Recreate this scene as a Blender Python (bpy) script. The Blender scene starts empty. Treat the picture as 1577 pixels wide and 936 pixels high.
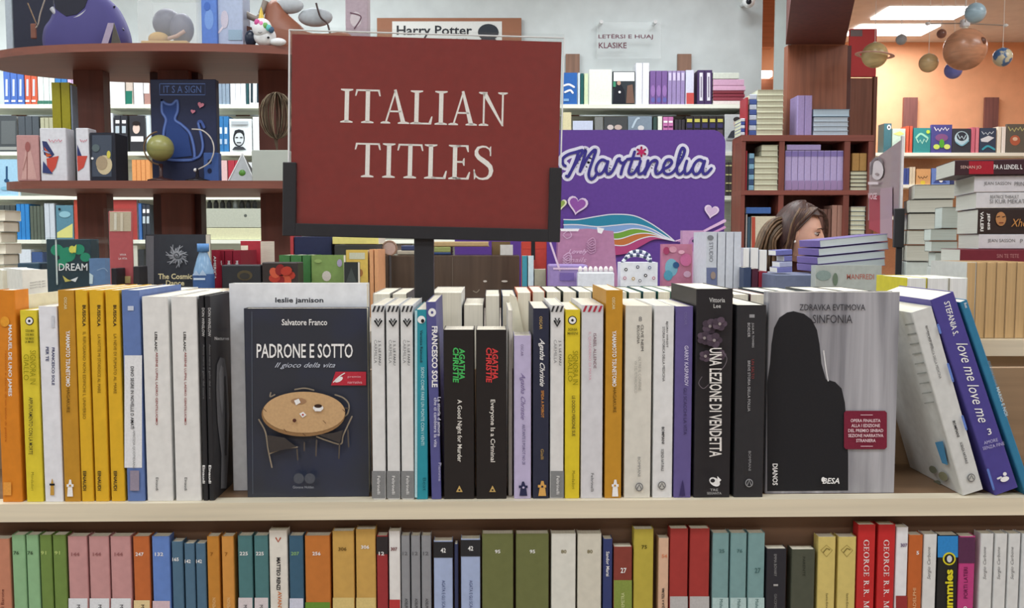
import bpy, math, random
from mathutils import Vector, Matrix
random.seed(7)
PI = math.pi
S = bpy.context.scene
COL = S.collection
# ---------------------------------------------------------------- camera
FW, FH, FOC = 1577, 936, 1400.0
PITCH = math.atan(98 / 1400)
CAM = Vector((0, -1.0, 1.45))
cam = bpy.data.objects.new('camera', bpy.data.cameras.new('camera'))
COL.objects.link(cam)
cam.location = CAM
cam.rotation_euler = (PI / 2 - PITCH, 0, 0)
cam.data.sensor_width = 36
cam.data.lens = FOC / FW * 36
cam.data.clip_start = 0.05
S.camera = cam
# ---------------------------------------------------------------- world and view
wd = bpy.data.worlds.new('world'); S.world = wd; wd.use_nodes = True
wd.node_tree.nodes['Background'].inputs[0].default_value = (0.8, 0.9, 1.0, 1)
wd.node_tree.nodes['Background'].inputs[1].default_value = 0.6
S.view_settings.view_transform = 'Standard'
S.view_settings.look = 'None'
S.view_settings.gamma = 1
S.view_settings.use_curve_mapping = False
S.view_settings.exposure = 0.04
# ---------------------------------------------------------------- helpers
FV = Vector((0, math.cos(PITCH), -math.sin(PITCH))); UV = Vector((0, math.sin(PITCH), math.cos(PITCH)))
def ray(px, py):
    return FV + Vector(((px - FW / 2) / FOC, 0, 0)) + UV * ((FH / 2 - py) / FOC)
def hit(px, py, pt, n):
    d = ray(px, py)
    return CAM + d * ((Vector(pt) - CAM).dot(n) / d.dot(n))
YV = Vector((0, 1, 0))
def at(px, py, Y): return hit(px, py, (0, Y, 0), YV)
TH = math.radians(1.3)
N = Matrix.Rotation(TH, 4, 'Z')          # the front gondola stands turned a little
NI = N.inverted()
NY = (N @ Vector((0, 1, 0))).normalized()
def nat(px, py, y): return NI @ hit(px, py, NY * y, NY)

CEIL = at(1450, 65, 7.3).z
def ceil_pt(px, py): return hit(px, py, (0, 0, CEIL), Vector((0, 0, 1)))
LX1, LY1 = ceil_pt(1420, 19).xy; LX2, LY2 = ceil_pt(1373, 45).xy
# ---------------------------------------------------------------- ceiling lamps (light panels set in the ceiling)
LAMP_W = 21.0
LAMPS = [(x, y, 1.2, 0.36) for x in (-3.3, -1.1, 1.1, 3.3) for y in (-2.6, -0.9, 0.8, 2.5)] + \
        [(-3.3, 3.6, 1.2, .36), (-1.1, 3.6, 1.2, .36), (0.9, 3.6, 0.8, .36), (LX1, LY1, .66, .36), (LX2, LY2, .66, .36), (4.9, 5.4, .6, .36)]
for i, (x, y, w, h) in enumerate(LAMPS):
    ld = bpy.data.lights.new('ceiling_lamp', 'AREA'); ld.shape = 'RECTANGLE'; ld.size = w; ld.size_y = h
    ld.energy = LAMP_W * (w * h / .43) * (1.45 if y > 2.8 else 1.0); ld.color = (0.93, 0.97, 1.0)
    lo = bpy.data.objects.new('ceiling_lamp', ld); lo.location = (x, y, CEIL - .03); COL.objects.link(lo)
def lin(c):
    c = c / 255
    return c / 12.92 if c <= .04045 else ((c + .055) / 1.055) ** 2.4
MATS = {}
def M(r, g=None, b=None, rough=.45, kind='plain', name=None):
    if isinstance(r, tuple): r, g, b = r
    key = (r, g, b, rough, kind)
    if key in MATS: return MATS[key]
    if kind in ('plain', 'print', 'planet'):
        av = (r + g + b) / 3; r, g, b = (av + (c_ - av) * .88 for c_ in (r, g, b))
    m = bpy.data.materials.new(name or kind); m.use_nodes = True
    nt = m.node_tree; bs = nt.nodes['Principled BSDF']; L = nt.links.new
    c = (lin(r), lin(g), lin(b), 1)
    bs.inputs['Base Color'].default_value = c
    bs.inputs['Roughness'].default_value = rough
    def nd(t, **k):
        n = nt.nodes.new(t)
        for a, v in k.items(): n.inputs[a.replace('_', ' ')].default_value = v
        return n
    tc = nt.nodes.new('ShaderNodeTexCoord')
    def mapped(sc):
        mp = nt.nodes.new('ShaderNodeMapping'); mp.inputs['Scale'].default_value = sc
        L(tc.outputs['Object'], mp.inputs[0]); return mp.outputs[0]
    def mixc(fac, c1, c2):
        mx = nt.nodes.new('ShaderNodeMix'); mx.data_type = 'RGBA'
        L(fac, mx.inputs[0]); mx.inputs[6].default_value = c1; mx.inputs[7].default_value = c2
        L(mx.outputs[2], bs.inputs['Base Color']); return mx
    def ramp(fac, a, b_):
        rp = nt.nodes.new('ShaderNodeMapRange'); L(fac, rp.inputs[0]); rp.inputs[1].default_value = a; rp.inputs[2].default_value = b_
        return rp.outputs[0]
    dk = lambda k: (c[0] * k, c[1] * k, c[2] * k, 1)
    if kind == 'plain':
        nz = nd('ShaderNodeTexNoise', Scale=90.0, Detail=2.0); L(tc.outputs['Object'], nz.inputs[0])
        mixc(ramp(nz.outputs[0], .3, .7), dk(.94), dk(1.05))
        bs.inputs['Specular IOR Level'].default_value = .3
    elif kind == 'print':
        nz = nd('ShaderNodeTexNoise', Scale=400.0); L(tc.outputs['Object'], nz.inputs[0])
        mixc(ramp(nz.outputs[0], .3, .7), dk(.92), dk(1.03)); bs.inputs['Specular IOR Level'].default_value = .2
    elif kind == 'page':
        nz = nd('ShaderNodeTexNoise', Scale=1.0, Detail=2.0); L(mapped((2600, 12, 12)), nz.inputs[0])
        mixc(ramp(nz.outputs[0], .3, .7), dk(.84), dk(1.04))
        bp = nd('ShaderNodeBump', Strength=.25, Distance=.0003); L(nz.outputs[0], bp.inputs['Height']); L(bp.outputs[0], bs.inputs['Normal'])
        bs.inputs['Specular IOR Level'].default_value = .1
    elif kind == 'wood':
        nz = nd('ShaderNodeTexNoise', Scale=1.0, Detail=5.0, Distortion=.6); L(mapped((38, 38, 2.2)), nz.inputs[0])
        mixc(ramp(nz.outputs[0], .3, .7), dk(.72), dk(1.15))
    elif kind == 'woodx':
        nz = nd('ShaderNodeTexNoise', Scale=1.0, Detail=5.0, Distortion=.6); L(mapped((2.2, 38, 60)), nz.inputs[0])
        mixc(ramp(nz.outputs[0], .3, .7), dk(.85), dk(1.1))
    elif kind == 'wall':
        nz = nd('ShaderNodeTexNoise', Scale=9.0, Detail=6.0); L(tc.outputs['Object'], nz.inputs[0])
        mixc(ramp(nz.outputs[0], .3, .7), dk(.93), dk(1.04))
        bp = nd('ShaderNodeBump', Strength=.15, Distance=.004); L(nz.outputs[0], bp.inputs['Height']); L(bp.outputs[0], bs.inputs['Normal'])
    elif kind == 'streak':
        nz = nd('ShaderNodeTexNoise', Scale=1.0, Detail=6.0, Distortion=.5); L(mapped((46, 46, 3.0)), nz.inputs[0])
        mixc(ramp(nz.outputs[0], .28, .74), (lin(96), lin(96), lin(104), 1), (lin(196), lin(196), lin(202), 1))
    elif kind == 'mottle':
        nz = nd('ShaderNodeTexNoise', Scale=22.0, Detail=4.0, Distortion=1.0); L(tc.outputs['Object'], nz.inputs[0])
        mixc(ramp(nz.outputs[0], .38, .62), dk(.4), dk(1.5))
    elif kind == 'glow':
        gl = nd('ShaderNodeTexNoise', Scale=14.0, Detail=3.0); L(tc.outputs['Object'], gl.inputs[0])
        mixc(ramp(gl.outputs[0], .42, .85), c, (lin(46), lin(54), lin(80), 1))
    elif kind == 'planet':
        nz = nd('ShaderNodeTexNoise', Scale=1.0, Detail=6.0, Distortion=1.2); L(mapped((6, 6, 26)), nz.inputs[0])
        mixc(ramp(nz.outputs[0], .35, .65), dk(.8), dk(1.2)); bs.inputs['Roughness'].default_value = .3
    elif kind == 'earth':
        nz = nd('ShaderNodeTexNoise', Scale=16.0, Detail=4.0); L(tc.outputs['Object'], nz.inputs[0])
        mixc(ramp(nz.outputs[0], .49, .53), c, (lin(206), lin(200), lin(170), 1)); bs.inputs['Roughness'].default_value = .3
    elif kind == 'hair':
        nz = nd('ShaderNodeTexNoise', Scale=1.0, Detail=3.0); L(mapped((160, 160, 14)), nz.inputs[0])
        mixc(ramp(nz.outputs[0], .3, .7), dk(.5), dk(1.6))
        bp = nd('ShaderNodeBump', Strength=.5, Distance=.002); L(nz.outputs[0], bp.inputs['Height']); L(bp.outputs[0], bs.inputs['Normal'])
    elif kind == 'skin':
        nz = nd('ShaderNodeTexNoise', Scale=30.0); L(tc.outputs['Object'], nz.inputs[0])
        mixc(ramp(nz.outputs[0], .3, .7), dk(.93), dk(1.05)); bs.inputs['Subsurface Weight'].default_value = .08
    elif kind == 'glass':
        bs.inputs['Transmission Weight'].default_value = 1.0; bs.inputs['IOR'].default_value = 1.15
        bs.inputs['Roughness'].default_value = .02
    elif kind == 'acrylic':
        nt.nodes.remove(bs)
        tr = nt.nodes.new('ShaderNodeBsdfTransparent'); gl = nt.nodes.new('ShaderNodeBsdfGlossy'); gl.inputs['Roughness'].default_value = .03
        tr.inputs[0].default_value = (.975, .985, .985, 1)
        mx = nt.nodes.new('ShaderNodeMixShader'); mx.inputs[0].default_value = .035; L(tr.outputs[0], mx.inputs[1]); L(gl.outputs[0], mx.inputs[2])
        L(mx.outputs[0], nt.nodes['Material Output'].inputs[0])
    elif kind == 'clear':
        nt.nodes.remove(bs)
        tr = nt.nodes.new('ShaderNodeBsdfTransparent'); df = nt.nodes.new('ShaderNodeBsdfDiffuse'); df.inputs[0].default_value = c
        mx = nt.nodes.new('ShaderNodeMixShader'); mx.inputs[0].default_value = .12; L(tr.outputs[0], mx.inputs[1]); L(df.outputs[0], mx.inputs[2])
        L(mx.outputs[0], nt.nodes['Material Output'].inputs[0])
    elif kind == 'emit':
        bs.inputs['Emission Color'].default_value = c; bs.inputs['Emission Strength'].default_value = 4.0
    MATS[key] = m
    return m
PAGE = M(232, 226, 208, .8, 'page'); WPAGE = M(236, 238, 236, .8, 'page'); KRAFT = M(204, 172, 126, .85, 'page')
GREYPAGE = M(205, 207, 198, .8, 'page')
CLR = M(225, 232, 232, .3, 'clear')
ACR = M(240, 245, 245, .05, 'acrylic')

class MB:
    def __init__(s): s.v = []; s.f = []; s.mi = []; s.m = []; s.sm = []
    def mid(s, m):
        if m not in s.m: s.m.append(m)
        return s.m.index(m)
    def add(s, vs, fs, m, smooth=False):
        o = len(s.v); s.v += [tuple(v) for v in vs]; k = s.mid(m)
        for f in fs: s.f.append(tuple(i + o for i in f)); s.mi.append(k); s.sm.append(smooth)
        return s
    def box(s, x0, x1, y0, y1, z0, z1, m):
        v = [(x, y, z) for z in (z0, z1) for y in (y0, y1) for x in (x0, x1)]
        return s.add(v, [(0, 2, 3, 1), (4, 5, 7, 6), (0, 1, 5, 4), (2, 6, 7, 3), (0, 4, 6, 2), (1, 3, 7, 5)], m)
    def bbox(s, x0, x1, y0, y1, z0, z1, b, m):
        # box with all edges chamfered by b
        v = []; 
        X = (x0, x1); Y = (y0, y1); Z = (z0, z1); sg = (b, -b); idx = {}
        for i in (0, 1):
            for j in (0, 1):
                for k in (0, 1):
                    for a in range(3):
                        p = [X[i] + (sg[i] if a != 0 else 0), Y[j] + (sg[j] if a != 1 else 0), Z[k] + (sg[k] if a != 2 else 0)]
                        idx[i, j, k, a] = len(v); v.append(p)
        f = []
        for i in (0, 1):
            q = [idx[i, 0, 0, 0], idx[i, 1, 0, 0], idx[i, 1, 1, 0], idx[i, 0, 1, 0]]; f.append(q if i else q[::-1])
            q = [idx[0, i, 0, 1], idx[1, i, 0, 1], idx[1, i, 1, 1], idx[0, i, 1, 1]]; f.append(q[::-1] if i else q)
            q = [idx[0, 0, i, 2], idx[1, 0, i, 2], idx[1, 1, i, 2], idx[0, 1, i, 2]]; f.append(q if i else q[::-1])
        for i in (0, 1):
            for j in (0, 1):
                f.append([idx[i, j, 0, 0], idx[i, j, 1, 0], idx[i, j, 1, 1], idx[i, j, 0, 1]])
                f.append([idx[i, 0, j, 0], idx[i, 1, j, 0], idx[i, 1, j, 2], idx[i, 0, j, 2]])
                f.append([idx[0, i, j, 1], idx[1, i, j, 1], idx[1, i, j, 2], idx[0, i, j, 2]])
                for k in (0, 1): f.append([idx[i, j, k, a] for a in range(3)])
        return s.add(v, f, m)
    def prism(s, pts, y0, y1, m, smooth=False):
        # pts in (x, z), extruded along y
        n = len(pts); v = [(x, y0, z) for x, z in pts] + [(x, y1, z) for x, z in pts]
        s.add(v, [tuple(range(n)), tuple(range(2 * n - 1, n - 1, -1))], m)
        return s.add(v, [(i, n + i, n + (i + 1) % n, (i + 1) % n) for i in range(n)], m, smooth)
    def slab(s, pts, z0, z1, m, smooth=False):
        n = len(pts); v = [(x, y, z0) for x, y in pts] + [(x, y, z1) for x, y in pts]
        s.add(v, [tuple(range(n)), tuple(range(2 * n - 1, n - 1, -1))], m)
        return s.add(v, [(i, n + i, n + (i + 1) % n, (i + 1) % n) for i in range(n)], m, smooth)
    def lathe(s, prof, m, seg=24, c=(0, 0, 0)):
        v = []; n = len(prof)
        for k in range(seg):
            a = 2 * PI * k / seg
            v += [(c[0] + r * math.cos(a), c[1] + r * math.sin(a), c[2] + z) for r, z in prof]
        f = [(k * n + i, ((k + 1) % seg) * n + i, ((k + 1) % seg) * n + i + 1, k * n + i + 1) for k in range(seg) for i in range(n - 1)]
        return s.add(v, f, m, True)
    def sphere(s, c, r, m, seg=24, rings=14):
        rx, ry, rz = r if isinstance(r, tuple) else (r, r, r)
        v = []; f = []
        for i in range(rings + 1):
            t = PI * i / rings
            for k in range(seg):
                a = 2 * PI * k / seg
                v.append((c[0] + rx * math.sin(t) * math.cos(a), c[1] + ry * math.sin(t) * math.sin(a), c[2] - rz * math.cos(t)))
        for i in range(rings):
            for k in range(seg):
                f.append((i * seg + k, i * seg + (k + 1) % seg, (i + 1) * seg + (k + 1) % seg, (i + 1) * seg + k))
        return s.add(v, f, m, True)
    def tube(s, pts, r, m, seg=8, closed=False):
        P = [Vector(p) for p in pts]; n = len(P); v = []
        R = r if isinstance(r, (list, tuple)) else [r] * n
        for i, p in enumerate(P):
            t = (P[(i + 1) % n] - P[i - 1]) if closed else (P[min(i + 1, n - 1)] - P[max(i - 1, 0)])
            t.normalize()
            a = t.cross(Vector((0, 0, 1))) if abs(t.z) < .9 else t.cross(Vector((0, 1, 0)))
            a.normalize(); b = t.cross(a)
            v += [p + (a * math.cos(2 * PI * k / seg) + b * math.sin(2 * PI * k / seg)) * R[i] for k in range(seg)]
        f = []
        for i in range(n if closed else n - 1):
            j = (i + 1) % n
            f += [(i * seg + k, i * seg + (k + 1) % seg, j * seg + (k + 1) % seg, j * seg + k) for k in range(seg)]
        if not closed: s.add(v, [tuple(range(seg))[::-1], tuple(range((n - 1) * seg, n * seg))], m)
        return s.add(v, f, m, True)
    def mesh(s, name):
        me = bpy.data.meshes.new(name); me.from_pydata(s.v, [], s.f)
        for m in s.m: me.materials.append(m)
        me.polygons.foreach_set('material_index', s.mi); me.polygons.foreach_set('use_smooth', s.sm)
        me.update(); return me
    def build(s, name, parent=None, mat=None):
        return link(name, s.mesh(name), parent, mat)
def link(name, data, parent=None, mat=None):
    o = bpy.data.objects.new(name, data); COL.objects.link(o)
    if parent is not None: o.parent = parent
    if mat is not None:
        if parent is None: o.matrix_world = mat; o.matrix_basis = mat
        else: o.matrix_basis = mat
    return o
def tag(o, label, cat, group=None):
    label = label.replace('from the left', 'from left').replace('from the bottom', 'from bottom').replace('first from bottom', 'lowest')
    o['label'] = label; o['category'] = cat
    if group: o['group'] = group
    return o
def thing(name, label, cat, group=None, mat=None):
    o = link(name, None, None, mat or Matrix()); o.empty_display_size = .05
    return tag(o, label, cat, group)
def struct(o): o['kind'] = 'structure'; return o
def T(x, y, z): return Matrix.Translation((x, y, z))
ORD = ['first', 'second', 'third', 'fourth', 'fifth', 'sixth', 'seventh', 'eighth', 'ninth', 'tenth', 'eleventh', 'twelfth', 'thirteenth', 'fourteenth', 'fifteenth']
def nth(i, n, side='from the left'):
    if n == 1: return ''
    if n == 2: return 'left one' if i == 0 else 'right one'
    if i == 0: return 'leftmost'
    if i == n - 1: return 'rightmost'
    if n == 3: return 'middle one'
    return ORD[i] + ' ' + side
# ---------------------------------------------------------------- flat print: all shapes are given on the face they lie on
DECALS = []
TEXTS = {}
class Face:
    """print lying on a plane face of a thing; shapes are placed on that plane"""
    def __init__(s, root, pt, n, name='lettering', step=.00025, parent=None):
        s.root = root; s.pt = Vector(pt); s.n = Vector(n).normalized()
        if (CAM - s.pt).dot(s.n) < 0: s.n = -s.n
        s.lay = 1; s.items = []; s.name = name; s.step = step; s.parent = parent or root
        DECALS.append(s)
    def P(s, px, py, lay):
        return hit(px, py, s.pt, s.n) + s.n * (s.step * lay)
    def poly(s, pts, m, bump=True, faces=None):
        s.items.append((pts, faces or [tuple(range(len(pts)))], m, s.lay)); s.lay += 1; return s
    def scrib(s, cx, cy, ln, ht, m, k=5):
        return s.line([(cx - ln / 2 + ln * i / (2 * k), cy + (-ht / 2, ht / 2)[i % 2] * (1 - .3 * (i % 3))) for i in range(2 * k + 1)], max(ht * .22, 1), m, False)
    def rect(s, x0, y0, x1, y1, m): return s.poly([(x0, y1), (x1, y1), (x1, y0), (x0, y0)], m)
    def ell(s, cx, cy, rx, ry, m, n=20, rot=0):
        c, q = math.cos(rot), math.sin(rot)
        return s.poly([(cx + rx * math.cos(2 * PI * k / n) * c - ry * math.sin(2 * PI * k / n) * q,
                        cy + rx * math.cos(2 * PI * k / n) * q + ry * math.sin(2 * PI * k / n) * c) for k in range(n)], m)
    def line(s, pts, w, m, smooth=True, closed=False):
        if smooth and len(pts) > 2:
            q = []
            Pn = [pts[0]] + list(pts) + [pts[-1]]
            for i in range(1, len(Pn) - 2):
                for k in range(6):
                    t = k / 6; a, b, c, d = Pn[i - 1], Pn[i], Pn[i + 1], Pn[i + 2]
                    q.append(tuple(.5 * (2 * b[j] + (c[j] - a[j]) * t + (2 * a[j] - 5 * b[j] + 4 * c[j] - d[j]) * t * t + (3 * b[j] - a[j] - 3 * c[j] + d[j]) * t ** 3) for j in (0, 1)))
            q.append(pts[-1]); pts = q
        W = w if isinstance(w, (list, tuple)) else [w, w]
        n = len(pts); v = []; f = []
        if n > 12:   # neighbouring pieces lie a hair apart so that overlaps stay clean
            for g in range(4):
                fs = []
                vs = []
                for i in range(g, n - 1, 4):
                    q = []
                    for j in (i, i + 1):
                        a, b = pts[max(j - 1, 0)], pts[min(j + 1, n - 1)]; dx, dy = b[0] - a[0], b[1] - a[1]; l = math.hypot(dx, dy) or 1
                        ww = (W[0] * (1 - j / (n - 1)) + W[1] * j / (n - 1)) / 2
                        q.append(((pts[j][0] - dy / l * ww, pts[j][1] + dx / l * ww), (pts[j][0] + dy / l * ww, pts[j][1] - dx / l * ww)))
                    o = len(vs); vs += [q[0][0], q[0][1], q[1][1], q[1][0]]; fs.append((o, o + 1, o + 2, o + 3))
                s.items.append((vs, fs, m, s.lay + g * .2))
            k = 0
            for e, ww in ((pts[0], W[0] / 2), (pts[-1], W[1] / 2)):
                s.items.append(([(e[0] + ww * math.cos(k * PI / 4), e[1] + ww * math.sin(k * PI / 4)) for k in range(8)], [tuple(range(8))], m, s.lay + .85))
            s.lay += 1.2
            return s
        for i in range(n):
            a, b = pts[max(i - 1, 0)], pts[min(i + 1, n - 1)]
            dx, dy = b[0] - a[0], b[1] - a[1]; l = math.hypot(dx, dy) or 1
            t = i / (n - 1); ww = (W[0] * (1 - t) + W[1] * t) / 2
            v += [(pts[i][0] - dy / l * ww, pts[i][1] + dx / l * ww), (pts[i][0] + dy / l * ww, pts[i][1] - dx / l * ww)]
            if i: f.append((2 * i - 2, 2 * i - 1, 2 * i + 1, 2 * i))
        for e, ww in ((pts[0], W[0] / 2), (pts[-1], W[1] / 2)):
            o = len(v); v += [(e[0] + ww * math.cos(k * PI / 4), e[1] + ww * math.sin(k * PI / 4)) for k in range(8)]; f.append(tuple(range(o, o + 8)))
        return s.poly(v, m, faces=f)
    def text(s, st, cx, cy, ln, ht, m, rot=0, bold=0.0, shear=0.0):
        """rot in degrees clockwise in the picture; 90 reads downwards"""
        key = (st, bold, shear); TEXTS[key] = None
        s.items.append((key, (cx, cy, ln, ht, math.radians(rot)), m, s.lay)); s.lay += 1; return s
    def glyphs(s, polys, cx, cy, ln, ht, m, rot=0):
        xs = [p[0] for pl in polys for p in pl]; ys = [p[1] for pl in polys for p in pl]
        x0, x1, y0, y1 = min(xs), max(xs), min(ys), max(ys); a = math.radians(rot)
        v = []; f = []
        for pl in polys:
            o = len(v)
            for x, y in pl:
                u = ((x - x0) / (x1 - x0) - .5) * ln; w = -((y - y0) / (y1 - y0) - .5) * ht
                v.append((cx + u * math.cos(a) - w * math.sin(a), cy + u * math.sin(a) + w * math.cos(a)))
            f.append(tuple(range(o, o + len(pl))))
        return s.poly(v, m, faces=f)
def flush_decals():
    tmp = []
    for key in TEXTS:
        cu = bpy.data.curves.new('t', 'FONT'); cu.body = key[0]; cu.offset = key[1]; cu.shear = key[2]; cu.resolution_u = 2
        o = bpy.data.objects.new('t', cu); COL.objects.link(o); tmp.append((key, o, cu))
    dg = bpy.context.evaluated_depsgraph_get(); dg.update()
    for key, o, cu in tmp:
        me = o.evaluated_get(dg).to_mesh()
        TEXTS[key] = ([(v.co.x, v.co.y) for v in me.vertices], [tuple(p.vertices) for p in me.polygons])
        o.evaluated_get(dg).to_mesh_clear()
    for key, o, cu in tmp: bpy.data.objects.remove(o); bpy.data.curves.remove(cu)
    for s in DECALS:
        if not s.items: continue
        mb = MB(); em = MB(); inv = world(s.parent).inverted()
        for a, b, m, lay in s.items:
            if isinstance(a, tuple) and isinstance(a[0], str):
                vs, fs = TEXTS[a]
                if not vs: continue
                cx, cy, ln, ht, r = b
                xs = [v[0] for v in vs]; ys = [v[1] for v in vs]; x0, x1, y0, y1 = min(xs), max(xs), min(ys), max(ys)
                pts = []
                for x, y in vs:
                    u = ((x - x0) / max(x1 - x0, 1e-6) - .5) * ln; w = -((y - y0) / max(y1 - y0, 1e-6) - .5) * ht
                    pts.append((cx + u * math.cos(r) - w * math.sin(r), cy + u * math.sin(r) + w * math.cos(r)))
                mb.add([inv @ s.P(x, y, lay) for x, y in pts], fs, m)
            elif len(a) == 4 and len(b) == 1 and s.name == 'lettering':
                MB().add([inv @ s.P(x, y, lay) for x, y in a], b, m).build('printed_band', s.parent, Matrix())
            else:
                em.add([inv @ s.P(x, y, lay) for x, y in a], b, m)
        if mb.f: mb.build('lettering', s.parent, Matrix())
        if em.f: em.build('printed_emblem' if s.name == 'lettering' else s.name, s.parent, Matrix())
def world(o):
    m = o.matrix_basis.copy()
    while o.parent is not None: o = o.parent; m = o.matrix_basis @ m
    return m
# ---------------------------------------------------------------- books
def cover_mb(w, h, d, m, t=.0006, r=.0012, over=0.0):
    mb = MB(); a = w / 2
    r = min(r, a * .6)
    out = [(-a, d), (-a, r), (-a + r * .35, r * .35), (-a + r, 0), (a - r, 0), (a - r * .35, r * .35), (a, r), (a, d)]
    inn = [(-a + t, d), (-a + t, r + t), (-a + t + r * .3, r * .3 + t), (-a + r + t * .4, t), (a - r - t * .4, t), (a - t - r * .3, r * .3 + t), (a - t, r + t), (a - t, d)]
    v = []; n = 8
    for z in (0, h):
        v += [(x, y, z) for x, y in out] + [(x, y, z) for x, y in inn]
    f = []
    for i in range(n - 1):
        f += [(i, i + 1, 2 * n + i + 1, 2 * n + i), (n + i + 1, n + i, 3 * n + i, 3 * n + i + 1), (i + 1, i, n + i, n + i + 1), (2 * n + i, 2 * n + i + 1, 3 * n + i + 1, 3 * n + i)]
    f += [(0, 2 * n, 3 * n, n), (n - 1, 2 * n - 1, 4 * n - 1, 3 * n - 1)]
    return mb.add(v, f, m)
def block_mb(w, h, d, m, t=.0006, ins=.0008):
    mb = MB(); a = w / 2 - t * 1.05
    # fore-edge bows in a little
    pts = [(-a, t * 1.6), (a, t * 1.6), (a, d - ins), (a * .5, d - ins * 1.6), (-a * .5, d - ins * 1.6), (-a, d - ins)]
    return mb.slab(pts, ins * .3, h - ins, m)
OR = {'spine': lambda w, h, d: Matrix(),
      'fore': lambda w, h, d: T(0, d, 0) @ Matrix.Rotation(PI, 4, 'Z'),
      'cover': lambda w, h, d: T(-d / 2, w / 2, 0) @ Matrix.Rotation(-PI / 2, 4, 'Z') ,
      'lie': lambda w, h, d: T(-h / 2, 0, w / 2) @ Matrix.Rotation(PI / 2, 4, 'Y'),
      'liefore': lambda w, h, d: T(-h / 2, d, w / 2) @ Matrix.Rotation(PI / 2, 4, 'Y') @ Matrix.Scale(-1, 4, (0, 1, 0)),
      'lietop': None}
def orient(o, w, h, d):
    if o == 'cover':   # spine at the left, cover faces the viewer: canonical y(depth) -> +x, x(thick) -> y
        return T(-d / 2, w / 2, 0) @ Matrix(((0, 1, 0, 0), (-1, 0, 0, 0), (0, 0, 1, 0), (0, 0, 0, 1)))
    if o == 'liefore':
        return T(-h / 2, d, w / 2) @ Matrix(((0, 0, 1, 0), (0, -1, 0, 0), (1, 0, 0, 0), (0, 0, 0, 1)))
    if o == 'lie':
        return T(-h / 2, 0, w / 2) @ Matrix(((0, 0, 1, 0), (0, 1, 0, 0), (-1, 0, 0, 0), (0, 0, 0, 1)))
    if o == 'lieend':  # lying, head end to the viewer
        return T(-d / 2, h, w / 2) @ Matrix(((0, 1, 0, 0), (0, 0, -1, 0), (-1, 0, 0, 0), (0, 0, 0, 1)))
    return OR[o](w, h, d)
def make_book(Mx, wd_, ht, dep, o, cm, pm, label, group=None, detail=True, name='book', cat='book', t=None):
    """a book filling a box wd_ wide, dep deep and ht high, standing at the frame Mx"""
    if o in ('spine', 'fore'): w, h, d = wd_, ht, dep
    elif o == 'cover': w, h, d = dep, ht, wd_
    elif o == 'lieend': w, h, d = ht, dep, wd_
    else: w, h, d = ht, wd_, dep
    if t is None: t = .0006 if detail else .0015
    X = orient(o, w, h, d)
    if detail:
        r = thing(name, label, cat, group, Mx)
        cover_mb(w, h, d, cm, t).build('cover', r, X)
        block_mb(w, h, d, pm, t).build('page_block', r, X)
        return r
    mb = cover_mb(w, h, d, cm, min(t, w * .15), r=.003)
    b = block_mb(w, h, d, pm, min(t, w * .15), .003)
    mb.add(b.v, b.f, pm)
    mb.v = [tuple(X @ Vector(v)) for v in mb.v]
    ob = mb.build(name, None, Mx)
    return tag(ob, label, cat, group)
def px_box(x0, x1, yt, Y, zb, near=False, ym=None, yb=None):
    """centre x, width, top z for the picture span x0..x1 and top line yt on the upright plane Y"""
    f = nat if near else at
    if ym is None: ym = yt + 40
    a = f(x0, ym, Y); b = f(x1, ym, Y); tp = f((x0 + x1) / 2, yt, Y)
    if zb is None: zb = f((x0 + x1) / 2, yb, Y).z
    return (a.x + b.x) / 2, b.x - a.x, tp.z - zb, zb
def wbook(x0, x1, yt, Y, zb, o, cm, label, group=None, dep=.14, pm=None, yb=None, near=False, detail=False, name='book', cat='book', gap=.0006, ym=None):
    cx, w, h, zb = px_box(x0, x1, yt, Y, zb, near, ym, yb)
    Mx = T(cx, Y, zb + .0003)
    if near: Mx = N @ Mx
    if isinstance(cm, tuple): cm = M(cm)
    r = make_book(Mx, w - gap, h, dep, o, cm, pm or PAGE, label, group, detail, name, cat)
    return r
def wface(root, Y, near=False, name='lettering', step=None, parent=None):
    if near: return Face(root, NY * Y, NY, name, step or .00025, parent)
    return Face(root, (0, Y, 0), YV, name, step or .0006, parent)
# ================================================================ ROOM
WALLG = M(196, 204, 204, .8, 'wall'); ORANGE = M(232, 170, 128, .8, 'wall'); CREAM = M(232, 230, 214, .5, 'woodx')
EDGE = M(222, 212, 188, .45, 'woodx'); BROWN = M(112, 62, 50, .5, 'wood'); BROWNX = M(124, 72, 58, .5, 'woodx')
DARKB = M(72, 34, 30, .5, 'wood'); TAN = M(150, 122, 92, .6, 'woodx'); BLACK = M(38, 38, 42, .45)
XL, XR, YB, YW, YF = -5.0, 5.6, -3.6, 4.62, 7.3
XW = at(1173, 100, YW).x
def sbox(name, x0, x1, y0, y1, z0, z1, m, parent=None):
    o = MB().box(x0, x1, y0, y1, z0, z1, m).build(name, parent)
    return struct(o) if parent is None else o
FLOORM = M(176, 166, 150, .35, 'wall')
sbox('floor', XL, XR, YB, YF, -.05, 0, FLOORM)
sbox('ceiling', XL, XR, YB, YF, CEIL, CEIL + .05, M(214, 208, 200, .8, 'wall'))
sbox('wall_left', XL - .1, XL, YB, YW, 0, CEIL, WALLG)
sbox('wall_right', XR, XR + .1, YB, YF, 0, CEIL, ORANGE)
sbox('wall_front', XL, XR, YB - .1, YB, 0, CEIL, M(150, 132, 122, .8, 'wall'))
sbox('wall_back', XL, XW, YW, YW + .12, 0, CEIL, WALLG)
sbox('wall_rear', XW, XR, YF, YF + .1, 0, CEIL, ORANGE)
sbox('wall_side', XW - .1, XW, YW + .12, YF, 0, CEIL, M(226, 178, 138, .8, 'wall'))
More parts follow.
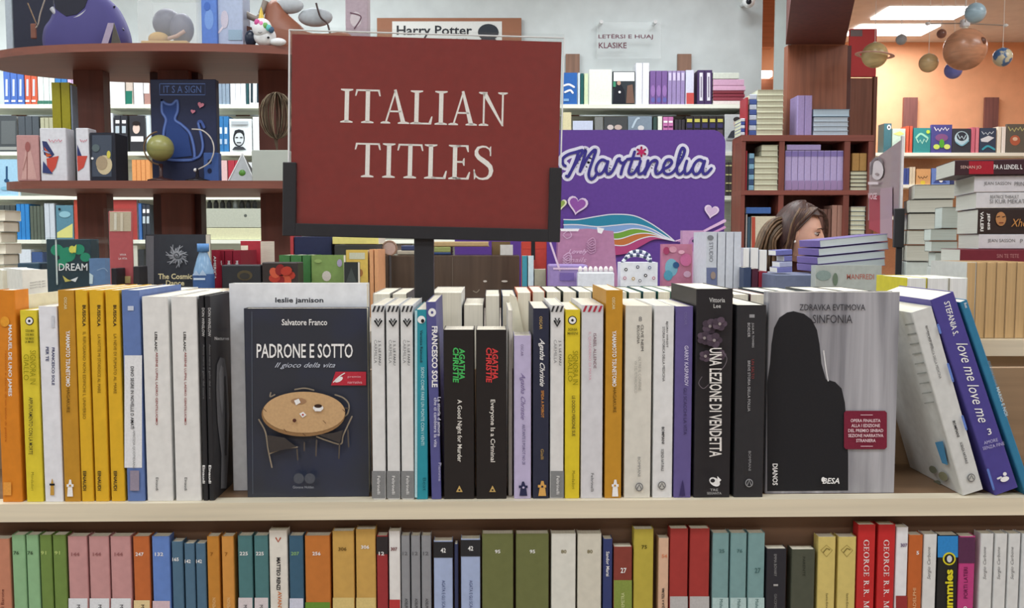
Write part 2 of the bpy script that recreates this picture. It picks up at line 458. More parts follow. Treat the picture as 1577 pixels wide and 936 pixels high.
for i, (x, y, w, h) in enumerate(LAMPS):
    if i not in (19, 20): continue
    o = MB().box(x - w / 2, x + w / 2, y - h / 2, y + h / 2, CEIL - .015, CEIL - .001, M(255, 255, 255, .5, 'emit')).build('ceiling_light')
    if i == 19: l = 'bright ceiling light panel above the planets, higher of the two in view'
    elif i == 20: l = 'bright ceiling light panel just over the orange wall, lower of the two in view'
    else: l = 'ceiling light panel out of view over the shop floor'
    tag(o, l, 'ceiling light', 'ceiling light panels')
# ceiling seams and the timber coloured beam band by the orange wall
sbox('trim_1', XW, XR, 5.0, 5.12, CEIL - .05, CEIL - .001, M(196, 150, 112, .7, 'woodx'))
# ================================================================ FRONT GONDOLA (frame N)
ZS = nat(788, 768, 0).z
ZB2 = nat(788, 795, 0).z
GX0, GX1 = -.85, .95
def nbox(name, x0, x1, y0, y1, z0, z1, m, parent):
    return MB().box(x0, x1, y0, y1, z0, z1, m).build(name, parent)
g = thing('display_shelf_unit', 'double-sided bookshop shelf unit in front with cream edged shelf holding the nearest books', 'shelf', None, N.copy())
SURF = M(118, 92, 68, .5, 'woodx')
MB().box(GX0, GX1, -.0085, .0125, ZB2, ZS, EDGE).build('shelf_edge', g)
nbox('shelf_board', GX0, GX1, .0125, .50, ZB2 + .002, ZS - .0002, SURF, g)
ZLT = nat(788, 825, 0).z
ZL = ZLT - .205
nbox('fascia', GX0, GX1, .0185, .034, ZL, ZB2, M(108, 80, 60, .6, 'woodx'), g)
nbox('divider_panel', GX0, GX1, .147, .157, ZS, ZS + .125, TAN, g)
nbox('lower_shelf', GX0, GX1, -.0085, .30, ZL - .024, ZL, EDGE, g)
nbox('back_panel', GX0, GX1, .262, .28, .1, ZB2, M(84, 58, 44, .6, 'woodx'), g)
for i, x in enumerate((GX0 - .02, GX1)):
    nbox('end_panel', x, x + .02, -.008, .5, 0, ZS, EDGE, g)
nbox('base', GX0, GX1, .02, .5, 0, .1, EDGE, g)

INK = M(34, 34, 38, .6, 'print'); WH = M(240, 240, 240, .6, 'print'); GREYI = M(120, 120, 122, .6, 'print'); GOLDI = M(206, 170, 96, .6, 'print')
def P_(*c): return M(*c, .6, 'print') if len(c) == 3 else M(*c)
def nb(x0, x1, yt, col, label, group=None, dep=.135, yy=0.0, o='spine', pm=None, yb=768, name='book', zb=None, lean=0, ym=None):
    cm = col if not isinstance(col, tuple) else M(*col)
    cx, w, h, z = px_box(x0, x1, yt, yy, ZS if zb is None else zb, True, ym or (yt + yb) / 2)
    Mx = N @ T(cx, yy, z + .0003)
    if lean: Mx = Mx @ Matrix.Rotation(lean, 4, 'Y')
    r = make_book(Mx, w - .0006, h, dep, o, cm, pm or PAGE, label, group, True, name)
    return r, Face(r, NY * (yy - .00005), NY)
SPN = 'paperbacks on the front shelf'
# 1 orange
r, f = nb(-3, 28.5, 447, (226, 132, 26), 'bright orange paperback spine at the left end of the front shelf', SPN, dep=.03)
f.text('MANUEL DE UNO JAMES', 15, 555, 110, 7, WH, 90, .02).text('racconti e storie di un anno di pietra', 9, 610, 140, 4, P_(196, 100, 20), 90)
f.ell(8, 495, 7, 8, P_(240, 160, 40)); f.rect(6, 742, 18, 762, P_(240, 160, 60))
# cream book behind 1/2
r, f = nb(30, 62, 456, (232, 226, 196), 'cream paperback standing behind the yellow one at the left end', SPN, yy=.004, dep=.12) if False else (None, None)
r, f = nb(35, 61.5, 478, (230, 208, 44), 'lime yellow paperback with round black and white emblem, second spine from the left end', SPN)
f.ell(45.5, 494, 6.5, 6.5, INK).ell(45.5, 494, 5.2, 5.2, WH).ell(45.5, 494, 2, 2, INK)
for k, y in enumerate((509, 515, 521, 526)): f.text('SONIA MARI'[k:], 46.5, y, 13, 4, P_(90, 86, 20), 0, .01)
f.text('SIGNORA IN', 52, 565, 52, 9, P_(150, 140, 10), 90, 0).text('GIALLO', 42, 565, 40, 8, P_(150, 140, 10), 90, 0)
f.text('APPUNTAMENTO CON LA MORTE', 49, 655, 88, 6, INK, 90, .01).text('Mondadori', 52, 740, 28, 4, P_(120, 112, 12), 90)
r, f = nb(63.5, 92.5, 472, (226, 228, 236), 'white paperback with small navy title and pencil-like emblem between yellow and gold spines', SPN)
f.text('FRANCESCO SOLE', 82, 564, 58, 4.5, P_(50, 60, 110), 90, .02).text('PER TE', 73, 545, 22, 4.5, P_(50, 60, 110), 90, .02)
f.rect(80, 486, 84, 504, P_(200, 204, 214)); f.poly([(78, 762), (84, 762), (83.5, 748), (81.5, 737), (80.5, 737), (78.5, 748)], P_(206, 156, 60)); f.rect(77, 744, 85, 747, INK)
r, f = nb(93.5, 119.3, 447, (200, 142, 34), 'dark golden paperback with white lettering and white pencil-like emblem near the left end', SPN)
f.text('OSCAR', 101, 467, 19, 4.5, P_(230, 214, 160), 90, .02).text('YAMAMOTO TSUNETOMO', 105, 552, 86, 6.5, WH, 90, .02).text('HAGAKURE', 105.5, 616, 38, 5, P_(90, 64, 14), 90)
f.poly([(104, 764), (113, 764), (112, 750), (110, 738), (107.5, 738), (105, 750)], WH); f.rect(103.5, 745, 114, 749, WH); f.ell(108.7, 747, 1.6, 1.6, P_(200, 142, 34))
for i, (a, b) in enumerate(((120, 139.2), (141.5, 163.2), (166, 188))):
    r, f = nb(a, b, 447, (230, 178, 30), 'yellow-gold paperback with small black title, %s of three left of the blue spine' % nth(i, 3), SPN)
    c = (a + b) / 2
    f.text('BUSSOLA', c, 486, 33, 5, INK, 90, .02)
    f.text(('IL RIFUGIANO NON EDIFICHI L UNIVERSO', 'LA NOTTE MI STORDISCE AL MARE', 'LA NEVE DI FUMATO AL MARE')[i], c + .5, (578, 560, 560)[i], (134, 90, 92)[i], 4.5, P_(120, 90, 20), 90)
    f.text('EINAUDI', c + 1, 740, 30, 5, INK, 90, .02)
r, f = nb(191, 219, 447, (94, 122, 184), 'blue paperback spine with a tall white middle panel', SPN)
f.rect(191.8, 547, 218.8, 720, P_(228, 230, 234)); f.rect(197, 471, 206, 478, P_(196, 206, 226))
f.text('DINO SEGRE IN NOVELLE D AMATI', 204, 612, 96, 5, INK, 90, .01).text('L AMICIZIA QUOTIDIANA', 206.5, 690, 64, 4, GREYI, 90); f.rect(201, 724, 215, 755, P_(150, 140, 160))
for i, (a, b) in enumerate(((222, 262.5), (266.5, 306.5))):
    r, f = nb(a, b, 457, (224, 224, 222), 'thick white paperback with red and black title, %s of two at left' % nth(i, 2), SPN)
    c = (a + b) / 2 - 2
    f.text('LEBLANC', c, 526, 30, 4, INK, 90, .02).text('ARSENE LUPIN, LADRO GENTILUOMO', c + 1, 598, 112, 4, P_(150, 40, 40), 90, .01).text('Einaudi', c + 2, 745, 20, 4, INK, 90)
for i, (a, b) in enumerate(((309, 317.2), (318.2, 327))):
    r, f = nb(a, b, 456, (42, 42, 46), 'thin black paperback spine, %s of the two beside the thick white ones' % nth(i, 2), SPN, dep=.088)
    c = (a + b) / 2
    f.text('DON WINSLOW', c, 496, 44, 4.2, P_(200, 200, 200), 90, .01).text('Anno nero il gelo del cuore', c + .5, 572, 84, 3.6, GREYI, 90).text('Einaudi', c + 1, 730, 28, 4, WH, 90, .02)
# its right cover is seen: statue-like print
ra = nat(327, 615, 0); X12 = N @ Vector((ra.x - .0003, 0, 0)); NX = (N @ Vector((1, 0, 0)) - N @ Vector()).normalized()
f = Face(r, X12 + NX * .0, NX)
f.text('PAVESE', 341, 508, 18, 5, P_(70, 70, 80), 0).text('Nocturnes', 341, 521, 22, 5, WH, 0, .01)
f.poly([(338, 550), (345, 552), (349, 580), (352, 640), (351, 700), (348, 752), (339, 752), (340, 700), (334, 650), (332, 600), (333, 562)], P_(112, 112, 116)).poly([(339, 562), (343, 566), (344, 600), (341, 640), (337, 610), (336, 575)], P_(140, 140, 144)).line([(345, 580), (347, 640), (346, 700)], 2.5, P_(70, 70, 74))

# --- face-out: Padrone e Sotto and the white one behind it
r, f = nb(355.5, 567, 437, (222, 226, 232), 'white paperback facing out behind the dark navy cover, only its top showing', 'paperbacks facing out', dep=.022, yy=.040, o='cover')
f.text('leslie jamison', 461, 463, 74, 10, P_(52, 56, 66), 0, .02)
r, f = nb(377.5, 567, 475, M(48, 52, 62, .35, 'glow'), 'dark navy cover facing out with a round wooden table and chairs printed on it', 'paperbacks facing out', dep=.018, yy=.013, o='cover', yb=764)
f.line([(388, 480), (388.5, 620), (389.5, 760)], 1.3, P_(84, 92, 106))
f.text('Salvatore Franco', 469, 496, 70, 9.5, WH, 0, .012)
f.text('PADRONE E SOTTO', 469.5, 540, 148, 22, WH, 0, .012).text('Il gioco della vita', 470, 563, 93, 10, P_(196, 204, 220), 0, 0, .5)
f.poly([(517, 572), (564, 572), (564, 593), (510, 593)], P_(200, 44, 62))
f.ell(522, 584, 7, 3.5, WH, 12, -.5).line([(514, 588), (522, 580), (531, 574)], 1.5, WH).text('premio', 546, 580, 20, 4, P_(236, 180, 190)).text('narrativa', 547, 588, 22, 4, P_(236, 180, 190))
CH = P_(150, 136, 116); CH2 = P_(92, 82, 74)
for q in ([(418, 604), (417, 610), (424, 607)], [(455, 599), (470, 597), (484, 600)], [(517, 607), (530, 612), (538, 622), (536, 636), (528, 642)], [(525, 626), (537, 628)], [(400, 645), (410, 664), (414, 690), (420, 718)], [(417, 697), (436, 690), (459, 687)], [(489, 671), (508, 678), (526, 682), (530, 668), (543, 640)], [(524, 682), (523, 704)], [(470, 680), (470, 692)], [(537, 660), (538, 686)], [(459, 690), (460, 706)], [(489, 676), (488, 700)]):
    f.line(q, 2.2, CH if len(q) > 2 else CH2)
f.poly([(413, 668), (440, 672), (458, 686), (418, 695)], P_(66, 60, 58)).poly([(492, 668), (518, 664), (530, 660), (525, 680)], P_(66, 60, 58))
f.ell(469, 636, 64, 34, P_(150, 112, 72), 40).ell(470, 633, 63, 31.5, P_(204, 164, 116), 40)
f.ell(462, 616, 12, 5, P_(170, 128, 92), 16).poly([(455, 615), (462, 612), (465, 618), (458, 622)], WH).poly([(463, 635), (469, 632), (474, 637), (468, 641)], WH).ell(468.5, 636.5, 1.6, 1.6, P_(190, 60, 50), 8)
f.ell(492, 626, 8, 5, WH, 16).ell(492, 623, 6, 2.8, P_(60, 40, 32), 16).rect(487, 626, 497, 631, WH).ell(456, 645, 3, 3, P_(90, 50, 40), 8)
for x, y in ((409, 627), (440, 658), (500, 645), (530, 628), (469, 664)): f.line([(x, y), (x + 4, y + 4)], 1, P_(110, 76, 50))
f.ell(463, 733, 8, 8, P_(80, 84, 94)).ell(480, 733, 8, 8, P_(80, 84, 94)).text('Giovane Holden', 470, 746, 32, 4, P_(150, 156, 166))
# --- three striped white ones
def stripes(f, a, b, y0, y1, m):
    n = max(2, round((b - a) / 7)); w = (b - a) / n
    for k in range(n): f.poly([(a + k * w + .3, y1), (a + k * w + w * .5, y1), (a + k * w + w, y0), (a + k * w + w * .5 + .3, y0)], m)
for i, (a, b) in enumerate(((572.3, 593), (595.3, 615.3), (617.3, 637))):
    r, f = nb(a, b, 470, (220, 221, 221), 'white grey-footed paperback with black striped head, %s of three right of navy cover' % nth(i, 3), SPN)
    c = (a + b) / 2
    f.rect(a + .5, 725, b + .2, 767, P_(132, 134, 136)); stripes(f, a + .5, b - .5, 471, 480, P_(50, 50, 54))
    f.line([(c - 5, 494), (c, 502), (c + 5, 494)], 3, INK, False).line([(c - 3, 491), (c, 496), (c + 3, 491)], 2, INK, False)
    f.text('J. S. LE FANU', c + 2, 543, 38, 4.5, INK, 90, .01).text('CARMILLA', c - 4, 541, 36, 4.5, GREYI, 90).text('Feltrinelli', c + 1, 746, 28, 4.5, WH, 90)
r, f = nb(640, 658.3, 477, (34, 148, 168), 'teal paperback with white emblem at its head, right of the striped white trio', SPN)
f.rect(638.8, 478, 642.5, 766, P_(176, 216, 226)); f.ell(649, 492, 6, 6, WH).ell(651, 494, 2.6, 3, INK)
f.text('Veronica Raimondi', 649, 533, 50, 4, INK, 90, .01).text('SONO COME FARE UN PONTE CON I VENTI', 651, 625, 120, 5, P_(186, 226, 232), 90, .01).text('Beat', 654, 745, 20, 5, P_(20, 100, 116), 90)
r, f = nb(663.5, 679.3, 465, (84, 84, 148), 'violet-blue paperback leaning left, titled in white, beside the teal one', SPN, lean=math.radians(-1.3))
f.ell(665.5, 481, 6, 6.5, WH).ell(665.5, 481, 2, 2.2, P_(84, 84, 148)); f.text('FRANCESCO SOLE', 669.5, 549, 94, 9, WH, 90, .03)
f.text('La storia d amore', 676.5, 641, 60, 5, P_(214, 214, 236), 90, .01).text('che ci cambiera la vita', 671, 650, 76, 5, P_(214, 214, 236), 90, .01).text('Piemme', 677.5, 726, 28, 4.5, P_(190, 190, 220), 90)
AGM = []
for i, (a, b, c1, t2, c0) in enumerate(((683, 730.5, P_(70, 196, 96), 'A Good Night for Murder', 706), (733, 780.5, P_(226, 60, 62), 'Everyone Is a Criminal', 757))):
    r, f = nb(a, b, 508, (38, 34, 34), 'thick black paperback with author in %s capitals, a small gold triangle at its foot' % ('green', 'red')[i], SPN, dep=.05)
    f.text('AGATHA', c0 + 5.5, 560, 48, 9, c1, 90, .03, .1).text('CHRISTIE', c0 - 4, 562, 54, 9, c1, 90, .03, .1)
    f.text(t2, c0 + 1, 663, 96, 9, P_(232, 228, 220), 90, .012)
    f.poly([(c0 - 3.5, 757), (c0 + 6.5, 757), (c0 + 1.5, 747)], GOLDI).ell(c0 + 1.5, 754, 1.5, 1.5, INK, 8)
r, f = nb(782.3, 789.6, 478, (210, 206, 196), 'slim greyish paperback squeezed between the black and the lilac spines', SPN, yy=.012)
r, f = nb(791.3, 818.3, 517, (188, 178, 216), 'short pale lilac paperback with handwritten purple author name and navy pencil emblem', SPN, dep=.05)
f.text('OSCAR', 804, 539, 18, 4, P_(130, 118, 160), 90).text('Agatha Christie', 804.5, 610, 72, 9, P_(118, 100, 156), 90, 0, .5).text('AIUTANTE E POIROT NO 28', 806.5, 684, 62, 4.5, P_(90, 80, 130), 90)
f.poly([(800, 763), (812, 763), (810, 750), (807, 741), (804, 741), (802, 750)], P_(44, 46, 84)).rect(799, 747, 812.5, 751, P_(44, 46, 84)).ell(806, 750, 1.8, 1.8, P_(188, 178, 216), 8)
r, f = nb(820.5, 845.7, 475, (44, 48, 70), 'dark navy paperback with white handwritten author name and orange title', SPN, dep=.125)
f.text('OSCAR', 833, 497, 20, 4.5, GOLDI, 90, .01).text('Agatha Christie', 834, 558, 74, 10, WH, 90, .012, .5).text('SFIDA A POIROT', 835.5, 622, 42, 4.5, P_(214, 140, 60), 90, .02).text('Gialli', 835, 699, 16, 4.5, P_(200, 160, 80), 90)
f.poly([(829, 763), (841, 763), (839.5, 751), (837, 740), (833.5, 740), (831, 751)], P_(226, 170, 84)).rect(828.5, 746, 841, 750, P_(226, 170, 84)).ell(835, 748.5, 1.8, 1.8, P_(44, 48, 70), 8)
r, f = nb(847, 868.5, 470, (221, 221, 221), 'single white paperback with black striped head and grey foot, between navy and yellow spines', SPN)
f.rect(848, 725, 868.3, 766, P_(132, 134, 136)); stripes(f, 848, 868, 471, 480, P_(60, 60, 62)); c = 858
f.line([(c - 4, 494), (c, 502), (c + 4, 494)], 3, INK, False).line([(c - 3, 490), (c, 496), (c + 3, 490)], 2, INK, False)
f.text('J. S. LE FANU', c + 4, 543, 38, 4.5, INK, 90, .01).text('CARMILLA', c - 3, 541, 36, 4.5, GREYI, 90).text('Feltrinelli', c + 1, 746, 28, 4.5, WH, 90)
r, f = nb(870, 893.3, 477, (230, 204, 34), 'lemon yellow paperback with round emblem, right of centre beside the red-striped white one', SPN)
f.ell(881.5, 493, 6.8, 6.8, INK).ell(881.5, 493, 5.4, 5.4, WH).ell(881.5, 493, 2, 2, INK)
f.text('SONIA', 882, 507, 14, 4, P_(90, 86, 20), 0, .01).text('MARINI', 882, 513, 16, 4, P_(90, 86, 20), 0, .01).text('SIGNORA IN', 886, 566, 52, 8, P_(150, 140, 10), 90).text('GIALLO', 878, 566, 42, 7, P_(150, 140, 10), 90)
f.text('LE DODICI PERSONE SUE', 883, 640, 62, 5, INK, 90, .01).text('Mondadori', 883, 738, 28, 4.5, P_(110, 100, 12), 90)
r, f = nb(894.7, 928.8, 470, (212, 212, 218), 'white paperback with red diagonal stripes at its head, beside the dark golden one', SPN)
stripes(f, 897, 928, 470.6, 480, P_(186, 44, 66)); f.text('ISABEL ALLENDE', 916, 540, 54, 4.5, P_(120, 60, 80), 90).text('IL QUADERNO DI MAYA', 908, 548, 74, 4.5, P_(216, 150, 170), 90).text('Feltrinelli', 912, 742, 28, 4.5, INK, 90)
r, f = nb(932, 958.3, 447, (204, 144, 34), 'dark golden paperback with white lettering, right of the red-striped white spine', SPN)
f.text('OSCAR', 945, 467, 19, 4.5, P_(230, 214, 160), 90, .02).text('YAMAMOTO TSUNETOMO', 946, 552, 86, 6.5, WH, 90, .02).text('HAGAKURE', 946.5, 616, 38, 5, P_(90, 64, 14), 90)
f.poly([(942.5, 764), (952, 764), (951, 750), (949, 738), (946, 738), (943.5, 750)], WH).rect(942, 745, 952.5, 749, WH).ell(947, 747, 1.6, 1.6, P_(204, 144, 34))
def roundel(f, x, y, m=GREYI):
    f.ell(x, y, 6, 6.5, m, 16).ell(x, y, 4.6, 5, P_(190, 190, 184), 16).line([(x - 3, y + 2), (x, y - 4), (x + 3, y + 2)], 1.5, m, False)
r, f = nb(962, 1003.3, 471, (216, 213, 202), 'thick cream-white paperback with faint grey title, right of the golden spine', SPN)
f.text('8', 986, 491, 5, 7, GREYI).text('CLIVE NEIM', 989, 520, 40, 4, INK, 90).text('BOLOGNA', 983, 515, 28, 4, INK, 90).text('OLTRE IL CONFINE', 985, 575, 52, 4, P_(170, 168, 160), 90).text('VIA DEL PETRARCHESCO', 979, 580, 50, 4, P_(170, 168, 160), 90).text('BOMPIANI', 984, 718, 30, 4, GREYI, 90); roundel(f, 984, 749)
r, f = nb(1006, 1037, 471, (222, 223, 224), 'off-white paperback with small black title beside the lavender-purple spine', SPN)
f.text('BJORN WINZIT', 1027, 515, 40, 3.8, INK, 90).text('STORIA STORICA DELLA MEDICINA', 1022, 545, 84, 3.8, INK, 90).text('BOMPIANI', 1021, 670, 26, 4, INK, 90, .02).text('SCIENZA NATURALE', 1020, 708, 34, 4, INK, 90, .01); roundel(f, 1019, 747)
r, f = nb(1038.7, 1066, 472, (98, 86, 150), 'purple paperback with pale author name left of the thickest black paperback', SPN)
f.text('OSCAR', 1056, 490, 20, 4, P_(130, 118, 176), 90).text('GARRY KASPAROV', 1057, 563, 62, 6, P_(214, 208, 240), 90, .01).text('GLI SCACCHI LA VITA', 1055, 633, 72, 5, P_(66, 56, 104), 90); f.poly([(1046, 763), (1055, 763), (1053, 748), (1051, 738), (1049, 748)], P_(60, 50, 104))
r, f = nb(1070, 1126.8, 445, (42, 40, 44), 'thickest black paperback with a title in tall condensed white capitals and flower print', SPN, dep=.142)
FL = [P_(76, 62, 76), P_(92, 76, 92), P_(160, 150, 150)]
for x, y, s_ in ((1093, 502, 13), (1084, 520, 12), (1107, 498, 12), (1098, 523, 13), (1084, 547, 10), (1107, 545, 9)):
    for k in range(5): f.ell(x + s_ * .5 * math.cos(k * 1.257), y + s_ * .5 * math.sin(k * 1.257), s_ * .5, s_ * .42, FL[(k + int(x)) % 2], 10)
    f.ell(x, y, 2.4, 2.4, FL[2], 8)
f.line([(1100, 575), (1112, 562), (1116, 550), (1110, 540)], .9, P_(120, 110, 120)); f.line([(1078, 578), (1073, 588), (1080, 596), (1088, 590)], .9, P_(120, 110, 120))
f.text('Vittoria', 1101, 461, 24, 7, P_(200, 200, 200), 0, .01).text('Lee', 1101, 470, 11, 6, P_(200, 200, 200), 0, .01)
f.text('UNA LEZIONE DI VENDETTA', 1098.5, 617, 166, 19, P_(232, 228, 224), 90, .015)
f.ell(1097, 738, 9, 6, WH, 14, .6).ell(1094, 736, 3.6, 3, P_(42, 40, 44), 10).poly([(1101, 729), (1107, 735), (1101, 741)], WH).text('TRE', 1096, 750, 12, 3.5, P_(190, 190, 190)).text('SESSANTA', 1096, 755, 22, 3.5, P_(190, 190, 190))
r, f = nb(1132, 1178, 470, (46, 46, 50), 'black paperback with small grey and red title, next to the silhouette cover', SPN)
f.rect(1154, 484, 1162, 489, P_(150, 150, 154)).text('JULIA M. TOWERS', 1159, 516, 38, 4, P_(190, 190, 194), 90).text('BORDER', 1153, 508, 22, 4, P_(190, 190, 194), 90).text('UN SALTO', 1159, 568, 30, 4, P_(150, 60, 60), 90).text('BREVE STORIA DELLA FOLLIA', 1153, 594, 78, 4, P_(170, 170, 174), 90, .01).text('BOMPIANI', 1154, 709, 30, 4, P_(150, 150, 154), 90)
f.ell(1153, 743, 6, 6.5, P_(150, 150, 154), 16).ell(1153, 743, 4.6, 5, P_(46, 46, 50), 16).line([(1150, 746), (1153, 738), (1156, 746)], 1.5, P_(150, 150, 154), False)
# --- Sinfonia
r, f = nb(1180.5, 1381.5, 450, M(158, 158, 164, .4, 'streak'), 'grey streaked cover facing out with a dark hooded silhouette and a dark red square sticker', 'paperbacks facing out', dep=.02, yy=.014, o='cover', yb=759)
f.poly([(1181.5, 588), (1186, 560), (1188, 530), (1192, 505), (1200, 489), (1212, 481), (1222, 479), (1238, 483), (1250, 492), (1258, 508), (1262, 530), (1265, 560), (1272, 584), (1286, 588), (1296, 598), (1301, 620), (1304, 660), (1306, 700), (1306, 755), (1181.5, 756)], P_(36, 36, 40))
f.rect(1182.5, 592, 1186, 754, P_(36, 36, 40))
f.line([(1268, 540), (1272, 570), (1275, 586)], 2, P_(220, 220, 222))
f.text('ZDRAVKA EVTIMOVA', 1281.5, 473, 101, 9.5, P_(56, 54, 60)).text('SINFONIA', 1281.5, 491, 61, 13, P_(56, 54, 60), 0, -.004)
q = [(1302, 632), (1362, 632), (1365, 635), (1365, 688), (1362, 691), (1302, 691), (1299, 688), (1299, 635)]
f.poly(q, P_(128, 32, 56))
for k, (t_, w_) in enumerate((('OPERA FINALISTA', 46), ('ALLA I EDIZIONE', 44), ('DEL PREMIO SINBAD', 54), ('SEZIONE NARRATIVA', 54), ('STRANIERA', 30))): f.text(t_, 1332, 647 + k * 7.6, w_, 5, P_(236, 206, 214), 0, .015)
f.line([(1324, 638), (1342, 638)], 1, P_(230, 190, 200), False).line([(1324, 686), (1342, 686)], 1, P_(230, 190, 200), False)
f.text('BESA', 1278, 739, 26, 9, WH, 0, .02, .25).ell(1266, 737, 3, 4, WH, 10); f.text('DIANOS', 1192, 729, 33, 8, WH, 90, .02)

# --- leaning ones at the right end
def leaning(TL, TR, BL, BR, col, label, dep, yy=0.0):
    a, b, c, d = nat(*BL, yy), nat(*BR, yy), nat(*TL, yy), nat(*TR, yy)
    up = Vector((c.x - a.x, 0, c.z - a.z)); h = (up.length + Vector((d.x - b.x, 0, d.z - b.z)).length) / 2
    w = math.hypot(b.x - a.x, b.z - a.z); ang = math.atan2(up.x, up.z)
    R = Matrix.Rotation(ang, 4, 'Y')
    Mx = N @ T(a.x, yy, ZS + .0004) @ R @ T(w / 2, 0, 0)
    r = make_book(Mx, w, h, dep, 'spine', M(*col), PAGE, label, SPN, True)
    side = (N @ R @ Vector((-1, 0, 0))).normalized()
    return r, Face(r, NY * (yy - .00005), NY), Face(r, (N @ Vector((a.x, yy, ZS + .0004))) , side), math.degrees(ang)
r, f, fs, an = leaning((1403.6, 479), (1428, 470), (1483, 759), (1515, 751), (206, 208, 206), 'whitish paperback leaning left at the right end, its pale cover turned to the gap', .13)
ro = 90 - 16
f.text('BJORN WINZIT', 1431, 519, 36, 4, INK, ro).text('STORIA STORICA DELLA MEDICINA', 1438, 547, 74, 4, GREYI, ro).text('BOMPIANI', 1472, 660, 26, 4, INK, ro, .02).text('SCIENZA NATURALE', 1484, 697, 34, 4, INK, ro, .01); roundel(f, 1495, 735)
for k in range(9):
    y = 500 + k * 15; fs.line([(1395 + k * 4, y), (1407 + k * 4.2, y - 2)], 2.0, P_(160, 164, 160), False)
fs.poly([(1443, 680), (1455, 678), (1463, 715), (1454, 712)], P_(70, 140, 190)); fs.ell(1440, 722, 7, 5, P_(120, 124, 104), 12, .8).ell(1456, 732, 8, 6, P_(140, 140, 110), 12, .8).ell(1447, 742, 6, 4, P_(110, 116, 100), 12)
r, f, fs, an = leaning((1434, 459), (1471, 442), (1533, 757), (1569, 747), (74, 66, 150), 'indigo paperback with flowing white title leaning left at the right end', .135)
f.text('STEFANIA S.', 1465, 490, 54, 9, WH, ro, .01).text('love me', 1489, 556, 62, 17, WH, ro - 1, 0, .4).text('love me', 1506, 620, 62, 17, WH, ro - 1, 0, .4)
f.text('3', 1523, 664, 6, 10, WH, -14, .01).text('AMORE', 1525, 679, 22, 5, P_(190, 186, 226), -14).text('SENZA FINE', 1529, 686, 34, 5, P_(190, 186, 226), -14)
f.ell(1546, 737, 7, 4, WH, 12, -.3).ell(1546, 729, 3, 3, WH, 10).line([(1540, 734), (1535, 736)], 3, WH)
for (x, y, l) in ((1443, 500, 12), (1458, 560, 26), (1480, 640, 20), (1519, 722, 30)): f.line([(x, y), (x + l * .3, y + l)], 3.5, P_(96, 130, 214), False)
r, f, fs, an = leaning((1478.5, 460), (1489, 455), (1580, 757), (1591, 752), (42, 122, 164), 'thin teal-blue paperback leaning at the far right end behind the indigo one', .14)
f.text('MARIO E NOI', 1543, 618, 46, 5, P_(190, 220, 236), 72, .01).text('EDIZIONI NUOVE', 1528, 575, 40, 4, P_(90, 160, 200), 72).text('Beat', 1487, 470, 8, 4, WH, 72)
# a dark book lies flat against the shelf under the leaning ones? only its shade shows, so nothing is built there
# ================================================================ LOWER SHELF
LOW = 'paperbacks on the lower shelf'
def lb(x0, x1, yt, col, label, band=None, num=None, numc=None, txt=None, dep=.0155, nat_n=None, bandtop=None, group=LOW):
    cm = M(*col); h_px = 1100
    cx, w, h, z = px_box(x0, x1, yt, 0.0, ZL, True, 880)
    r = make_book(N @ T(cx, 0, ZL + .0003), w - .0008, h, dep, 'spine', cm, PAGE, label, group, True)
    f = Face(r, NY * -.00005, NY); c = (x0 + x1) / 2
    xs = lambda x: x
    if band: f.rect(x0 + .7 + (3 if c < 400 else 0) * 0, band[0], x1 - .7, 1010, P_(*band[1]))
    if bandtop: f.rect(x0 - .0, yt + 1, x1 - .0, bandtop[0], P_(*bandtop[1]))
    if num:
        cc = c - (c - 788) * -.0006 * 10
        f.text(num, cc, (yt + 27) if num != '27' else 878, min(4.2 * len(num), (x1 - x0) * .55) if num != '27' else 9, 5.5 if num != '27' else 8, numc or WH, 0, .02)
    return r, f
r, f = lb(-12, 16.3, 830, (202, 130, 100), 'salmon-coloured paperback cut by the left edge, on the lower shelf'); f.text('Il Barone', 4, 922, 30, 5, P_(120, 60, 50), -90)
for i, (a, b, cl) in enumerate(((19, 40.3, (138, 186, 136)), (41.2, 61, (138, 186, 136)), (62, 81, (112, 142, 66)), (82, 103, (112, 142, 66)))):
    lb(a, b, 824, cl, ('pale mint green paperback on the lower shelf, left one of the two', 'pale mint green paperback on the lower shelf, right one of the two', 'leaf green paperback on the lower shelf, left one of the two', 'leaf green paperback on the lower shelf beside the pink ones')[i], None, ('76', '76', '91', '91')[i], P_(60, 90, 60) if i < 2 else P_(190, 210, 120))
for i, (a, b) in enumerate(((105, 135.5), (137.5, 169), (170.5, 202.5))):
    r, f = lb(a, b, 826, (200, 144, 144), 'dusty pink paperback with white foot, %s of the three on the lower shelf' % nth(i, 3), (921, (224, 228, 234)), '144', P_(160, 100, 100)); f.text('M', (a + b) / 2 + 1, 933, 5, 5, INK, 90)
r, f = lb(205.5, 231.5, 826, (202, 104, 48), 'orange paperback with cream foot beside the three pink ones, lower shelf', (924, (232, 206, 150)), '247', WH); f.text('M', 220, 933, 5, 5, INK, 90)
lb(234.5, 262.5, 826, (94, 132, 208), 'bright blue paperback with pinkish foot on the lower shelf', (925, (214, 186, 196)), '132', WH)
for i, (a, b, t) in enumerate(((264.7, 282.5, 834), (284, 300.5, 837), (301.5, 317.5, 837))):
    lb(a, b, t, (76, 112, 140), 'small slate blue paperback, %s of the three short ones on the lower shelf' % nth(i, 3), None, ('165', '142', '142')[i], WH)
for i, (a, b) in enumerate(((319, 338.5), (341.5, 360.8))):
    r, f = lb(a, b, 826, ((202, 132, 44), (216, 146, 62))[i], 'ochre paperback, %s of the pair between slate blue and sea green ones' % nth(i, 2), None, '7', P_(150, 90, 20)); f.text('SIMENON', (a + b) / 2 + 1, 930, 20, 5, P_(236, 200, 140), -90)
